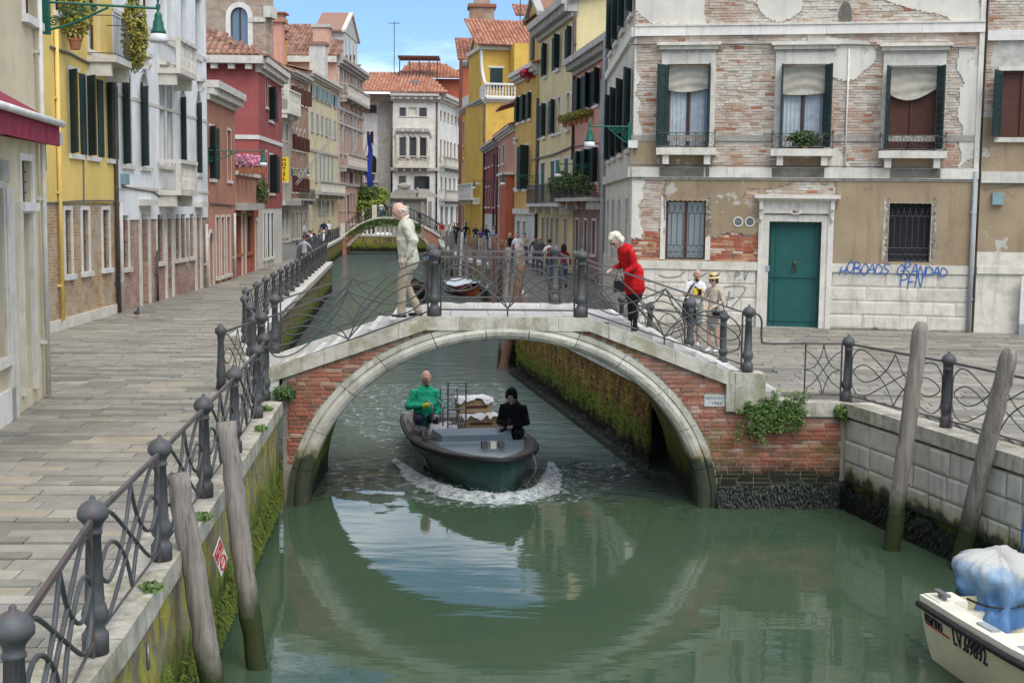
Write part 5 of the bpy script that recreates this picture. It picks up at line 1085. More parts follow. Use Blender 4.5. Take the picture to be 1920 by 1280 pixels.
sd.wall(); sd.band(zb[0], zb[1], .12, 'trim'); sd.band(zb[2], zb[3], .1, 'trim_clean'); sd.band(zs0, zs1, .05, 'trim'); sd.band(0, zpl, .05, 'plinth', name='plinth')
MB().tube([(.1, -.1, .1), (.1, -.1, 9)], .08, 8).build('drainpipe', 'zinc', sd.root)
E_ = Matrix.Translation(sd.root.location) @ Matrix.Rotation(sd.root.rotation_euler.z, 4, 'Z')      # hang the side's parts straight on the building
for ch in list(sd.root.children): m_ = ch.matrix_basis.copy(); ch.parent = rt; ch.matrix_basis = E_ @ m_
bpy.data.objects.remove(sd.root)
# neighbour at the right edge
A7, B7 = (11.74, 33.12), (18.5, 31.9)
f = Fac('tan_neighbour_house', 'tan plaster and brick house at the far right edge beside the drainpipe', 'building', A7, B7, 11.4, [(0, 2.05, 'plinth', .02), (2.05, 5.4, 'p_tan', 0), (5.4, 20, 'mortar_pale', -.0)], 9)
f.winp(1880, 133, 1960, 258, 'shut', ang=(120, 120), slats=10, pane='frame_brown', fm='trim', mull=1); f.wall()
g2 = lambda u, z: not any(h[0]-.12 < u < h[1]+.12 and h[2]-.15 < z < h[3]+.15 for h in f.holes) and mnoise.noise(Vector((u*.7, z*.7, 4))) < .22
bs = courses(0, min(f.L, 4.5), 5.4, f.zt, lambda u, z: g2(u, z), .25, .069, .012); lay(bs, 'brick_wash', f.walls[2], 'brick', .014, .05, 0, 300, lambda p: p[0])
f.band(f.z(1860, 343), f.z(1860, 322), .1, 'trim', step=1.5); f.band(f.z(1860, 77), f.z(1860, 58), .1, 'trim_clean', step=1.7); f.band(f.z(1860, 513), f.z(1860, 500), .08, 'plinth', step=1.8)
u, z = f.uz(1870, 372); f.P('alarm_box', MB().bb(u-.14, u+.14, -.14, 0, z-.16, z+.14), 'sh_blue'); f.cable([(1842, 352), (1920, 345)], .012)
nb = thing('notice_board', 'white notice board standing against the wall at the right edge', 'notice board', spot(f, 1918, 628, .25), rotz(A7, B7)); MB().bb(-.16, .5, -.04, .04, .3, 1.5).build('board', 'frame_white', nb); MB().bb(-.16, .5, -.06, .06, 0, .3).build('foot', 'zinc', nb)

# ------------------------------------------------------------------ right row beyond
AK, BK = (2.78, 60.8), (4.35, 48.0)
f = Fac('pink_house', 'pink house with mauve ground floor and flower boxes on the right', 'building', AK, BK, 11.3, [(0, 3.7, 'p_mauve', 0), (3.7, 20, 'p_pink2', .03)], 6)
f.row(1084, 150, 212, [(1083, 1090), (1098, 1107), (1114, 1124)], 'shut', ang=(172, 150), slats=0, m='sh_dark'); f.row(1083, 285, 345, [(1082, 1089), (1096, 1105), (1111, 1121)], 'shut', ang=(172, 150)); f.row(1080, 412, 470, [(1080, 1085), (1096, 1101), (1111, 1117)], 'plain', fm='trim', pane='inside', mull=0); f.wall(); f.cornice(f.zt+.1, .7, .6, 'trim_dirty', .35)
f.pipe(1077, 30, 300, .08); f.pipe(1130, 150, 360, .08, 'zinc'); f.cable([(1072, 276), (1128, 268)], .03); balcony(f, f.u(1066, 370), f.u(1126, 370), f.z(1072, 372), .7, .3, 'trim_dirty', 'iron', 4)
for i, px in enumerate((1073, 1083, 1093, 1103, 1113)): plant(('autumn-coloured', 'green', 'reddish', 'leafy', 'full')[i]+' window box plant on the pink house, number %d from its left' % (i+1), spot(f, px, 224-i*2.6, .35), (.42, .2, .22), 500, .05, 'leaf_yel', .12)
for i, px in enumerate((1062, 1076, 1090, 1104, 1117)): plant(('trailing', 'tall', 'bushy', 'spiky', 'round')[i]+' green pot plant on the pink house balcony', spot(f, px, 348-3*(i % 2), .5), (.5, .35, .5+.2*(i % 2)), 700, .065, 'leaf_dark' if i % 2 else 'leaf', .18)
lamp('green bracket lamp reaching left from the pink house', spot(f, 1120, 309, .02), (-1, -.3), 1.7, 0)
AC, BC = (1.3, 70.5), (2.76, 60.9)
f = Fac('cream_tall_house', 'tall cream yellow house with dark green shutters and iron balcony on the right', 'building', AC, BC, 14.1, [(0, 20, 'p_cream2', 0)], 6)
f.row(1040, 72, 134, [(1021, 1026), (1043, 1050), (1066, 1072)], 'shut', ang=(170, 138), slats=8, m='sh_dark'); f.row(1033, 190, 253, [(1007, 1012), (1018, 1024), (1035, 1041)], 'shut', ang=(172, 145), m='sh_dark'); f.row(1033, 190, 253, [(1046, 1051), (1063, 1068)], 'plain', fm='frame_white', pane='glass_pale'); f.row(1033, 303, 380, [(1003, 1009), (1014, 1022), (1032, 1040), (1042, 1049), (1058, 1066)], 'closed', m='sh_teal')
f.row(1016, 408, 462, [(1005, 1009), (1016, 1021), (1025, 1029), (1033, 1037), (1042, 1047), (1058, 1063)], 'plain', fm='trim', pane='inside', mull=0); f.wall(); f.cornice(f.zt+.2, .9, .7, 'trim_dirty', .4); balcony(f, .2, f.L-.2, f.z(1010, 382), .7, .95, 'trim', 'iron', 5); f.cable([(1000, 300), (1040, 290), (1073, 276)], .05); f.pipe(1000, 190, 470, .09); f.band(f.z(1060, 185), f.z(1060, 178), .12, 'trim_clean', f.L-.6, f.L)
chimney(f.root, 1.0, 1.0, f.zt, 2.6, .9, 'p_cream2', 'tile_old', 'slab'); chimney(f.root, 4.6, 1.2, f.zt, 3.4, .8, 'p_cream2', 'tile_new'); chimney(f.root, 6.0, 1.2, f.zt, 3.4, .8, 'p_cream2', 'tile_new'); f.roof(1.6, m='tile_old')
AN, BN = (.08, 77.4), (1.28, 70.6)
f = Fac('ochre_narrow_house', 'narrow ochre house with carved white columns between the salmon and cream houses', 'building', AN, BN, 12.3, [(0, 2.75, 'p_lime', 0), (2.75, 20, 'p_ochre2', .03)], 6)
f.row(980, 180, 228, [(970, 975), (981, 986), (992, 996)], 'shut', ang=(172, 145), m='sh_dark'); f.row(980, 275, 356, [(983, 992)], 'shut', ang=(160, 130), m='sh_dark'); f.row(980, 275, 356, [(969, 973)], 'arch', key=True); f.row(980, 415, 460, [(970, 975), (981, 986)], 'plain', fm='trim', pane='inside', mull=0); f.wall(); f.cornice(f.zt+.1, .6, .5, 'trim', .35); f.band(2.7, 3.0, .15, 'trim'); f.band(f.z(970, 357), f.z(970, 352), .12, 'trim_clean')
dm = f.P('dormer', MB().bb(2.2, 5.6, .3, 4, f.zt, f.zt+2.7), 'p_ochre2'); MB().bb(3.2, 4.0, .2, .298, f.zt+.6, f.zt+2.2).build('shutter', 'sh_dark', dm); gable(f.root, 2.0, 5.8, f.zt+2.7, 1.0, .2, 4, 'p_ochre2', 'trim_dirty'); tiles(f.root, 2.0, 5.8, .0, 3.5, f.zt+2.75, f.zt+4.2, 'tile_old', .3, .5); f.roof(1.6, m='tile')
plant('red flowers on the roof terrace beside the cream house', spot(f, 1003, 138, .4), (.5, .3, .3), 260, .1, 'petal_red', .15); lamp('green bracket lamp pointing left from the ochre house', spot(f, 1010, 329, .05), (-1, -.2), 1.9, 0)
AS, BS = (-1.1, 91), (.05, 77.6)
f = Fac('salmon_small_house', 'plain salmon house with white eaves low on the right row', 'building', AS, BS, 9.5, [(0, 20, 'p_salmon2', 0)], 5); f.row(935, 278, 310, [(936, 938.5), (943, 946)], 'plain'); f.row(935, 350, 385, [(936, 938.5), (944, 947)], 'plain'); f.row(935, 425, 455, [(937, 940), (950, 953)], 'plain', pane='inside', mull=0); f.wall(); f.cornice(f.zt+.1, .4, .4, 'trim'); f.roof(1.8, m='tile_new'); f.pipe(931, 290, 440, .07)
o = f.P('porch', MB().bb(f.L-5.0, f.L-.3, -.5, .0, 0, 5.0), 'p_terra'); MB().bb(f.L-5.2, f.L-.1, -.7, .2, 5.0, 5.15).build('porch_eave', 'trim', o); tiles(f.root, 8.5, f.L, -.8, 2.4, f.zt+1.1, f.zt+2.1, 'tile_new', .3, .5)
AD, BD = (-2.25, 103.6), (-1.12, 91.2)
f = Fac('crimson_house', 'crimson house with white window frames beside the yellow palazzo', 'building', AD, BD, 9.3, [(0, 2.6, 'p_lime', 0), (2.6, 20, 'p_dred', .03)], 4); f.row(911, 285, 315, [(911, 913.5), (917, 919.5), (925, 928)], 'plain', fm='trim_clean'); f.row(911, 352, 388, [(911, 913.5), (917, 919.5), (925, 928)], 'plain', fm='trim_clean'); f.wall(); f.cornice(f.zt+.1, .5, .5, 'trim_dirty', .5); f.roof(1.4, m='tile_old'); f.pipe(927, 290, 440, .08); lamp('green bracket lamp on the crimson house', spot(f, 928, 340, .05), (-1, -.3), 1.5, 0)
# yellow palazzo
AY, BY = (-4.6, 117.0), (-2.27, 103.7)
f = Fac('yellow_palazzo', 'golden yellow palazzo with white roof balcony right of the sky gap', 'building', AY, BY, 13.2, [(0, 2.0, 'p_lime', .02), (2.0, 20, 'p_ochre', 0)], 6)
f.row(879, 225, 270, [(868, 871), (879, 882), (885, 888), (891, 894)], 'plain', fm='trim', pane='glass_pale'); f.row(879, 295, 350, [(867, 870), (879, 882), (884, 887), (889, 892), (894, 897)], 'arch', fm='trim', key=False, pane='glass_pale', wallm='p_ochre'); f.row(879, 385, 425, [(867, 870), (877, 880), (894, 898)], 'closed', m='sh_dark'); f.winp(884, 395, 890, 460, 'door', hood=False); f.wall()
f.cornice(f.zt+.1, .5, .4, 'trim_dirty'); balcony(f, f.u(876, 360), f.u(902, 360), f.z(880, 372), .8, 1.2, 'trim_clean', 'stone', 3); f.P('balustrade', MB().bb(0, f.L, -.05, .15, f.zt+.1, f.zt+1.1), 'trim_clean'); f.pipe(909, 190, 440, .09)
sx = MB(); 
up = f.P('upper_storey', MB().bb(1.5, f.L-3.6, .5, 6, f.zt, f.zt+3.6), 'p_ochre'); gable(f.root, 1.2, f.L-3.4, f.zt+3.6, 2.0, .3, 6, 'p_ochre', 'trim_dirty')
for c in (4.0, 4.9, 5.8): MB().bb(c, c+.55, .42, .498, f.zt+.5, f.zt+2.6).build('window', 'glass_pale', up)
# its long flank faces the camera
YA, YB = (-2.25, 103.7), (1.9, 104.6)
y2 = Fac('yellow_palazzo_wing', 'golden yellow flank wing with white balustrade terrace and dark garden door', 'building', YA, YB, 13.2, [(0, 20, 'p_ochre', 0)], 9); y2.wall()
y2.cornice(y2.zt+.1, .4, .4, 'trim', u1=2.6); bo = MB().bb(-.1, 2.6, -.25, -.05, y2.zt+1.05, y2.zt+1.2).build('balustrade_rail', 'trim_clean', y2.root); MB().bb(-.1, 2.6, -.25, -.05, y2.zt+.1, y2.zt+.22).build('balustrade_base', 'trim_clean', y2.root)
for i in range(11): put('baluster', BAL, y2.root, None, (.1+i*.24, -.15, y2.zt+.22), 0, (1.3, 1.3, .96))
yb = y2.P('upper_storey', MB().bb(.05, 2.3, 2.2, 8, y2.zt, y2.zt+4.0), 'p_ochre'); MB().bb(.75, 1.75, 2.1, 2.198, y2.zt+1.0, y2.zt+2.6).build('door', 'sh_dark', yb); MB().bb(.6, 1.9, 2.14, 2.199, y2.zt+2.6, y2.zt+2.75).build('door_head', 'trim_clean', yb); MB().bb(2.32, 4.2, .4, 8, y2.zt, y2.zt+4.4).build('upper_storey', 'p_ochre', y2.root)
MB().bb(-.2, 2.5, 1.9, 8, y2.zt+4.0, y2.zt+4.3).build('eave', 'trim', y2.root); tiles(y2.root, -.6, 4.4, 1.4, 7, y2.zt+4.3, y2.zt+7.0, 'tile_new', .3, .5)
cv = MB(); cv.tube(smooth([(.0, 2.1, y2.zt+4.0), (.02, 1.9, y2.zt+2.5), (.15, 1.2, y2.zt+1.3), (.35, .6, y2.zt+1.1)], 5), .14, 6); cv.build('volute', 'trim_clean', y2.root, True)
# brick block behind with the tall chimney
f = Fac('rust_red_block', 'rust red building with a tall brick chimney behind the yellow palazzo', 'building', (-5.0, 127), (8.0, 128), 18.6, [(0, 30, 'p_terra', 0)], 10); f.wall(); f.cornice(f.zt+.1, .6, .5, 'trim_dirty'); f.roof(3.4, .5, 'tile', .36, .6)
c = f.P('chimney', MB().bb(1.1, 2.6, 1, 2.5, f.zt, f.zt+6), 'b_far'); MB().bb(.7, 3.0, .6, 2.9, f.zt+4.0, f.zt+5.2).build('chimney_crown', 'b_far', c); MB().bb(.5, 3.2, .4, 3.1, f.zt+5.2, f.zt+5.5).build('chimney_crown', 'tile_new', c); chimney(f.root, 3.6, 2, f.zt, 2.6, 1.0, 'p_terra')
MB().bb(6, 13, 3, 9, f.zt, f.zt+4.6).build('roof_storey', 'p_salmon', f.root); tiles(f.root, 5.2, 13.4, 2.4, 8, f.zt+4.7, f.zt+6.6, 'tile', .36, .6); MB().tube([(5.6, 2, f.zt), (5.6, 2, f.zt+9)], .05, 5).build('antenna', 'iron_thin', f.root)

# ------------------------------------------------------------------ white palazzo closing the canal
YP = 155.0; X = lambda px, y=YP: at_y(px, 390, y)[0]; Z = lambda py, px=780, y=YP: at_y(px, py, y)[2]
f = Fac('white_corner_palazzo', 'big pale palazzo with red tiled roof closing the end of the canal', 'building', (X(733), YP), (X(822), YP), Z(178), [(0, 6.2, 'p_white', .02), (6.2, 12.0, 'p_ivory', 0), (12.0, 30, 'p_ivory', .03)], 16)
f.row(749, 202, 218, [(749, 761), (786, 800)], 'plain', fm='trim', pane='glass_dark', mull=1); f.winp(767, 202, 781, 218, 'plain', fm='trim', pane='p_ivory', mull=0)
f.row(749, 258, 297, [(749, 761), (767, 780), (786, 799)], 'plain', fm='trim_dirty', pane='glass_dark', mull=1, tr=1); f.row(748, 330, 354, [(748, 761)], 'plain', fm='trim'); f.row(748, 330, 354, [(784, 799)], 'shut', ang=(150, 150)); f.row(752, 385, 440, [(776, 790)], 'plain', fm='trim_dirty'); f.wall()
f.cornice(f.zt+.2, 1.0, .9, 'trim', .9); f.band(f.z(740, 247), f.z(740, 241), .35, 'trim_dirty', f.u(743), f.u(804)); f.band(f.z(740, 320), f.z(740, 314), .3, 'trim_dirty')
for c in (755, 773.5, 792.5): u = f.u(c); f.P('blind_arch', MB().tube([(u+.95*math.cos(k*math.pi/10), -.1, f.z(755, 258)+.1+.95*math.sin(k*math.pi/10)) for k in range(11)], .14, 6), 'trim_dirty'); f.P('keystone', MB().ball((u, -.2, f.z(755, 245)), (.2, .2, .3), 8), 'trim')
for c in (745, 764, 783.5, 802): f.P('column', MB().tube([(f.u(c), -.1, f.z(755, 297)), (f.u(c), -.1, f.z(755, 258))], .22, 8), 'trim')
balcony(f, f.u(742), f.u(804), f.z(750, 311), .8, 1.15, 'trim', 'stone', 5, .25, .42); f.pipe(724+10, 190, 360, .12); f.pipe(818, 180, 430, .1)
tiles(f.root, -7.0, f.L+1, -1.0, 9, f.zt+.2, f.zt+3.4, 'tile_new', .42, .7, hip=(3.5, 3.0))
rf = f.P('roof_wall', MB().bb(1.0, 9.0, 9.5, 16, f.zt-.5, f.zt+2.8), 'p_terra'); tiles(f.root, -.5, 9.8, 8.6, 14, f.zt+2.8, f.zt+5.2, 'tile', .42, .7, hip=(1.5, 5)); alt = f.P('roof_terrace', MB().bb(.2, 5.2, 6.5, 10, f.zt+5.0, f.zt+5.25), 'frame_brown')
for u in (.4, 1.6, 2.8, 4.0, 5.0): MB().bb(u-.06, u+.06, 6.6, 6.72, f.zt+2.0, f.zt+5.0).build('terrace_post', 'sh_teal', alt)
MB().tube([(-.2, 6, f.zt+3), (-.2, 6, f.zt+9.2)], .05, 5).build('antenna', 'iron_thin', f.root); MB().tube([(-.9, 6, f.zt+9), (.5, 6, f.zt+9)], .04, 4).build('antenna', 'iron_thin', f.root); MB().bb(2.0, 3.0, 3.0, 3.7, f.zt+1.62, f.zt+1.9).build('skylight', 'glass_pale', f.root)
chimney(f.root, -4.6, 4, f.zt, 3.2, .7, 'p_lime', 'trim_dirty'); chimney(f.root, 10.3, 14, f.zt-2, 4.2, .9, 'p_white', 'trim_dirty'); chimney(f.root, 12.6, 15, f.zt-2, 4.6, 1.1, 'p_white', 'trim_dirty')
w = Fac('white_palazzo_wing', 'white rear wing with arched loggia left of the big pale palazzo', 'building', (X(672, 157), 157), (X(734, 157), 157), Z(178)-.02, [(0, 30, 'p_white', 0)], 12)
w.winp(684, 197, 706, 212, 'plain', fm='trim', pane='glass_dark'); w.winp(688, 247, 700, 269, 'plain', fm='trim', pane='glass_dark'); w.winp(684, 290, 706, 342, 'arch', fm='trim', key=False, pane='inside', mull=0, wallm='p_white'); w.winp(682, 347, 706, 375, 'arch', fm='trim', key=False, pane='inside', mull=0, wallm='p_white'); w.wall(); w.cornice(w.zt+.2, .9, .8, 'trim', .9); w.band(w.z(690, 343), w.z(690, 338), .25, 'trim'); balcony(w, w.u(683), w.u(707), w.z(690, 340), .3, 1.0, 'trim', 'stone', 0, .1, .35); w.P('pilaster', MB().bb(w.u(711), w.L, -.5, .1, 0, w.zt-.8), 'trim_dirty')
s = Fac('white_palazzo_canal_front', 'canal front of the big pale palazzo with rows of narrow windows', 'building', (X(822.3), YP+.05), (-6.6, 171), Z(178), [(0, 30, 'p_ivory', 0)], 5)
for yt, yb, c in ((207, 222, (825, 832, 839, 846, 853, 859)), (262, 300, (825, 832, 838, 844, 851, 858)), (332, 356, (826, 834, 842, 850, 858))): s.row(825, yt, yb, [(x, x+3.2) for x in c], 'plain', fm='trim', pane='glass_dark')
s.row(826, 388, 425, [(826, 830), (835, 839), (845, 849), (855, 859)], 'plain', fm='trim_dirty', pane='inside', mull=0); s.wall(); s.cornice(s.zt+.2, 1.0, .9, 'trim', .9); balcony(s, .2, s.L-.3, s.z(825, 311), .8, 1.1, 'trim_dirty', 'stone', 6, .25, .42); balcony(s, .2, s.L-.3, s.z(825, 373), .8, 1.1, 'trim_dirty', 'stone', 6, .25, .42)
# rusticated garden portal in front of it
gp = Fac('garden_portal', 'grey baroque garden portal with curved pediment below the pale palazzo', 'gate', (X(733, 148), 148), (X(800, 148), 148), Z(372, 760, 148), [(0, 30, 'trim_dirty', 0)], .8)
gp.winp(738, 376, 758, 440, 'arch', fm='trim_dirty', key=True, pane='trim_dirty', mull=0, wallm='trim_dirty'); gp.wall(); gp.cornice(gp.zt+.15, .5, .5, 'trim_dirty')
gp.P('curved_pediment', MB().prism([(.1, gp.zt+.15), (2.9, gp.zt+.15)]+[(1.5+1.4*math.cos(a*math.pi/10), gp.zt+.25+.95*math.sin(a*math.pi/10)) for a in range(11)], -.3, .5), 'trim_dirty'); gp.P('scroll', MB().prism([(3.1, gp.zt+.15), (5.4, gp.zt+.15), (5.3, gp.zt+.35), (4.6, gp.zt+.75), (3.8, gp.zt+1.0), (3.1, gp.zt+1.05)], -.3, .4), 'trim'); gp.P('crest', MB().ball((1.5, -.2, gp.zt+1.35), (.8, .25, .4), 8), 'trim_dirty'); gp.P('urn', MB().lathe([(.2, 0), (.1, .15), (.3, .5), (.12, .75), (.18, .9), (.02, 1.1)], 10, (3.0, 0, gp.zt+.15)), 'trim_dirty')
for c in (.2, 1.0, 3.4, 4.2): gp.P('pilaster', MB().bb(c, c+.4, -.25, .0, 0, gp.zt-.3), 'trim_dirty')
# garden shrubs behind the second bridge
def shrub(label, c, r, n, size, m, trunk=True):
    t = thing('garden_shrub', label, 'shrub', (c[0], c[1], QZ)); mb = MB(); zc = c[2]-QZ
    for k in range(9): q = Vector((rnd.uniform(-.6, .6)*r[0], rnd.uniform(-.6, .6)*r[1], zc+rnd.uniform(-.6, .6)*r[2])); mb.leaves(q, (r[0]*.55, r[1]*.55, r[2]*.5), n//9, size)
    mb.build('crown', m, t); MB().tube([(0, 0, 0), (.1, 0, zc*.6), (0, .1, zc)], [.14, .1, .05], 7).build('trunk', 'pole_wood', t)
leafmat('leaf_bright', (.10, .17, .02), (.22, .30, .04), (.34, .36, .06))
shrub('dark green shrub left of the garden behind the second bridge', at_y(684, 375, 146), (1.6, 1.2, 1.8), 1500, .22, 'leaf'); shrub('bright yellow-green round shrub behind the second bridge', at_y(700, 372, 146.5), (1.9, 1.2, 1.3), 1700, .2, 'leaf_bright'); shrub('lime green low bush behind the second bridge railing', at_y(692, 395, 145), (2.0, 1.0, 1.6), 1700, .2, 'leaf_bright')
# far embankment with white balustrade below the palazzo
em = thing('far_embankment', 'stone embankment with white balustrade under the far palazzo', 'wall', (-19, 138, 0)); MB().bb(0, 12.5, 0, 3, -1, 1.55).build('wall_face', 'quay_far', em); MB().bb(0, 12.5, -.05, .35, 1.55, 1.75).build('coping_stone', 'trim', em); MB().bb(0, 12.5, .0, .25, 2.75, 2.92).build('handrail', 'trim', em)
for i in range(26): put('baluster', BAL, em, None, (.2+i*.48, .12, 1.75), 0, (2.0, 2.0, 1.16))
# ------------------------------------------------------------------ second bridge
y2b = 128.0; P2 = lambda px, py: at_y(px, py, y2b)
b2 = thing('small_far_bridge', 'small arched bridge with ivy and iron railing in the distance', 'bridge', (0, y2b, 0)); top = [P2(642, 446), P2(668, 427), P2(700, 413), P2(730, 411), P2(762, 413), P2(800, 430), P2(826, 446)]; ar = [P2(650, 463), P2(664, 446), P2(684, 428), P2(705, 419), P2(728, 416), P2(752, 419), P2(775, 430), P2(795, 446), P2(808, 464)]
tp = smooth([(p[0], 0, p[2]) for p in top], 6); ap = smooth([(p[0], 0, p[2]) for p in ar], 6)
def ipz(P, x):
    for a, b in zip(P, P[1:]):
        if a.x <= x <= b.x: return lerp(a.z, b.z, (x-a.x)/max(b.x-a.x, 1e-6))
    return -1
mb = MB(); cp = MB(); rg = MB(); n = 60; xs = [lerp(tp[0].x, tp[-1].x, i/n) for i in range(n+1)]
for a, b in zip(xs, xs[1:]):
    za, zb2 = max(ipz(ap, a), -.3), max(ipz(ap, b), -.3); mb.hexa([(a, 0, za), (b, 0, zb2), (b, 3, zb2), (a, 3, za), (a, 0, ipz(tp, a)), (b, 0, ipz(tp, b)), (b, 3, ipz(tp, b)), (a, 3, ipz(tp, a))])
    cp.hexa([(a, -.12, ipz(tp, a)), (b, -.12, ipz(tp, b)), (b, .3, ipz(tp, b)), (a, .3, ipz(tp, a)), (a, -.12, ipz(tp, a)+.22), (b, -.12, ipz(tp, b)+.22), (b, .3, ipz(tp, b)+.22), (a, .3, ipz(tp, a)+.22)])
for a, b in zip(ap, ap[1:]): rg.hexa([(a.x, -.1, a.z-.28), (b.x, -.1, b.z-.28), (b.x, .3, b.z-.28), (a.x, .3, a.z-.28), (a.x, -.1, a.z+.1), (b.x, -.1, b.z+.1), (b.x, .3, b.z+.1), (a.x, .3, a.z+.1)])
mb.build('spandrel_wall', 'p_salmon', b2); cp.build('coping', 'trim', b2); rg.build('arch_ring', 'voussoir', b2); iv = MB()
for i in range(1400): x = lerp(tp[0].x+.5, tp[-1].x-2, rnd.random()**.8); iv.leaves((x, -.15, ipz(tp, x)-rnd.random()**2*.7), (.12, .06, .1), 1, .12)
iv.build('ivy', 'ivy', b2, kind='stuff')
for yy in (.1, 2.8):
    o = None; mb = MB(); n = 30; rs = [tp[0].x+(tp[-1].x-tp[0].x)*i/n for i in range(n+1)]; mb.tube([(x, yy, ipz(tp, x)+1.2) for x in rs], .04, 4); mb.tube([(x, yy, ipz(tp, x)+.35) for x in rs], .03, 4)
    o = mb.build('railing', 'iron_thin', b2)
    for x in rs[::1]: MB().tube([(x, yy, ipz(tp, x)+.2), (x, yy, ipz(tp, x)+1.2)], .03, 4).build('rail_post', 'iron_thin', o)
for px, py in ((643, 446), (702, 412), (762, 413)): p = P2(px, py); MB().bb(p[0]-.22, p[0]+.22, -.1, .34, p[2], p[2]+1.45).build('stone_pillar', 'trim', b2)
# ================================================================== boats
mt('hull_green', (.010, .050, .040), .45, 3, .35, .5); mt('deck_blue', (.27, .33, .36), .15, 2, .45); mt('gunwale', (.11, .10, .09), .4, 5, .7); mt('rub_black', (.02, .02, .022), .3, 6, .6); mt('hull_white', (.70, .60, .37), .12, 2, .3, .5, bump=.03); mt('deck_white', (.72, .68, .55), .1, 2, .4); mt('cream_patch', (.42, .40, .27), .3, 4)
mt('bag', (.30, .28, .26), .25, 8, .8); mt('card', (.38, .27, .15), .15, 5); mt('wrap', (.62, .61, .60), .2, 9, .5); mt('crate_black', (.018, .018, .02), .2, 5, .5); mt('steel', (.25, .24, .24), .2, 6, .4, metal=.6); mt('rope', (.16, .14, .12), .3, 20); mt('net_red', (.40, .03, .03), .2, 8); mt('black_plastic', (.012, .012, .013), .2, 5, .45); mt('label_blue', (.03, .08, .25), .1); mt('label_red', (.45, .04, .03), .1, bump=0); mt('boat_black', (.02, .022, .03), .1, bump=0)
def hull(stations, name, m, parent, zlow=-.25, smooth_=True, nb=7, pw=.55):
    """stations: (x, half beam at gunwale, gunwale z, waterline factor); bow last"""
    mb = MB(); n = 2*nb+1; vs = []
    for x, b, zg, wf, xl in stations:
        for i in range(n):
            s = (i-nb)/nb; a = abs(s); z = lerp(zlow, zg, a**.8); w = b*(lerp(wf*.5, 1, a**pw) if a > .02 else 0); vs.append((lerp(xl, x, a**.8), math.copysign(w, s) if a else 0, z))
    k = len(stations); mb.add(vs, [(i*n+j, i*n+j+1, (i+1)*n+j+1, (i+1)*n+j) for i in range(k-1) for j in range(n-1)]+[tuple(range(n))]); return mb.build(name, m, parent, smooth_)
def gun(stations, off=0.0, dz=0.0):
    L_ = [(x, b+off, z+dz) for x, b, z, *_ in stations]; return L_+[(x, -b-off, z+dz) for x, b, z, *_ in reversed(stations[:-1])] if stations[-1][1] < .02 else L_+[(x, -b-off, z+dz) for x, b, z, *_ in reversed(stations)]
def deckstrip(stations, w, dz, th=.05):
    mb = MB()
    for s in (1, -1):
        for a, b in zip(stations, stations[1:]):
            p = [(a[0], s*a[1], a[2]+dz), (b[0], s*b[1], b[2]+dz), (b[0], s*max(b[1]-w, 0), b[2]+dz), (a[0], s*max(a[1]-w, 0), a[2]+dz)]; p = p if s < 0 else p[::-1]; q = [(x, y, z+th) for x, y, z in p]; mb.hexa(p+q)
    return mb
SB, BB_ = Vector((-1.36, 26.3, 0)), Vector((-.16, 20.65, 0)); d = BB_-SB; ang = math.atan2(d.y, d.x)
CB = thing('cargo_boat', 'dark green cargo boat loaded with crates coming under the bridge', 'boat', (SB.x, SB.y, -.12), ang); CB.scale = (1.24, .9, 1)
ST = [(0, .92, .60, .8, .25), (.6, 1.04, .60, .85, .6), (1.6, 1.14, .61, .88, 1.6), (2.6, 1.17, .64, .86, 2.55), (3.3, 1.06, .67, .80, 3.2), (3.9, .84, .70, .70, 3.72), (4.3, .58, .73, .6, 4.1), (4.6, .30, .76, .5, 4.38), (4.72, .13, .77, .4, 4.48), (4.76, .0, .78, .3, 4.52)]
hull(ST, 'hull', 'hull_green', CB, pw=.42)
def side_y(st, x, z, pw, zlow=-.25):
    for a, b in zip(st, st[1:]):
        if a[0] <= x <= b[0]:
            t = (x-a[0])/(b[0]-a[0]); hb, zg, wf = lerp(a[1], b[1], t), lerp(a[2], b[2], t), lerp(a[3], b[3], t); q = max((z-zlow)/(zg-zlow), .01)**1.25; return hb*lerp(wf*.5, 1, q**pw)
    return 0
deckstrip(ST, .20, -.01).build('gunwale', 'gunwale', CB); MB().tube(smooth(gun(ST, .03, .0), 2), .045, 6).build('rub_rail', 'rub_black', CB, True)
mb = MB()
for (x, b, z, *_), (x2, b2, z2, *__) in zip(ST[3:], ST[4:]): mb.quad((x, -(b-.16), z+.02+.10*(1-.0)*0), (x2, -max(b2-.16, 0), z2+.02), (x2, max(b2-.16, 0), z2+.02), (x, b-.16, z+.02))
mb.build('foredeck', 'deck_blue', CB)
mb = MB(); mb.hexa([(2.55, -.85, .62), (3.05, -.72, .62), (3.05, .72, .62), (2.55, .85, .62), (2.55, -.80, .84), (2.95, -.68, .80), (2.95, .68, .80), (2.55, .80, .84)]); mb.build('coaming', 'deck_blue', CB); MB().hexa([(3.05, -.95, .66), (3.35, -.85, .69), (3.35, .85, .69), (3.05, .95, .66), (3.05, -.9, .72), (3.3, -.8, .74), (3.3, .8, .74), (3.05, .9, .72)]).build('deck_step', 'deck_blue', CB)
mb = MB(); mb.quad((.3, -.85, .12), (2.55, -.95, .12), (2.55, .95, .12), (.3, .85, .12)); mb.build('floor', 'deck_blue', CB)
mb = MB()
for s in (-1, 1): mb.quad((.3, s*.86, .1), (2.55, s*.97, .1), (2.55, s*.97, .64), (.3, s*.86, .62))
mb.build('lining', 'deck_blue', CB); MB().bb(.02, .35, -.9, .9, .3, .60).build('stern_bench', 'gunwale', CB)
for x, y in ((3.75, -.06), (3.75, .10), (3.75, .26)): MB().bb(x-.05, x+.05, y-.055, y+.055, .745, .86).build('cleat_block', 'deck_white' if abs(y-.1) < .01 else 'gunwale', CB)
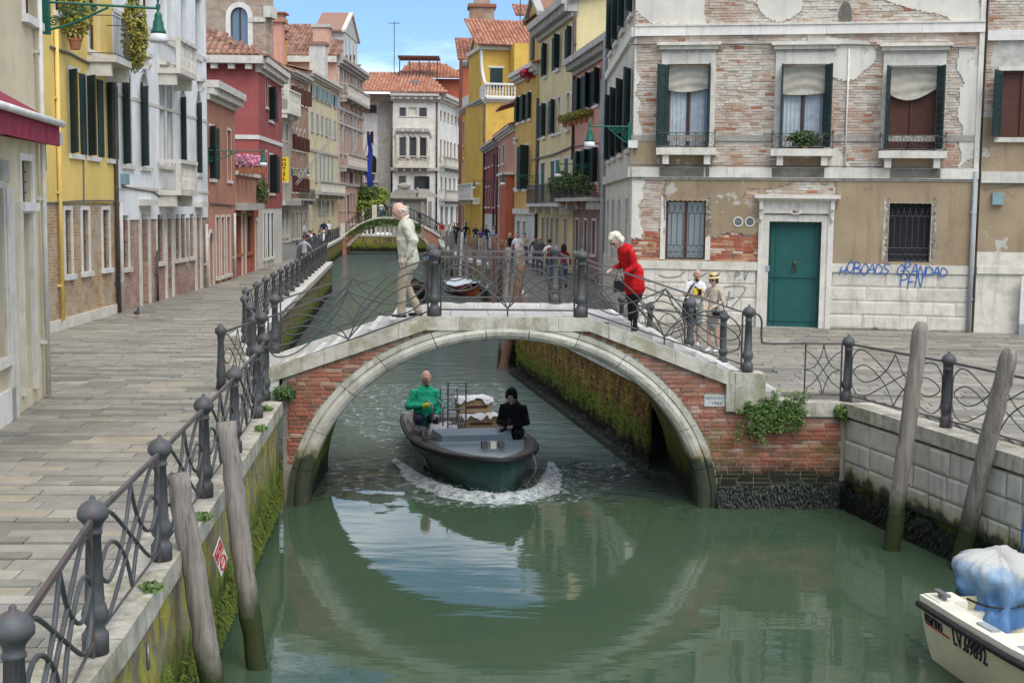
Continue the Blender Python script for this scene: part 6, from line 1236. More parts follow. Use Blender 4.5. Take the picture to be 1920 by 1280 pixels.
for x in (1.0, 1.9, 2.9):
    for s in (-1, 1): MB().tube([(x+.06*math.cos(a*.5), s*1.0, .66+.07*math.sin(a*.5)) for a in range(7)], .010, 5).build('ring', 'steel', CB)
mb = MB()
for s_ in (-1,):
    P_ = [[(x, s_*(side_y(ST, x, z, .42)+.012), z) for x in (1.9, 2.3, 2.7, 3.0)] for z in (.24, .34, .44)]
    for r0, r1 in zip(P_, P_[1:]):
        for i in range(3): mb.quad(r0[i], r0[i+1], r1[i+1], r1[i])
mb.build('pale_patch', 'cream_patch', CB)
MB().tube(smooth([(4.2, .72, .74), (4.25, .78, .5), (4.1, .66, .2), (4.15, .6, -.05)], 4), .018, 5).build('mooring_rope', 'rope', CB); MB().tube(smooth([(1.6, -1.0, .70), (2.1, -.85, .76), (2.4, -.95, .74), (2.9, -1.0, .74), (2.7, -.8, .72)], 4), .028, 6).build('mooring_rope', 'rope', CB)
M_ = Matrix.Rotation(ang, 4, 'Z'); cbp = lambda x, y, z: tuple(SB+(M_ @ Vector((x*1.24, y*.9, z-.12))))
def lump(name, label, cat, loc, d, m, rz=0, j=.12, group=None):
    mb = MB(); n, k = 9, 6; vs = []
    for i in range(k+1):
        for q in range(n+1):
            x = (q/n-.5)*2; y = (i/k-.5)*2; e = max(0, 1-abs(x)**4)*max(0, 1-abs(y)**4); vs.append((x*d[0]/2*(1+rnd.uniform(-j, j)*.4), y*d[1]/2*(1+rnd.uniform(-j, j)*.4), d[2]*(e**.35)*rnd.uniform(1-j, 1+j)))
    mb.add(vs, [(i*(n+1)+q, i*(n+1)+q+1, (i+1)*(n+1)+q+1, (i+1)*(n+1)+q) for i in range(k) for q in range(n)]); mb.add([(-d[0]/2, -d[1]/2, 0), (d[0]/2, -d[1]/2, 0), (d[0]/2, d[1]/2, 0), (-d[0]/2, d[1]/2, 0)], [(3, 2, 1, 0)])
    return tag(mb.build(name, m, None, True, None, loc, rz), label, cat, group)
for i, (x, y, z, dx, dy, dz, l) in enumerate([(2.05, -.48, .30, .8, .75, .34, 'grey plastic sacks heaped behind the foredeck of the cargo boat'), (1.5, -.35, .35, .6, .7, .36, 'pale grey sack at the feet of the boat driver'), (2.3, .22, .42, .45, .5, .22, 'crumpled sack next to the black mesh crate')]): lump('sack', l, 'sack', cbp(x, y, z), (dx, dy, dz), 'bag' if i != 1 else 'wrap', ang, .2)
for x, y, z, dx, dy, dz, l in [(2.5, -.62, .52, .5, .4, .16, 'flat grey sack lying over the left gunwale of the cargo boat'), (1.05, .75, .45, .5, .35, .3, 'white sack wedged right of the carton stack'), (2.45, .78, .5, .4, .3, .2, 'small white sack right of the mesh crate')]: lump('sack', l, 'sack', cbp(x, y, z), (dx, dy, dz), 'wrap' if dx == .4 or y > .7 else 'bag', ang+.3, .25)
lump('rope_coil', 'dark rope coil on the left side deck of the cargo boat', 'rope', cbp(2.15, -.98, .66), (.45, .28, .1), 'rope', ang, .4)
def carton(label, x, y, z, w=.48, dd=.62, h=.24, wrap=True):
    t = thing('carton', label, 'box', cbp(x, y, z), ang+rnd.uniform(-.08, .08)); MB().bb(-w/2, w/2, -dd/2, dd/2, 0, h).build('box', 'card', t); MB().bb(w/2, w/2+.004, -dd*.3, dd*.35, h*.35, h*.55).build('printed_strip', 'frame_brown', t)
    if wrap:
        mb = MB(); n = 12; vs = [((i/n-.5)*w*1.12, (j/n-.5)*dd*1.12, h+.01+.045*rnd.random()-(.10*rnd.random() if i in (0, n) or j in (0, n) else 0)) for i in range(n+1) for j in range(n+1)]; mb.add(vs, [(i*(n+1)+j, (i+1)*(n+1)+j, (i+1)*(n+1)+j+1, i*(n+1)+j+1) for i in range(n) for j in range(n)]); mb.build('plastic_wrap', 'wrap', t, True)
carton('top cardboard carton under white plastic on the cargo boat stack', 1.25, .35, .90); carton('second cardboard carton from the top of the cargo boat stack', 1.45, .42, .62, .5, .66); carton('bottom cardboard carton at the base of the cargo boat stack', 1.6, .45, .33, .5, .7); carton('front cardboard carton behind the mesh crate with a torn cover', 2.05, .62, .32, .42, .62, .26)
mc = thing('mesh_crate', 'black plastic mesh crate standing behind the grey foredeck', 'crate', cbp(2.42, .28, .40), ang); mb = MB(); w = .85
for z in [.02+.045*i for i in range(9)]: mb.bb(-.15, -.135+.29, -w/2, -w/2+.012, z, z+.018); mb.bb(.14, .152, -w/2, w/2, z, z+.018)
mb.build('horizontal_mesh', 'crate_black', mc, kind='stuff'); mb = MB()
for i in range(18): y = -w/2+w*i/17; mb.bb(.152, .16, y-.006, y+.006, 0, .40)
mb.build('vertical_mesh', 'crate_black', mc, kind='stuff'); MB().bb(-.14, .13, -w/2+.02, w/2-.02, .02, .3).build('contents', 'inside', mc)
def truck(label, x, y, z, h, w, rz=0):
    t = thing('hand_truck', label, 'hand truck', cbp(x, y, z), ang+rz); mb = MB()
    for s in (-1, 1): MB().tube([(0, s*w/2, 0), (0, s*w/2, h)], .016, 6).build('upright', 'steel', t)
    for k in (.0, .3, .55, .8, 1.0): MB().tube([(0, -w/2, h*k), (0, w/2, h*k)], .014, 6).build('crossbar', 'steel', t)
    MB().bb(.0, .22, -w/2, w/2, -.015, .0).build('toe_plate', 'steel', t)
    for s in (-1, 1): MB().lathe([(.09, -.025), (.09, .025)], 12).build('wheel', 'black_plastic', t, False, None, (-.06, s*(w/2+.04), .1)).rotation_euler = (math.pi/2, 0, 0)
truck('taller empty hand truck standing upright on the cargo boat', 1.75, -.12, .42, 1.12, .34); truck('smaller hand truck standing behind the taller one on the cargo boat', 1.35, -.20, .42, .95, .33, .1)
hb = thing('chrome_handlebar', 'bent chrome handlebar beside the boat driver', 'handlebar', cbp(1.55, -.48, .45), ang)
for s in (-.1, .1): MB().tube(smooth([(0, s, 0), (0, s, .5), (-.05, s, .62), (-.18, s-.1, .72)], 4), .017, 6).build('bar', 'steel', hb, True)
lump('net_bag', 'red net bag on the stern of the cargo boat', 'bag', cbp(.25, -.55, .61), (.35, .4, .14), 'net_red', ang, .2)
# bow wave and wake
def foammat():
    s = NT('foam'); v = s.pos(); n = s.noise(s.pos((1, 1.6, 1)), 8, 8, .75); a = s.ramp(n, [(.36, .08), (.68, .92)]); s.done((.78, .82, .82), .6, .4); s.lk(a, s.b.inputs['Alpha']); MATS['foam'] = s.m
    s = NT('foam_thin'); v = s.pos((1, .7, 1)); n = s.noise(v, 6, 8, .8); a = s.ramp(n, [(.52, 0.0), (.72, .75)]); s.done((.70, .76, .75), .5, .4); s.lk(a, s.b.inputs['Alpha']); MATS['foam_thin'] = s.m
    s = NT('spray'); MATS['spray'] = s.done((.78, .82, .82), .5, .4)
foammat()
wk = thing('bow_wave', 'white foaming bow wave in front of the green cargo boat', 'wave', cbp(4.4, 0, .12), ang); g = random.Random(4)
path = [(-3.4, -1.35), (-2.2, -1.15), (-1.3, -.98), (-.6, -.74), (-.1, -.48), (.18, -.15), (.20, .18), (.0, .5), (-.4, .80), (-1.0, 1.05), (-1.8, 1.35), (-2.6, 1.6)]; P = smooth([(a, b, 0) for a, b in path], 6); mb = MB(); n = 9; vs = []
for i, p in enumerate(P):
    t = (P[min(i+1, len(P)-1)]-P[max(i-1, 0)]).normalized(); o = Vector((t.y, -t.x, 0)); e = math.sin(math.pi*i/(len(P)-1))**.6
    for j in range(n): s_ = j/(n-1); vs.append(p-o*.10+o*s_*.55*e*(1+.15*g.uniform(-1, 1))+Vector((0, 0, .004+.12*e*(math.sin(math.pi*min(s_*1.5, 1))**1.2)*(1-s_*.55)*g.uniform(.75, 1.2))))
mb.add(vs, [(i*n+j, i*n+j+1, (i+1)*n+j+1, (i+1)*n+j) for i in range(len(P)-1) for j in range(n-1)]); mb.build('crest', 'foam', wk, True); mb = MB()
for _ in range(1500):
    i = int(g.triangular(4, len(P)-5, len(P)*.5)); p = P[i]; t = (P[min(i+1, len(P)-1)]-P[max(i-1, 0)]).normalized(); o = Vector((t.y, -t.x, 0)); q = p+o*(g.random()**1.2*.6-.05)+Vector((0, 0, .02+abs(g.gauss(0, .075)))); r = g.uniform(.002, .006)
    mb.add([q+Vector((r, 0, 0)), q+Vector((-r*.5, r*.87, 0)), q+Vector((-r*.5, -r*.87, 0)), q+Vector((0, 0, r*1.2)), q-Vector((0, 0, r))], [(0, 1, 3), (1, 2, 3), (2, 0, 3), (1, 0, 4), (2, 1, 4), (0, 2, 4)])
mb.build('spray', 'spray', wk, kind='stuff'); mb = MB(); P = smooth([(a*1.0, b*1.0, 0) for a, b in path], 6); vs = []; n = 8
for i, p in enumerate(P):
    t = (P[min(i+1, len(P)-1)]-P[max(i-1, 0)]).normalized(); o = Vector((t.y, -t.x, 0)); e = abs(i/(len(P)-1)-.5)*2
    for j in range(n): s_ = j/(n-1); vs.append(p+o*(-.35+s_*(1.1+e*.9))+Vector((0, 0, .014+.01*math.sin(i*1.3+j))))
mb.add(vs, [(i*n+j, i*n+j+1, (i+1)*n+j+1, (i+1)*n+j) for i in range(len(P)-1) for j in range(n-1)]); mb.build('foam_sheet', 'foam_thin', wk, True)
wt = MB(); n = 14; vs = [(-3.0-i*.8, (j/n-.5)*(2.4+i*.25), .012+.008*math.sin(i*2+j)) for i in range(14) for j in range(n+1)]; wt.add(vs, [(i*(n+1)+j, (i+1)*(n+1)+j, (i+1)*(n+1)+j+1, i*(n+1)+j+1) for i in range(13) for j in range(n)]); wt.build('wake_trail', 'foam_thin', wk, True)
# ---- white motorboat, lower right
MA, MBo = Vector((4.28, 13.35, 0)), Vector((4.64, 11.41, 0)); d = (MBo-MA).normalized(); ang2 = math.atan2(d.y, d.x); n_ = Vector((-d.y, d.x, 0)); o0 = MA+n_*.92
WB = thing('white_motorboat', 'cream white motorboat with covered outboard in the lower right corner', 'boat', (o0.x, o0.y, 0), ang2)
S2 = [(0, .90, .64, .86, .08), (.8, .93, .65, .87, .85), (1.8, .95, .67, .86, 1.8), (2.8, .90, .70, .82, 2.75), (3.6, .72, .74, .74, 3.45), (4.2, .42, .78, .62, 3.95), (4.6, .0, .80, .3, 4.2)]
hull(S2, 'hull', 'hull_white', WB, nb=9, pw=.20); deckstrip(S2, .20, -.005, .05).build('gunwale', 'deck_white', WB); MB().tube(smooth(gun(S2, .015, -.05), 2), .035, 6).build('rub_rail', 'rub_black', WB, True)
MB().quad((.1, -.75, .18), (3.2, -.75, .18), (3.2, .75, .18), (.1, .75, .18)).build('floor', 'deck_white', WB); mb = MB()
for s in (-1, 1): mb.quad((.05, s*.71, .15), (3.2, s*.71, .15), (3.2, s*.71, .68), (.05, s*.71, .64))
mb.build('lining', 'deck_white', WB); MB().bb(.02, .14, -.74, .74, .15, .50).build('transom', 'deck_white', WB); MB().bb(.75, 1.15, -.7, .7, .18, .48).build('thwart', 'deck_white', WB); MB().bb(.02, .35, -.86, -.55, .50, .70).build('corner_seat', 'deck_white', WB)
cl = MB(); cl.bb(.1, .35, -.80, -.74, .745, .77); cl.bb(.17, .21, -.79, -.75, .70, .745); cl.bb(.25, .29, -.79, -.75, .70, .745); cl.build('cleat', 'steel', WB)
for x, w in ((1.05, .28), (1.75, .2)): MB().bb(x, x+w, -.86, -.77, .69, .72).build('fairlead', 'zinc', WB)
MB().tube([(2.2+.04*math.cos(a*.5), -.82, .70+.08*math.sin(a*.5)) for a in range(7)], .010, 5).build('ring', 'steel', WB)
def on_side(x, z, txt, size, m, ln=None):
    y1, y0_ = side_y(S2, x+.3, z+.06, .20), side_y(S2, x+.3, z-.08, .20); yw = math.atan2(side_y(S2, x+.55, z, .2)-side_y(S2, x+.05, z, .2), .5); mtx = Matrix.Translation((x, -side_y(S2, x+.05, z, .2)-.008, z)) @ Matrix.Rotation(-yw, 4, 'Z') @ Matrix.Rotation(math.atan2(y1-y0_, .14), 4, 'X') @ FRONT; return text(txt, size, m, WB, mtx=mtx @ Matrix.Diagonal((.72, 1, 1, 1)), ext=.004, align='LEFT', bold=.0)
on_side(.10, .49, 'marino', .19, 'boat_black'); on_side(.70, .46, 'LV.69892', .24, 'boat_black')
for z in (.565, .405): MB().quad(*[(x, -side_y(S2, x, zz, .2)-.008, zz) for x, zz in ((.10, z), (.62, z), (.62, z+.022), (.10, z+.022))]).build('stripe', 'label_red', WB)
# outboard under its faded blue cover
OE = thing('covered_outboard', 'outboard motor under a faded blue and white tarp tied with rope', 'outboard motor', tuple(o0+d*-.05+n_*.05), ang2)
def tarpmat():
    s = NT('tarp'); v = s.pos(); z = s.worldz(); f_ = s.math('ADD', z, s.math('MULTIPLY', s.math('SUBTRACT', s.noise(s.pos((3, 3, .6)), 2.2, 5), .5), .75)); cc = s.ramp(f_, [(.45, (.08, .18, .36)), (.75, (.14, .26, .42)), (.92, (.28, .35, .40)), (1.05, (.44, .43, .39))])
    s.bump(s.noise(v, 14, 6), .5, .02); MATS['tarp'] = s.done(cc, .7, .3)
tarpmat(); mb = MB(); n, k = 72, 14; vs = []
for i in range(k+1):
    t = i/k
    for j in range(n):
        th = 2*math.pi*j/n; r = [.05, .28, .40, .46, .48, .47, .45, .43, .41, .39, .36, .39, .41, .43, .44][i]; z = 1.08-.72*t**1.15+.03*math.sin(th*3); rr = r*(1+.13*math.sin(th*4+t*3)*t+.09*math.sin(th*9+t*5)*t+.06*math.sin(th*15)*t*t+.02*g.uniform(-1, 1)); nn_ = mnz.noise(Vector((math.cos(th)*2.6, math.sin(th)*2.6, z*4)))*.11*min(1, t*2)+mnz.noise(Vector((math.cos(th)*7, math.sin(th)*7, z*8+5)))*.05; rr += nn_; vs.append((rr*.95*math.cos(th)-.05, rr*1.0*math.sin(th), z+nn_*.5))
mb.add(vs, [(i*n+j, (i+1)*n+j, (i+1)*n+(j+1) % n, i*n+(j+1) % n) for i in range(k) for j in range(n)]+[tuple(range(n))]); mb.build('tarp', 'tarp', OE, True); MB().tube([(.40*math.cos(a*.2)-.05, .42*math.sin(a*.2), .60+.02*math.sin(a*.6)) for a in range(32)], .013, 5).build('tie_rope', 'black_plastic', OE); MB().bb(-.30, .0, -.12, .12, -.25, .5).build('motor_leg', 'black_plastic', OE); MB().bb(-.02, .22, -.2, .2, .35, .5).build('clamp', 'black_plastic', OE)
MB().tube(smooth([(6.45, 15.9, 1.55), (6.3, 15.7, 1.1), (6.2, 15.5, .6), (6.1, 15.2, .1)], 5), .010, 5).build('mooring_line', 'label_blue', None); tag(bpy.data.objects['mooring_line'], 'thin blue line hanging down the right stone wall', 'rope')
# ---- moored boats far along the right quay
def moored(label, px, py, L_, w, m, cover, coverm, az, extra=None, name='moored_boat'):
    p = gz(px, py, 0); t = thing(name, label, 'boat', (p[0], p[1], 0), az); st = [(-L_*.5, w*.3, .55, .8, -L_*.42), (-L_*.3, w*.46, .46, .85, -L_*.28), (0, w*.5, .42, .85, 0), (L_*.3, w*.44, .48, .8, L_*.28), (L_*.45, w*.2, .6, .6, L_*.38), (L_*.5, 0, .7, .3, L_*.42)]
    hull(st, 'hull', m, t, nb=4); deckstrip(st, .1, 0, .04).build('gunwale', 'gunwale', t)
    if cover:
        mb = MB(); n, k = 8, 8; vs = [(lerp(-L_*.32, L_*.3, i/n), (j/k-.5)*w*.9, .46+.30*math.sin(math.pi*j/k)*(.7+.3*math.sin(math.pi*i/n))) for i in range(n+1) for j in range(k+1)]; mb.add(vs, [(i*(k+1)+j, (i+1)*(k+1)+j, (i+1)*(k+1)+j+1, i*(k+1)+j+1) for i in range(n) for j in range(k)]); mb.build('cover', coverm, t, True)
    return t
mt('cover_pale', (.62, .68, .70), .1, 2, .5); mt('cover_blue', (.05, .20, .45), .2, 3, .6); mt('wood_red', (.25, .07, .03), .3, 5, .5); mt('cover_grey', (.30, .31, .31), .3, 4)
moored('moored wooden boat with pale cover seen through the bridge railing', 876, 548, 8.5, 2.5, 'wood_red', True, 'cover_pale', R(100)); moored('small boat with blue tarp behind the old man', 812, 496, 5.0, 1.6, 'rub_black', True, 'cover_blue', R(100)); moored('grey covered boat close to the right quay wall', 930, 556, 7.0, 1.9, 'gunwale', True, 'cover_grey', R(96))
gd = moored('black gondola with red and gold seat behind the old man', 788, 556, 9.5, 1.35, 'rub_black', False, None, R(98), name='gondola')
MB().bb(-.8, .3, -.45, .45, .4, .75).build('seat', 'net_red', gd); MB().tube(smooth([(-4.6, 0, .6), (-4.9, 0, 1.2), (-4.75, 0, 1.6)], 4), .05, 5).build('stern_post', 'rub_black', gd); MB().bb(-1.1, -.8, -.4, .4, .5, .85).build('backrest', 'brass', gd)
rg_ = [(893, 512, 905, 447, .11, 'pole_grey'), (913, 514, 923, 450, .14, 'bricole'), (926, 526, 937, 455, .15, 'bricole'), (960, 530, 980, 450, .12, 'pole_wood'), (953, 522, 967, 450, .14, 'pole_grey'), (882, 500, 888, 445, .10, 'pole_grey'), (987, 556, 990, 484, .14, 'bricole'), (997, 556, 998, 478, .13, 'bricole'), (1010, 560, 1016, 492, .15, 'pole_wood'), (833, 488, 842, 436, .1, 'pole_grey'), (845, 484, 858, 438, .11, 'pole_grey'), (826, 482, 834, 434, .1, 'pole_grey'), (978, 558, 978, 500, .17, 'bricole'), (868, 494, 872, 446, .1, 'pole_grey'), (942, 518, 949, 468, .11, 'pole_wood'), (853, 480, 863, 440, .09, 'frame_white')]
adj = ['grey leaning', 'reddish brown', 'dark brown thick', 'grey pointed', 'pale pointed', 'short grey', 'square rust-brown', 'tall rust-brown', 'rope-wound dark', 'white slanting', 'pale steep', 'thin pale', 'stout brown', 'thin grey upright', 'low brown', 'white-painted']
def edge_spot(px, off):
    best = min((abs(proj(edge_x(RE, y/4)-off, y/4, 1.0)[0]-px), y/4) for y in range(4*38, 4*112)); y = best[1]; return edge_x(RE, y)-off, y
for (bx, by, tx, ty, r, m), a in zip(rg_, adj):
    x, y = edge_spot((bx+tx)/2+6, .35); t = at_y(tx+4, ty, y); t = (min(t[0], x+.5), t[1]-.3, min(max(t[2], 2.2), 3.4)); pole(a+' mooring pole among those off the right quay', (x-.1, y, -.8), t, r, r*.9, m, 'mooring poles off the right quay')
for i_, px in enumerate((842, 855, 868, 881, 894, 907, 919, 931, 943, 952, 962, 972)):
    x, y = edge_spot(px, .7 if i_ % 2 else .3); pole(('first', 'second', 'third', 'fourth', 'fifth', 'sixth', 'seventh', 'eighth', 'ninth', 'tenth', 'eleventh', 'twelfth')[i_]+' thin stake from the left in the row along the right quay', (x, y, -.8), (x+rnd.uniform(-.25, .35), y-.2, rnd.uniform(2.3, 3.3)), .075, .07, rnd.choice(('pole_wood', 'pole_grey', 'bricole')), 'thin stakes along the right quay')
# ================================================================== people
def skinmat(name, c): 
    s = NT(name); cc = s.mix(.5, c, s.ramp(s.noise(s.pos(), 12, 4), [(.3, .82), (.7, 1.1)]), 'MULTIPLY'); s.b.inputs['Subsurface Weight'].default_value = .0; MATS[name] = s.done(cc, .5, .35)
skinmat('skin', (.50, .29, .21)); skinmat('skin_pale', (.58, .36, .28)); skinmat('skin_tan', (.36, .19, .12)); skinmat('skin_leg', (.46, .24, .15))
for n_, c_ in dict(c_white=(.72, .72, .70), c_black=(.012, .012, .014), c_navy=(.02, .025, .05), c_grey=(.34, .37, .40), c_dgrey=(.08, .085, .09), c_khaki=(.36, .30, .22), c_jacket=(.50, .485, .385), c_red=(.46, .010, .012), c_green=(.02, .36, .20), c_pink=(.60, .12, .26), c_blue=(.10, .30, .60), c_skirt=(.18, .42, .72), c_jean=(.05, .085, .15), c_beige=(.46, .39, .30), c_purple=(.10, .07, .20), c_dred=(.20, .02, .05), c_teal=(.10, .14, .12), c_shortg=(.22, .26, .23), c_tights=(.018, .015, .015), c_hat=(.62, .47, .22), c_print=(.30, .30, .28)).items(): cloth(n_, c_)
for n_, c_ in dict(h_white=(.62, .60, .55), h_blond=(.62, .50, .30), h_dark=(.02, .015, .012), h_brown=(.09, .05, .03), h_grey=(.30, .29, .28), h_auburn=(.16, .06, .03)).items(): mt(n_, c_, .35, 30, .55, bump=.6, fine=120)
FOLD = bpy.data.textures.new('folds', 'CLOUDS'); FOLD.noise_scale = .11; FOLD.noise_depth = 2
def blob(name, mb, m, parent, vox, sm=2):
    o = mb.build(name, m, parent, True); r_ = o.modifiers.new('remesh', 'REMESH'); r_.mode = 'VOXEL'; r_.voxel_size = vox; r_.use_smooth_shade = True
    if sm: q = o.modifiers.new('smooth', 'SMOOTH'); q.iterations = sm; q.factor = .5
    return o
def person(label, loc, rz, H=1.75, lean=0, side=0, head=(0, 0), arms=None, legs=None, top='c_white', sleeve='long', bottom='c_jean', btype='long', shoes='c_black', hair=('h_dark', 'short'), skin='skin', vox=.016, build=1.0, coat=0, hood=False, belly=0, seat=False, group=None, lower='skin_leg', name='person', hscale=1.0, loose=0.0):
    """facing local -y; joints in metres for a 1.75 m adult, scaled to H. arms/legs: [(elbow, wrist)] / [(knee, ankle)], left (+x) then right"""
    k = H/1.75; t = thing(name, label, 'person', loc, rz, group); V = lambda p: Vector(p)*k; hip = Vector((0, 0, .93))
    Q = Matrix.Rotation(R(lean), 3, 'X') @ Matrix.Rotation(R(side), 3, 'Y')          # positive lean = towards -y
    tr = lambda p: hip+Q @ (Vector(p)-hip)
    arms = arms or [((.27, .03, 1.15), (.28, -.06, .92)), ((-.27, .03, 1.15), (-.28, -.06, .92))]; legs = legs or [((.10, -.02, .50), (.11, .02, .08)), ((-.10, -.02, .50), (-.11, .02, .08))]
    nk, hd = tr((0, .0, 1.47)), tr((0, -.03, 1.64)); hq = Q @ Matrix.Rotation(R(head[0]), 3, 'Z') @ Matrix.Rotation(R(head[1]), 3, 'X'); bs_ = 1+(build-1)*.6; sh = [tr((.172*bs_, .01, 1.37)), tr((-.172*bs_, .01, 1.37))]; hs = k*1.07*hscale; hp = [Vector((.09, 0, .91)), Vector((-.09, 0, .91))]
    hc = nk+hq @ Vector((0, -.025, .155*hs/k)); hf = lambda x, y, z: hc+hq @ Vector((x, y, z))*(hs/k)
    S = lambda mb, a, ra, b, rb, fl=1.0: mb.cap(V(a), ra*k, V(b), rb*k, 10, fl)
    b = MB(); bd = build
    b.ball(V(hc)+Vector((0, 0, .0)), Vector((.075, .095, .115))*hs, 12, hq); S(b, hf(0, -.045, -.045), .052, hf(0, -.055, -.085), .035); S(b, hf(0, -.092, .0), .011, hf(0, -.112, -.032), .016)
    for s in (-1, 1): b.ball(V(hf(s*.078, .01, -.01)), Vector((.012, .022, .032))*k, 6, hq); S(b, hf(s*.03, -.083, .02), .014, hf(s*.045, -.075, .022), .010)
    S(b, hf(0, .0, -.07), .052, nk-Vector((0, 0, .03)), .056)
    S(b, tr((0, 0, 1.34)), .13*bd, tr((0, 0, 1.10)), .125*bd, .68); S(b, tr((0, 0, 1.10)), .125*bd, (0, 0, .95), .14*bd, .72); S(b, sh[0], .055, sh[1], .055)
    for i in (0, 1):
        e, w = Vector(arms[i][0]), Vector(arms[i][1]); S(b, sh[i], .048*bd, e, .038*bd); S(b, e, .038*bd, w, .026); dv = (w-e).normalized(); ax = dv.cross(Vector((0, 0, 1))); ax = ax.normalized() if ax.length > .1 else Vector((0, 1, 0)); hnd = w+dv*.075
        S(b, w, .026, hnd, .034, .6)
        for q, l in ((-1.5, .062), (-.5, .078), (.5, .074), (1.5, .058)): p0 = hnd+ax*q*.017; p1 = p0+dv*l*.55+Vector((0, 0, -.006)); S(b, p0, .0095, p1, .009); S(b, p1, .009, p1+dv*l*.45+Vector((0, 0, -.018)), .0075)
        S(b, w+dv*.03-ax*.03, .012, w+dv*.075-ax*.058, .009)
        kn, an = Vector(legs[i][0]), Vector(legs[i][1]); S(b, hp[i], .078*bd, kn, .052); S(b, kn, .052, an, .036); S(b, kn.lerp(an, .3)+Vector((0, .012, 0)), .052, kn.lerp(an, .5), .045)
    body = blob('body', b, skin, t, vox*k*.8, 1)
    # eyes
    for s in (-1, 1): MB().ball(V(hf(s*.032, -.088, .004)), .0075*k, 6).build('eye', 'black_plastic', t)
    # top
    c = MB(); g_ = .018
    S(c, tr((0, .0, 1.34)), .145*bd+loose*.5, tr((0, -.01, 1.12)), .14*bd+belly*.5+loose, .74); S(c, tr((0, -.01-belly*.5, 1.12)), .14*bd+belly+loose, (0, -belly*.4, .93-(0 if not coat else .05)), .15*bd+belly*.7, .76); S(c, sh[0], .062, sh[1], .062); S(c, nk-Vector((0, -.01, .04)), .072, sh[0], .062); S(c, nk-Vector((0, -.01, .04)), .072, sh[1], .062); S(c, nk-Vector((0, -.01, .05)), .075, nk-Vector((0, 0, .02)), .068)
    if coat: S(c, (0, 0, .95), .165*bd, (0, 0, .95-coat), .205*bd, .75)
    for i in (0, 1):
        e, w = Vector(arms[i][0]), Vector(arms[i][1])
        if sleeve == 'none': continue
        S(c, sh[i], .060*bs_+loose*.3, sh[i].lerp(e, .95 if sleeve == 'long' else .7), (.054 if sleeve == 'long' else .058)*bd+loose*.4)
        if sleeve == 'long': S(c, e, .054*bd+loose*.4, w, .042)
    if hood: S(c, nk+Vector((0, .05, -.01)), .075, nk+Vector((0, .07, .03)), .06)
    if hood == 'up': c.ball(V(hf(0, .026, .018)), Vector((.098, .105, .135))*hs, 12, hq)
    tp = blob('jacket' if sleeve == 'long' else 'shirt', c, top, t, vox*k, 5)
    if vox < .02: w_ = tp.modifiers.new('folds', 'DISPLACE'); w_.texture = FOLD; w_.strength = .035; w_.mid_level = .5; w_.texture_coords = 'LOCAL'
    # bottom
    d_ = MB()
    if btype == 'skirt':
        S(d_, (0, 0, .95), .14*bs_, (0, 0, .64), .175*bs_, .72)
    elif btype != 'none':
        S(d_, (-.03, 0, .93), .13*bs_, (.03, 0, .93), .13*bs_, .8)
        for i in (0, 1):
            kn, an = Vector(legs[i][0]), Vector(legs[i][1]); S(d_, hp[i], .104*bd, hp[i].lerp(kn, 1 if btype == 'long' else .9), .080 if btype == 'long' else .09)
            if btype == 'long': S(d_, kn, .078, an+Vector((0, 0, .02)), .070)
    if d_.v: tb_ = blob('skirt' if btype == 'skirt' else 'trousers' if btype == 'long' else 'shorts', d_, bottom, t, vox*k, 3)
    if d_.v and vox < .02: w_ = tb_.modifiers.new('folds', 'DISPLACE'); w_.texture = FOLD; w_.strength = .025; w_.mid_level = .5; w_.texture_coords = 'LOCAL'
    if lower == 'c_tights':
        for i in (0, 1): kn, an = Vector(legs[i][0]), Vector(legs[i][1]); q = MB(); S(q, hp[i], .084, kn, .058); S(q, kn, .058, an, .042); S(q, kn.lerp(an, .35)+Vector((0, .012, 0)), .056, kn.lerp(an, .5), .05); blob('stocking', q, 'c_tights', t, vox*k*.9)
    for i in (0, 1):
        kn, an = Vector(legs[i][0]), Vector(legs[i][1]); q = MB(); S(q, an+Vector((0, .04, -.045)), .042, an+Vector((0, -.12, -.052)), .036, .75); S(q, an, .045, an+Vector((0, .01, -.04)), .045); blob('shoe', q, shoes, t, vox*k*.8, 1)
    # hair
    hm, hs_ = hair; h = MB()
    if hs_ in ('short', 'long', 'bob'):
        h.ball(V(hf(0, .022, .030)), Vector((.084, .092, .102))*hs, 12, hq); S(h, hf(0, -.05, .085), .045, hf(0, .05, .08), .05)
    if hs_ == 'bob':
        for s in (-1, 1): S(h, hf(s*.06, .02, .06), .055, hf(s*.072, .02, -.05), .04)
        S(h, hf(0, .06, .04), .075, hf(0, .075, -.06), .055); S(h, hf(0, -.06, .085), .04, hf(0, .0, .10), .06)
    if hs_ == 'long':
        for s in (-1, 1): S(h, hf(s*.06, .02, .05), .05, hf(s*.085, .04, -.16), .032)
        S(h, hf(0, .06, .04), .07, hf(0, .09, -.18), .055)
    if hs_ == 'fringe':
        S(h, hf(0, .085, .0), .03, hf(0, .08, -.03), .028)
        for s in (-1, 1): S(h, hf(s*.066, .03, .01), .018, hf(s*.060, .06, -.02), .026)
    if h.v: blob('hair', h, hm, t, vox*k*.9)
    t['_hf'] = 0
    del t['_hf']
    return t, (lambda x, y, z: V(hf(x, y, z))), hq, k
def acc(t, mb, name, m, smooth_=True): return mb.build(name, m, t, smooth_)
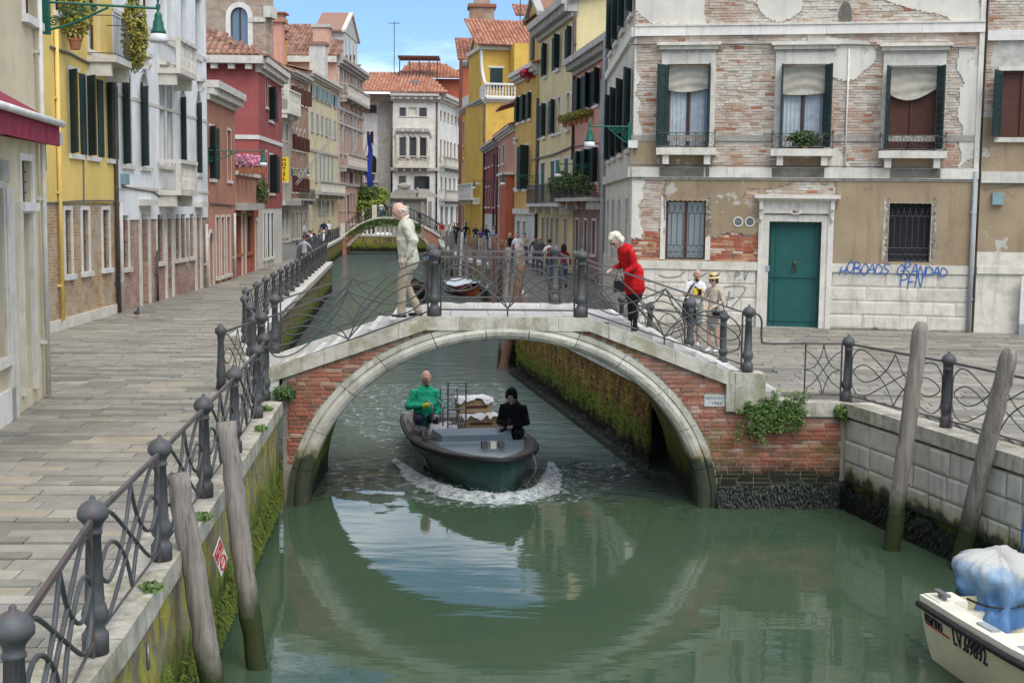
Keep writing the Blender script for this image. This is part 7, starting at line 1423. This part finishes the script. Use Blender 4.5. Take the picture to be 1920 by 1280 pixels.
# --- old man stepping down the bridge, in profile to the left
def bpt(px, y): x = at_y(px, 590, y)[0]; return x
zst = QZ+.156*7
t, hf, hq, k = person('bald old man in pale khaki jacket and beige trousers walking down the bridge', (bpt(766, 21.0), 21.0, QZ+.156*8), R(-90), 1.84, 5, 0, (0, 20), [((.25, .10, 1.16), (.24, .0, .93)), ((-.25, .06, 1.16), (-.24, -.08, .93))], [((.10, -.09, .52), (.10, -.10, .06)), ((-.10, -.06, .50), (-.11, .14, .08))], 'c_jacket', 'long', 'c_khaki', 'long', 'c_black', ('h_white', 'fringe'), 'skin_pale', .012, 1.15, belly=.02, hscale=1.05, loose=.035, coat=.03)
q = MB(); q.tube([hf(.066*math.cos(a*.35), .012+.07*math.sin(a*.35), -.135+.02*math.sin(a*.35)) for a in range(19)], .016*k, 6); acc(t, q, 'collar', 'c_white')
q = MB(); q.bb(-.235*k, -.215*k, -.16*k, .02*k, 1.02*k, 1.14*k); acc(t, q, 'pocket', 'c_jacket', False)
# --- woman in red at the near rail
zr = QZ+.156*7
t, hf, hq, k = person('white-haired woman in a bright red coat leaning on the bridge rail', (at_y(1187, 615, 20.72)[0], 20.72, zr), R(-70), 1.64, 23, 0, (8, 22), [((.24, -.10, 1.10), (.22, -.24, 1.02)), ((-.22, -.10, 1.12), (-.10, -.36, 1.04))], [((.08, -.01, .50), (.08, .0, .08)), ((-.08, -.02, .50), (-.08, -.02, .08))], 'c_red', 'long', 'c_black', 'skirt', 'c_black', ('h_blond', 'bob'), 'skin_pale', .012, 1.28, coat=.15, lower='c_tights', hscale=1.05)
MATS_h = mt('h_cream', (.72, .66, .50), .3, 30, .6, bump=.6, fine=120)
for o in t.children:
    if o.name.startswith('hair'): o.data.materials[0] = MATS['h_cream']
q = MB()
for s in (-1, 1): q.ball(hf(s*.034, -.09, .004), Vector((.03, .012, .022))*k, 8, hq)
acc(t, q, 'sunglasses', 'black_plastic'); q = MB(); q.tube([hf(0, .05, -.16), hf(.09, -.04, -.20), hf(.12, -.08, -.32)], .022*k, 6); acc(t, q, 'scarf', 'c_black')
hbag = thing('handbag', 'small black handbag hanging at the side of the woman in red', 'handbag', (at_y(1160, 555, 20.6)[0], 20.6, zr+.62)); hbag.scale = (.8, .8, .8); MB().bb(-.10, .10, -.05, .05, 0, .22).build('bag', 'black_plastic', hbag); MB().tube(smooth([(-.08, 0, .2), (0, .02, .48), (.08, .02, .2)], 5), .010, 5).build('strap', 'black_plastic', hbag); MB().bb(-.10, .10, -.062, -.05, .10, .21).build('flap', 'black_plastic', hbag)
# --- couple on the campo
g1 = gz(1300, 650); t, hf, hq, k = person('bald bearded man in white T-shirt reading his phone', (g1[0], g1[1], QZ), R(20), 1.76, 3, 0, (-10, 30), [((.25, -.02, 1.16), (.05, -.28, 1.17)), ((-.26, -.02, 1.16), (-.06, -.28, 1.16))], None, 'c_white', 'short', 'c_shortg', 'short', 'c_white', ('h_dark', 'none'), 'skin', .013, 1.08)
q = MB(); q.cap(hf(0, -.07, -.085), .045*k, hf(0, -.05, -.06), .05*k); acc(t, q, 'beard', 'h_brown'); q = MB(); q.bb(-.10, .10, -.165*k, -.14*k, 1.12*k, 1.30*k); acc(t, q, 'shirt_print', 'sign_yellow', False); q = MB(); q.tube([(-.14, .02, 1.46*k), (-.02, -.17, 1.28*k), (.14, -.13, 1.02*k), (.16, .08, 1.0*k)], .018, 5); acc(t, q, 'bag_strap', 'c_black')
ph = tag(MB().bb(-.04, .04, -.01, .01, -.02, .12).build('phone', 'black_plastic', None, False, None, (g1[0]+.06, g1[1]-.36, QZ+1.18)), 'black phone held by the bearded man', 'phone')
bp = thing('backpack', 'black backpack carried at the hip of the man in the white T-shirt', 'backpack', (g1[0]-.16, g1[1]-.30, QZ+.62)); q = MB(); q.cap((0, 0, .14), .17, (0, 0, .34), .15, 12, .75); q.cap((-.05, -.08, .12), .10, (.06, -.08, .2), .10); blob('bag', q, 'c_black', bp, .02); MB().tube(smooth([(-.1, .05, .4), (0, .1, .62), (.12, .12, .8)], 4), .018, 5).build('strap', 'c_black', bp)
g2 = gz(1336, 659); t, hf, hq, k = person('woman in straw hat and beige jacket with a patterned dress', (g2[0], g2[1], QZ), R(-38), 1.66, 0, 0, (0, 8), [((.24, -.02, 1.14), (.10, -.22, 1.02)), ((-.24, .0, 1.14), (-.12, -.22, 1.05))], None, 'c_beige', 'long', 'c_print', 'skirt', 'c_white', ('h_brown', 'bob'), 'skin', .013, .95, coat=.06)
q = MB(); q.lathe([(.005, .13), (.075, .125), (.085, .06), (.088, .04), (.165, .02), (.168, .01), (.09, .015)][::-1], 20); q.v = [tuple(hf(0, 0, .03)+hq @ Vector(p)*k) for p in q.v]; acc(t, q, 'straw_hat', 'c_hat'); q = MB(); q.lathe([(.0895, .042), (.0875, .065)], 20, cap=False); q.v = [tuple(hf(0, 0, .03)+hq @ Vector(p)*k*1.01) for p in q.v]; acc(t, q, 'hat_band', 'c_black'); q = MB()
for s in (-1, 1): q.ball(hf(s*.034, -.09, .0), Vector((.028, .012, .020))*k, 8, hq)
acc(t, q, 'sunglasses', 'black_plastic')
hb2 = thing('shoulder_bag', 'black shoulder bag of the woman in the straw hat', 'handbag', (g2[0]+.10, g2[1]-.22, QZ+.74)); q = MB(); q.cap((-.07, 0, .1), .10, (.07, 0, .1), .10, 10, .6); blob('bag', q, 'c_black', hb2, .014); MB().tube(smooth([(-.1, 0, .14), (0, .05, .42), (.1, 0, .14)], 4), .012, 5).build('strap', 'c_black', hb2)
# --- boatmen
sitl = [((.14, -.40, .93), (.15, -.42, .48)), ((-.14, -.40, .93), (-.15, -.42, .48))]
p0 = at_y(797, 770, 24.75); fx = math.degrees(ang)
t, hf, hq, k = person('bald man in a green hoodie steering the cargo boat', (p0[0], p0[1], .60-.88), R(8), 1.80, 2, 0, (22, 2), [((.31, -.03, 1.12), (.18, -.34, 1.02)), ((-.31, -.03, 1.12), (-.03, -.30, 1.18))], sitl, 'c_green', 'long', 'c_navy', 'long', 'c_black', ('h_grey', 'none'), 'skin', .012, 1.36, hood=True, belly=.05, hscale=1.15)
q = MB(); q.cap(hf(0, -.066, -.098), .026*k, hf(0, -.045, -.08), .04*k); acc(t, q, 'beard', 'h_brown'); q = MB(); q.cap((-.04*k, -.33*k, 1.18*k), .045*k, (.02*k, -.36*k, 1.20*k), .045*k); mt('glove_yellow', (.55, .60, .05), .15, 8); acc(t, q, 'glove', 'glove_yellow')
p1 = at_y(963, 790, 23.4)
t, hf, hq, k = person('person in a black hoodie bent over a phone on the cargo boat', (p1[0], p1[1], .52-.80), R(-12), 1.74, 7, 0, (0, 34), [((.25, -.06, 1.10), (.06, -.30, 1.08)), ((-.25, -.06, 1.10), (-.05, -.30, 1.08))], sitl, 'c_black', 'long', 'c_black', 'long', 'c_black', ('h_dark', 'none'), 'skin', .012, 1.22, hood='up', hscale=1.08)
tag(MB().bb(-.035, .035, -.01, .01, -.05, .08).build('phone', 'black_plastic', None, False, None, (p1[0]-.08, p1[1]-.42, .52-.80+1.14)), 'phone in the hands of the hooded person', 'phone')
# --- passers-by
def far(label, px, y, rz, H=1.72, zb=None, **kw): x = at_y(px, 400, y)[0]; return person(label, (x, y, QZ if zb is None else zb), R(rz), H, vox=.03, **kw)
walk = [((.10, -.12, .50), (.10, -.06, .10)), ((-.10, .0, .50), (-.11, .22, .12))]
far('man in grey T-shirt and dark trousers walking away along the left quay', 570, 57, 172, 1.76, top='c_grey', sleeve='short', bottom='c_dgrey', hair=('h_brown', 'short'), legs=walk, arms=[((.30, .0, 1.2), (.36, -.12, 1.05)), ((-.30, .0, 1.2), (-.34, -.10, 1.1))])
far('man in grey shirt and shorts standing with his phone by the café', 571, 101, 70, 1.76, top='c_grey', sleeve='short', bottom='c_dgrey', btype='short', hair=('h_dark', 'short'), arms=[((.25, 0, 1.15), (.1, -.3, 1.15)), ((-.25, 0, 1.15), (-.1, -.3, 1.15))])
far('heavy man in dark jacket and light blue shirt walking past the café', 607, 112, 5, 1.85, top='c_navy', bottom='c_dgrey', hair=('h_grey', 'none'), build=1.15); far('waiter in white shirt standing behind the café tables', 617, 114, 40, 1.8, top='c_white', sleeve='short', bottom='c_black', hair=('h_dark', 'short'))
sit = [((.12, -.42, .90), (.12, -.42, .46)), ((-.12, -.42, .90), (-.12, -.42, .46))]
for px, y, rz, tp_, hr, l in ((580, 97, 120, 'c_pink', ('h_dark', 'short'), 'seated guest in pink shirt at the café'), (584, 94, 100, 'c_white', ('h_dark', 'short'), 'seated guest in white at the nearest café table'), (587, 100, 20, 'c_black', ('h_dark', 'short'), 'seated guest in black facing us at the café'), (598, 101, -60, 'c_beige', ('h_auburn', 'long'), 'seated guest with auburn hair at the café'), (603, 99, -90, 'c_blue', ('h_brown', 'short'), 'seated guest in blue at the café'), (607, 97, -90, 'c_white', ('h_blond', 'bob'), 'seated blond guest in white at the café railing')):
    x = at_y(px, 400, y)[0]; far(l, px, y, rz, 1.7, QZ-.46, top=tp_, hair=hr, legs=sit, bottom='c_dgrey'); ch = thing('cafe_chair', 'dark café chair under the '+l.replace(' at the café', '').replace(' facing us', ''), 'chair', (x, y, QZ), R(rz), 'café chairs'); MB().bb(-.22, .22, -.22, .22, .40, .44).build('seat', 'c_black', ch); MB().bb(-.22, .22, .2, .23, .5, .9).build('backrest', 'c_black', ch)
    for a in (-.19, .19):
        for b in (-.19, .19): MB().bb(a-.015, a+.015, b-.015, b+.015, 0, .40).build('leg', 'iron_thin', ch)
for px, y, l in ((592, 96, 'grey café table nearest to the railing'), (595, 103, 'grey café table behind the first')):
    x = at_y(px, 400, y)[0]; tb = thing('cafe_table', l, 'table', (x, y, QZ), 0, 'café tables'); MB().bb(-.5, .5, -.4, .4, .72, .75).build('table_top', 'zinc', tb)
    for a in (-.42, .42):
        for b in (-.33, .33): MB().bb(a-.02, a+.02, b-.02, b+.02, 0, .72).build('leg', 'iron_thin', tb)
zq = lambda px, py: P2(px, py)[2]+.05
far('woman in white top and light blue skirt on the second bridge', 680, 129.2, -60, 1.68, zq(680, 424), top='c_white', sleeve='short', bottom='c_skirt', btype='skirt', hair=('h_dark', 'long')); far('person in white top standing on the crown of the second bridge', 715, 129.2, 180, 1.72, zq(715, 413), top='c_white', bottom='c_jean'); far('person with big black backpack on the crown of the second bridge', 720, 129.6, 170, 1.8, zq(720, 413), top='c_black', bottom='c_jean', build=1.3)
far('man in red jacket on the far right landing', 829, 122, 60, 1.74, top='c_red', bottom='c_beige', hair=('h_grey', 'short')); far('man in dark blue shirt descending the second bridge steps', 787, 126, 60, 1.75, zq(787, 428), top='c_navy', bottom='c_dgrey'); far('group member in brown jacket near the far steps', 793, 118, 80, 1.7, top='c_khaki', bottom='c_beige'); far('person with green bag by the awning', 852, 116, 20, 1.72, top='c_teal', bottom='c_dgrey', hair=('h_dark', 'short')); far('person in black with red bag at the far poles', 858, 108, 160, 1.74, top='c_black', bottom='c_black')
far('man in black printed jacket seen from behind by the yellow palazzo', 874, 110, 180, 1.76, top='c_black', bottom='c_navy'); far('man with cap in navy T-shirt walking towards us', 892, 98, 0, 1.78, top='c_navy', sleeve='short', bottom='c_jean', legs=walk); far('woman in purple cardigan with curly auburn hair', 902, 92, 0, 1.62, top='c_purple', bottom='c_beige', hair=('h_auburn', 'bob')); far('man with cap in dark blue jacket next to the purple cardigan', 912, 96, 0, 1.78, top='c_navy', bottom='c_dgrey'); far('man in grey pullover folding his arms', 927, 92, 0, 1.8, top='c_grey', bottom='c_jean', arms=[((.26, -.02, 1.16), (-.05, -.22, 1.18)), ((-.26, -.02, 1.16), (.05, -.22, 1.14))])
far('blonde woman in black top beside the bearded man', 957, 72, 20, 1.66, top='c_black', sleeve='none', bottom='c_jean', hair=('h_blond', 'long')); far('bearded man in white T-shirt with backpack straps walking towards us', 971, 66, 0, 1.8, top='c_white', sleeve='short', bottom='c_jean', hair=('h_brown', 'short'), legs=walk, build=1.1); far('woman in pale top walking behind the bearded man', 985, 73, 0, 1.64, top='c_beige', sleeve='short', bottom='c_dgrey', hair=('h_dark', 'short')); far('dark-haired person in charcoal seen from behind', 1005, 64, 175, 1.74, top='c_dgrey', bottom='c_jean'); far('balding man in dark grey shirt seen from behind', 1013, 60, 180, 1.76, top='c_dgrey', sleeve='short', bottom='c_dgrey', hair=('h_grey', 'fringe'), build=1.15); t, hf, hq, k = far('person in white T-shirt with dark red backpack seen from behind', 1031, 55, 180, 1.74, top='c_white', sleeve='short', bottom='c_jean', hair=('h_dark', 'short'))
q = MB(); q.cap((0, .17, 1.05), .12, (0, .17, 1.3), .11, 10, .7); acc(t, q, 'backpack', 'c_dred'); far('long-haired woman in dark red top seen from behind', 1058, 50, 185, 1.68, top='c_dred', bottom='c_jean', hair=('h_dark', 'long'))
# --- pigeon
pg_ = gz(257, 596); t = thing('pigeon', 'grey pigeon on the paving in front of the yellow house', 'pigeon', pg_, R(40)); q = MB(); q.cap((0, -.03, .15), .065, (0, .09, .13), .045); q.cap((0, -.06, .19), .04, (0, -.08, .26), .03); q.ball((0, -.09, .285), .03, 8); q.cap((0, .1, .13), .03, (0, .22, .11), .02, 8, .4); blob('body', q, 'c_dgrey', t, .012); MB().tube([(0, -.115, .28), (0, -.14, .275)], [.008, .002], 5).build('beak', 'black_plastic', t)
for s in (-1, 1): MB().tube([(s*.025, 0, .10), (s*.025, -.01, .0)], .006, 4).build('leg', 'label_red', t)
# ================================================================== small things on the walls
ns = thing('mooring_sign', 'small red and white no-mooring sign hanging on the left canal wall', 'sign', (0, 0, 0)); s0 = lerp(LE[1][0], LE[2][0], .16); 
yS = 12.62; xS = edge_x(LE, yS); ns.location = (xS+.13, yS, 1.2); ns.rotation_euler = (R(0), R(0), rotz(LE[1], LE[2])-R(12)); tl = Matrix.Rotation(R(-38), 4, 'Y'); ns.scale = (.72, .72, .72)
b = MB().bb(-.16, .16, -.008, .0, -.24, .24); b.v = [tuple(tl @ Vector(p)) for p in b.v]; b.build('board', 'frame_white', ns); b = MB().bb(-.145, .145, -.0105, -.0085, -.0, .225); b.v = [tuple(tl @ Vector(p)) for p in b.v]; b.build('red_field', 'label_red', ns)
b = MB().tube([(.10*math.cos(a*.25), -.012, -.12+.10*math.sin(a*.25)) for a in range(26)], .014, 4); b.bb(-.10, .10, -.014, -.009, -.132, -.108); b.v = [tuple(tl @ Vector(p)) for p in b.v]; b.build('prohibition_ring', 'label_red', ns)
for i, w in enumerate(('DIVIETO', 'DI', 'ORMEGGIO')): text(w, .05, 'frame_white', ns, mtx=tl @ Matrix.Translation((0, -.011, .175-.065*i)) @ FRONT, ext=.001)
ri = MB().tube([(.0, .07*math.cos(a*.3), .09*math.sin(a*.3)) for a in range(22)], .012, 6).build('mooring_ring', 'steel', None, True, None, (edge_x(LE, 9.48)+.05, 9.48, 1.29), .3); tag(ri, 'iron mooring ring on the near left canal wall', 'ring')
iv_ = thing('climbing_plant', 'bright green ivy hanging on the brick abutment right of the arch', 'plant', bw(4.15, -.10, 1.5), R(2.2)); mb = MB(); st_ = MB()
for q in range(34):
    x0 = rnd.triangular(-.55, .55, -.15); ln = rnd.uniform(.08, .42)*(1.25 if x0 < -.1 else .8); z0_ = rnd.uniform(.0, .28); pts = [(x0+rnd.gauss(0, .03)*i-.12*i/4, -.02-.02*rnd.random(), z0_-ln*i/4) for i in range(5)]; st_.tube(pts, .004, 4)
    for p in pts: mb.leaves(p, (.06, .03, .06), 14, .032)
for q in range(14): x0 = rnd.uniform(-.1, .5); mb.leaves((x0, -.05, .2+rnd.random()*.15), (.06, .05, .10), 10, .036)
mb.build('foliage', 'ivy', iv_); st_.build('stem', 'leaf_dark', iv_)
plant('small ivy tuft at the corner of brick and stone wall', tuple(Vector(bw(5.22, -.08, 1.52))), (.16, .08, .14), 300, .04, 'ivy', None); plant('green ferns growing at the left foot of the bridge', tuple(Vector(bw(-3.50, -.15, 1.78))), (.18, .10, .10), 260, .06, 'leaf_dark', None)
for i, (x, y) in enumerate(((-2.9, 9.9), (-3.05, 12.2), (-3.45, 17.2), (-3.7, 18.9))): MB().leaves((0, 0, .03), (.10, .10, .04), 90, .03).build('weed_tuft', 'ivy', None, False, None, (x+.12, y, QZ+.02)); tag(bpy.data.objects['weed_tuft' if i == 0 else 'weed_tuft.%03d' % i], ('nearest', 'second', 'third', 'farthest')[i]+' grass tuft on the left coping beside the railing', 'weed', 'tufts on the coping')
for i, (px, py) in enumerate(((1812, 615), (1640, 618), (1900, 622))): MB().leaves((0, 0, .12 if i == 0 else .05), (.14, .1, .16 if i == 0 else .06), 160, .05).build('wall_weed', 'ivy', None, False, None, gz(px, py)); tag(bpy.data.objects['wall_weed' if i == 0 else 'wall_weed.%03d' % i], ('tall weed at the foot of the grey drainpipe', 'low weed tuft right of the teal door', 'weed tuft below the notice board')[i], 'weed')
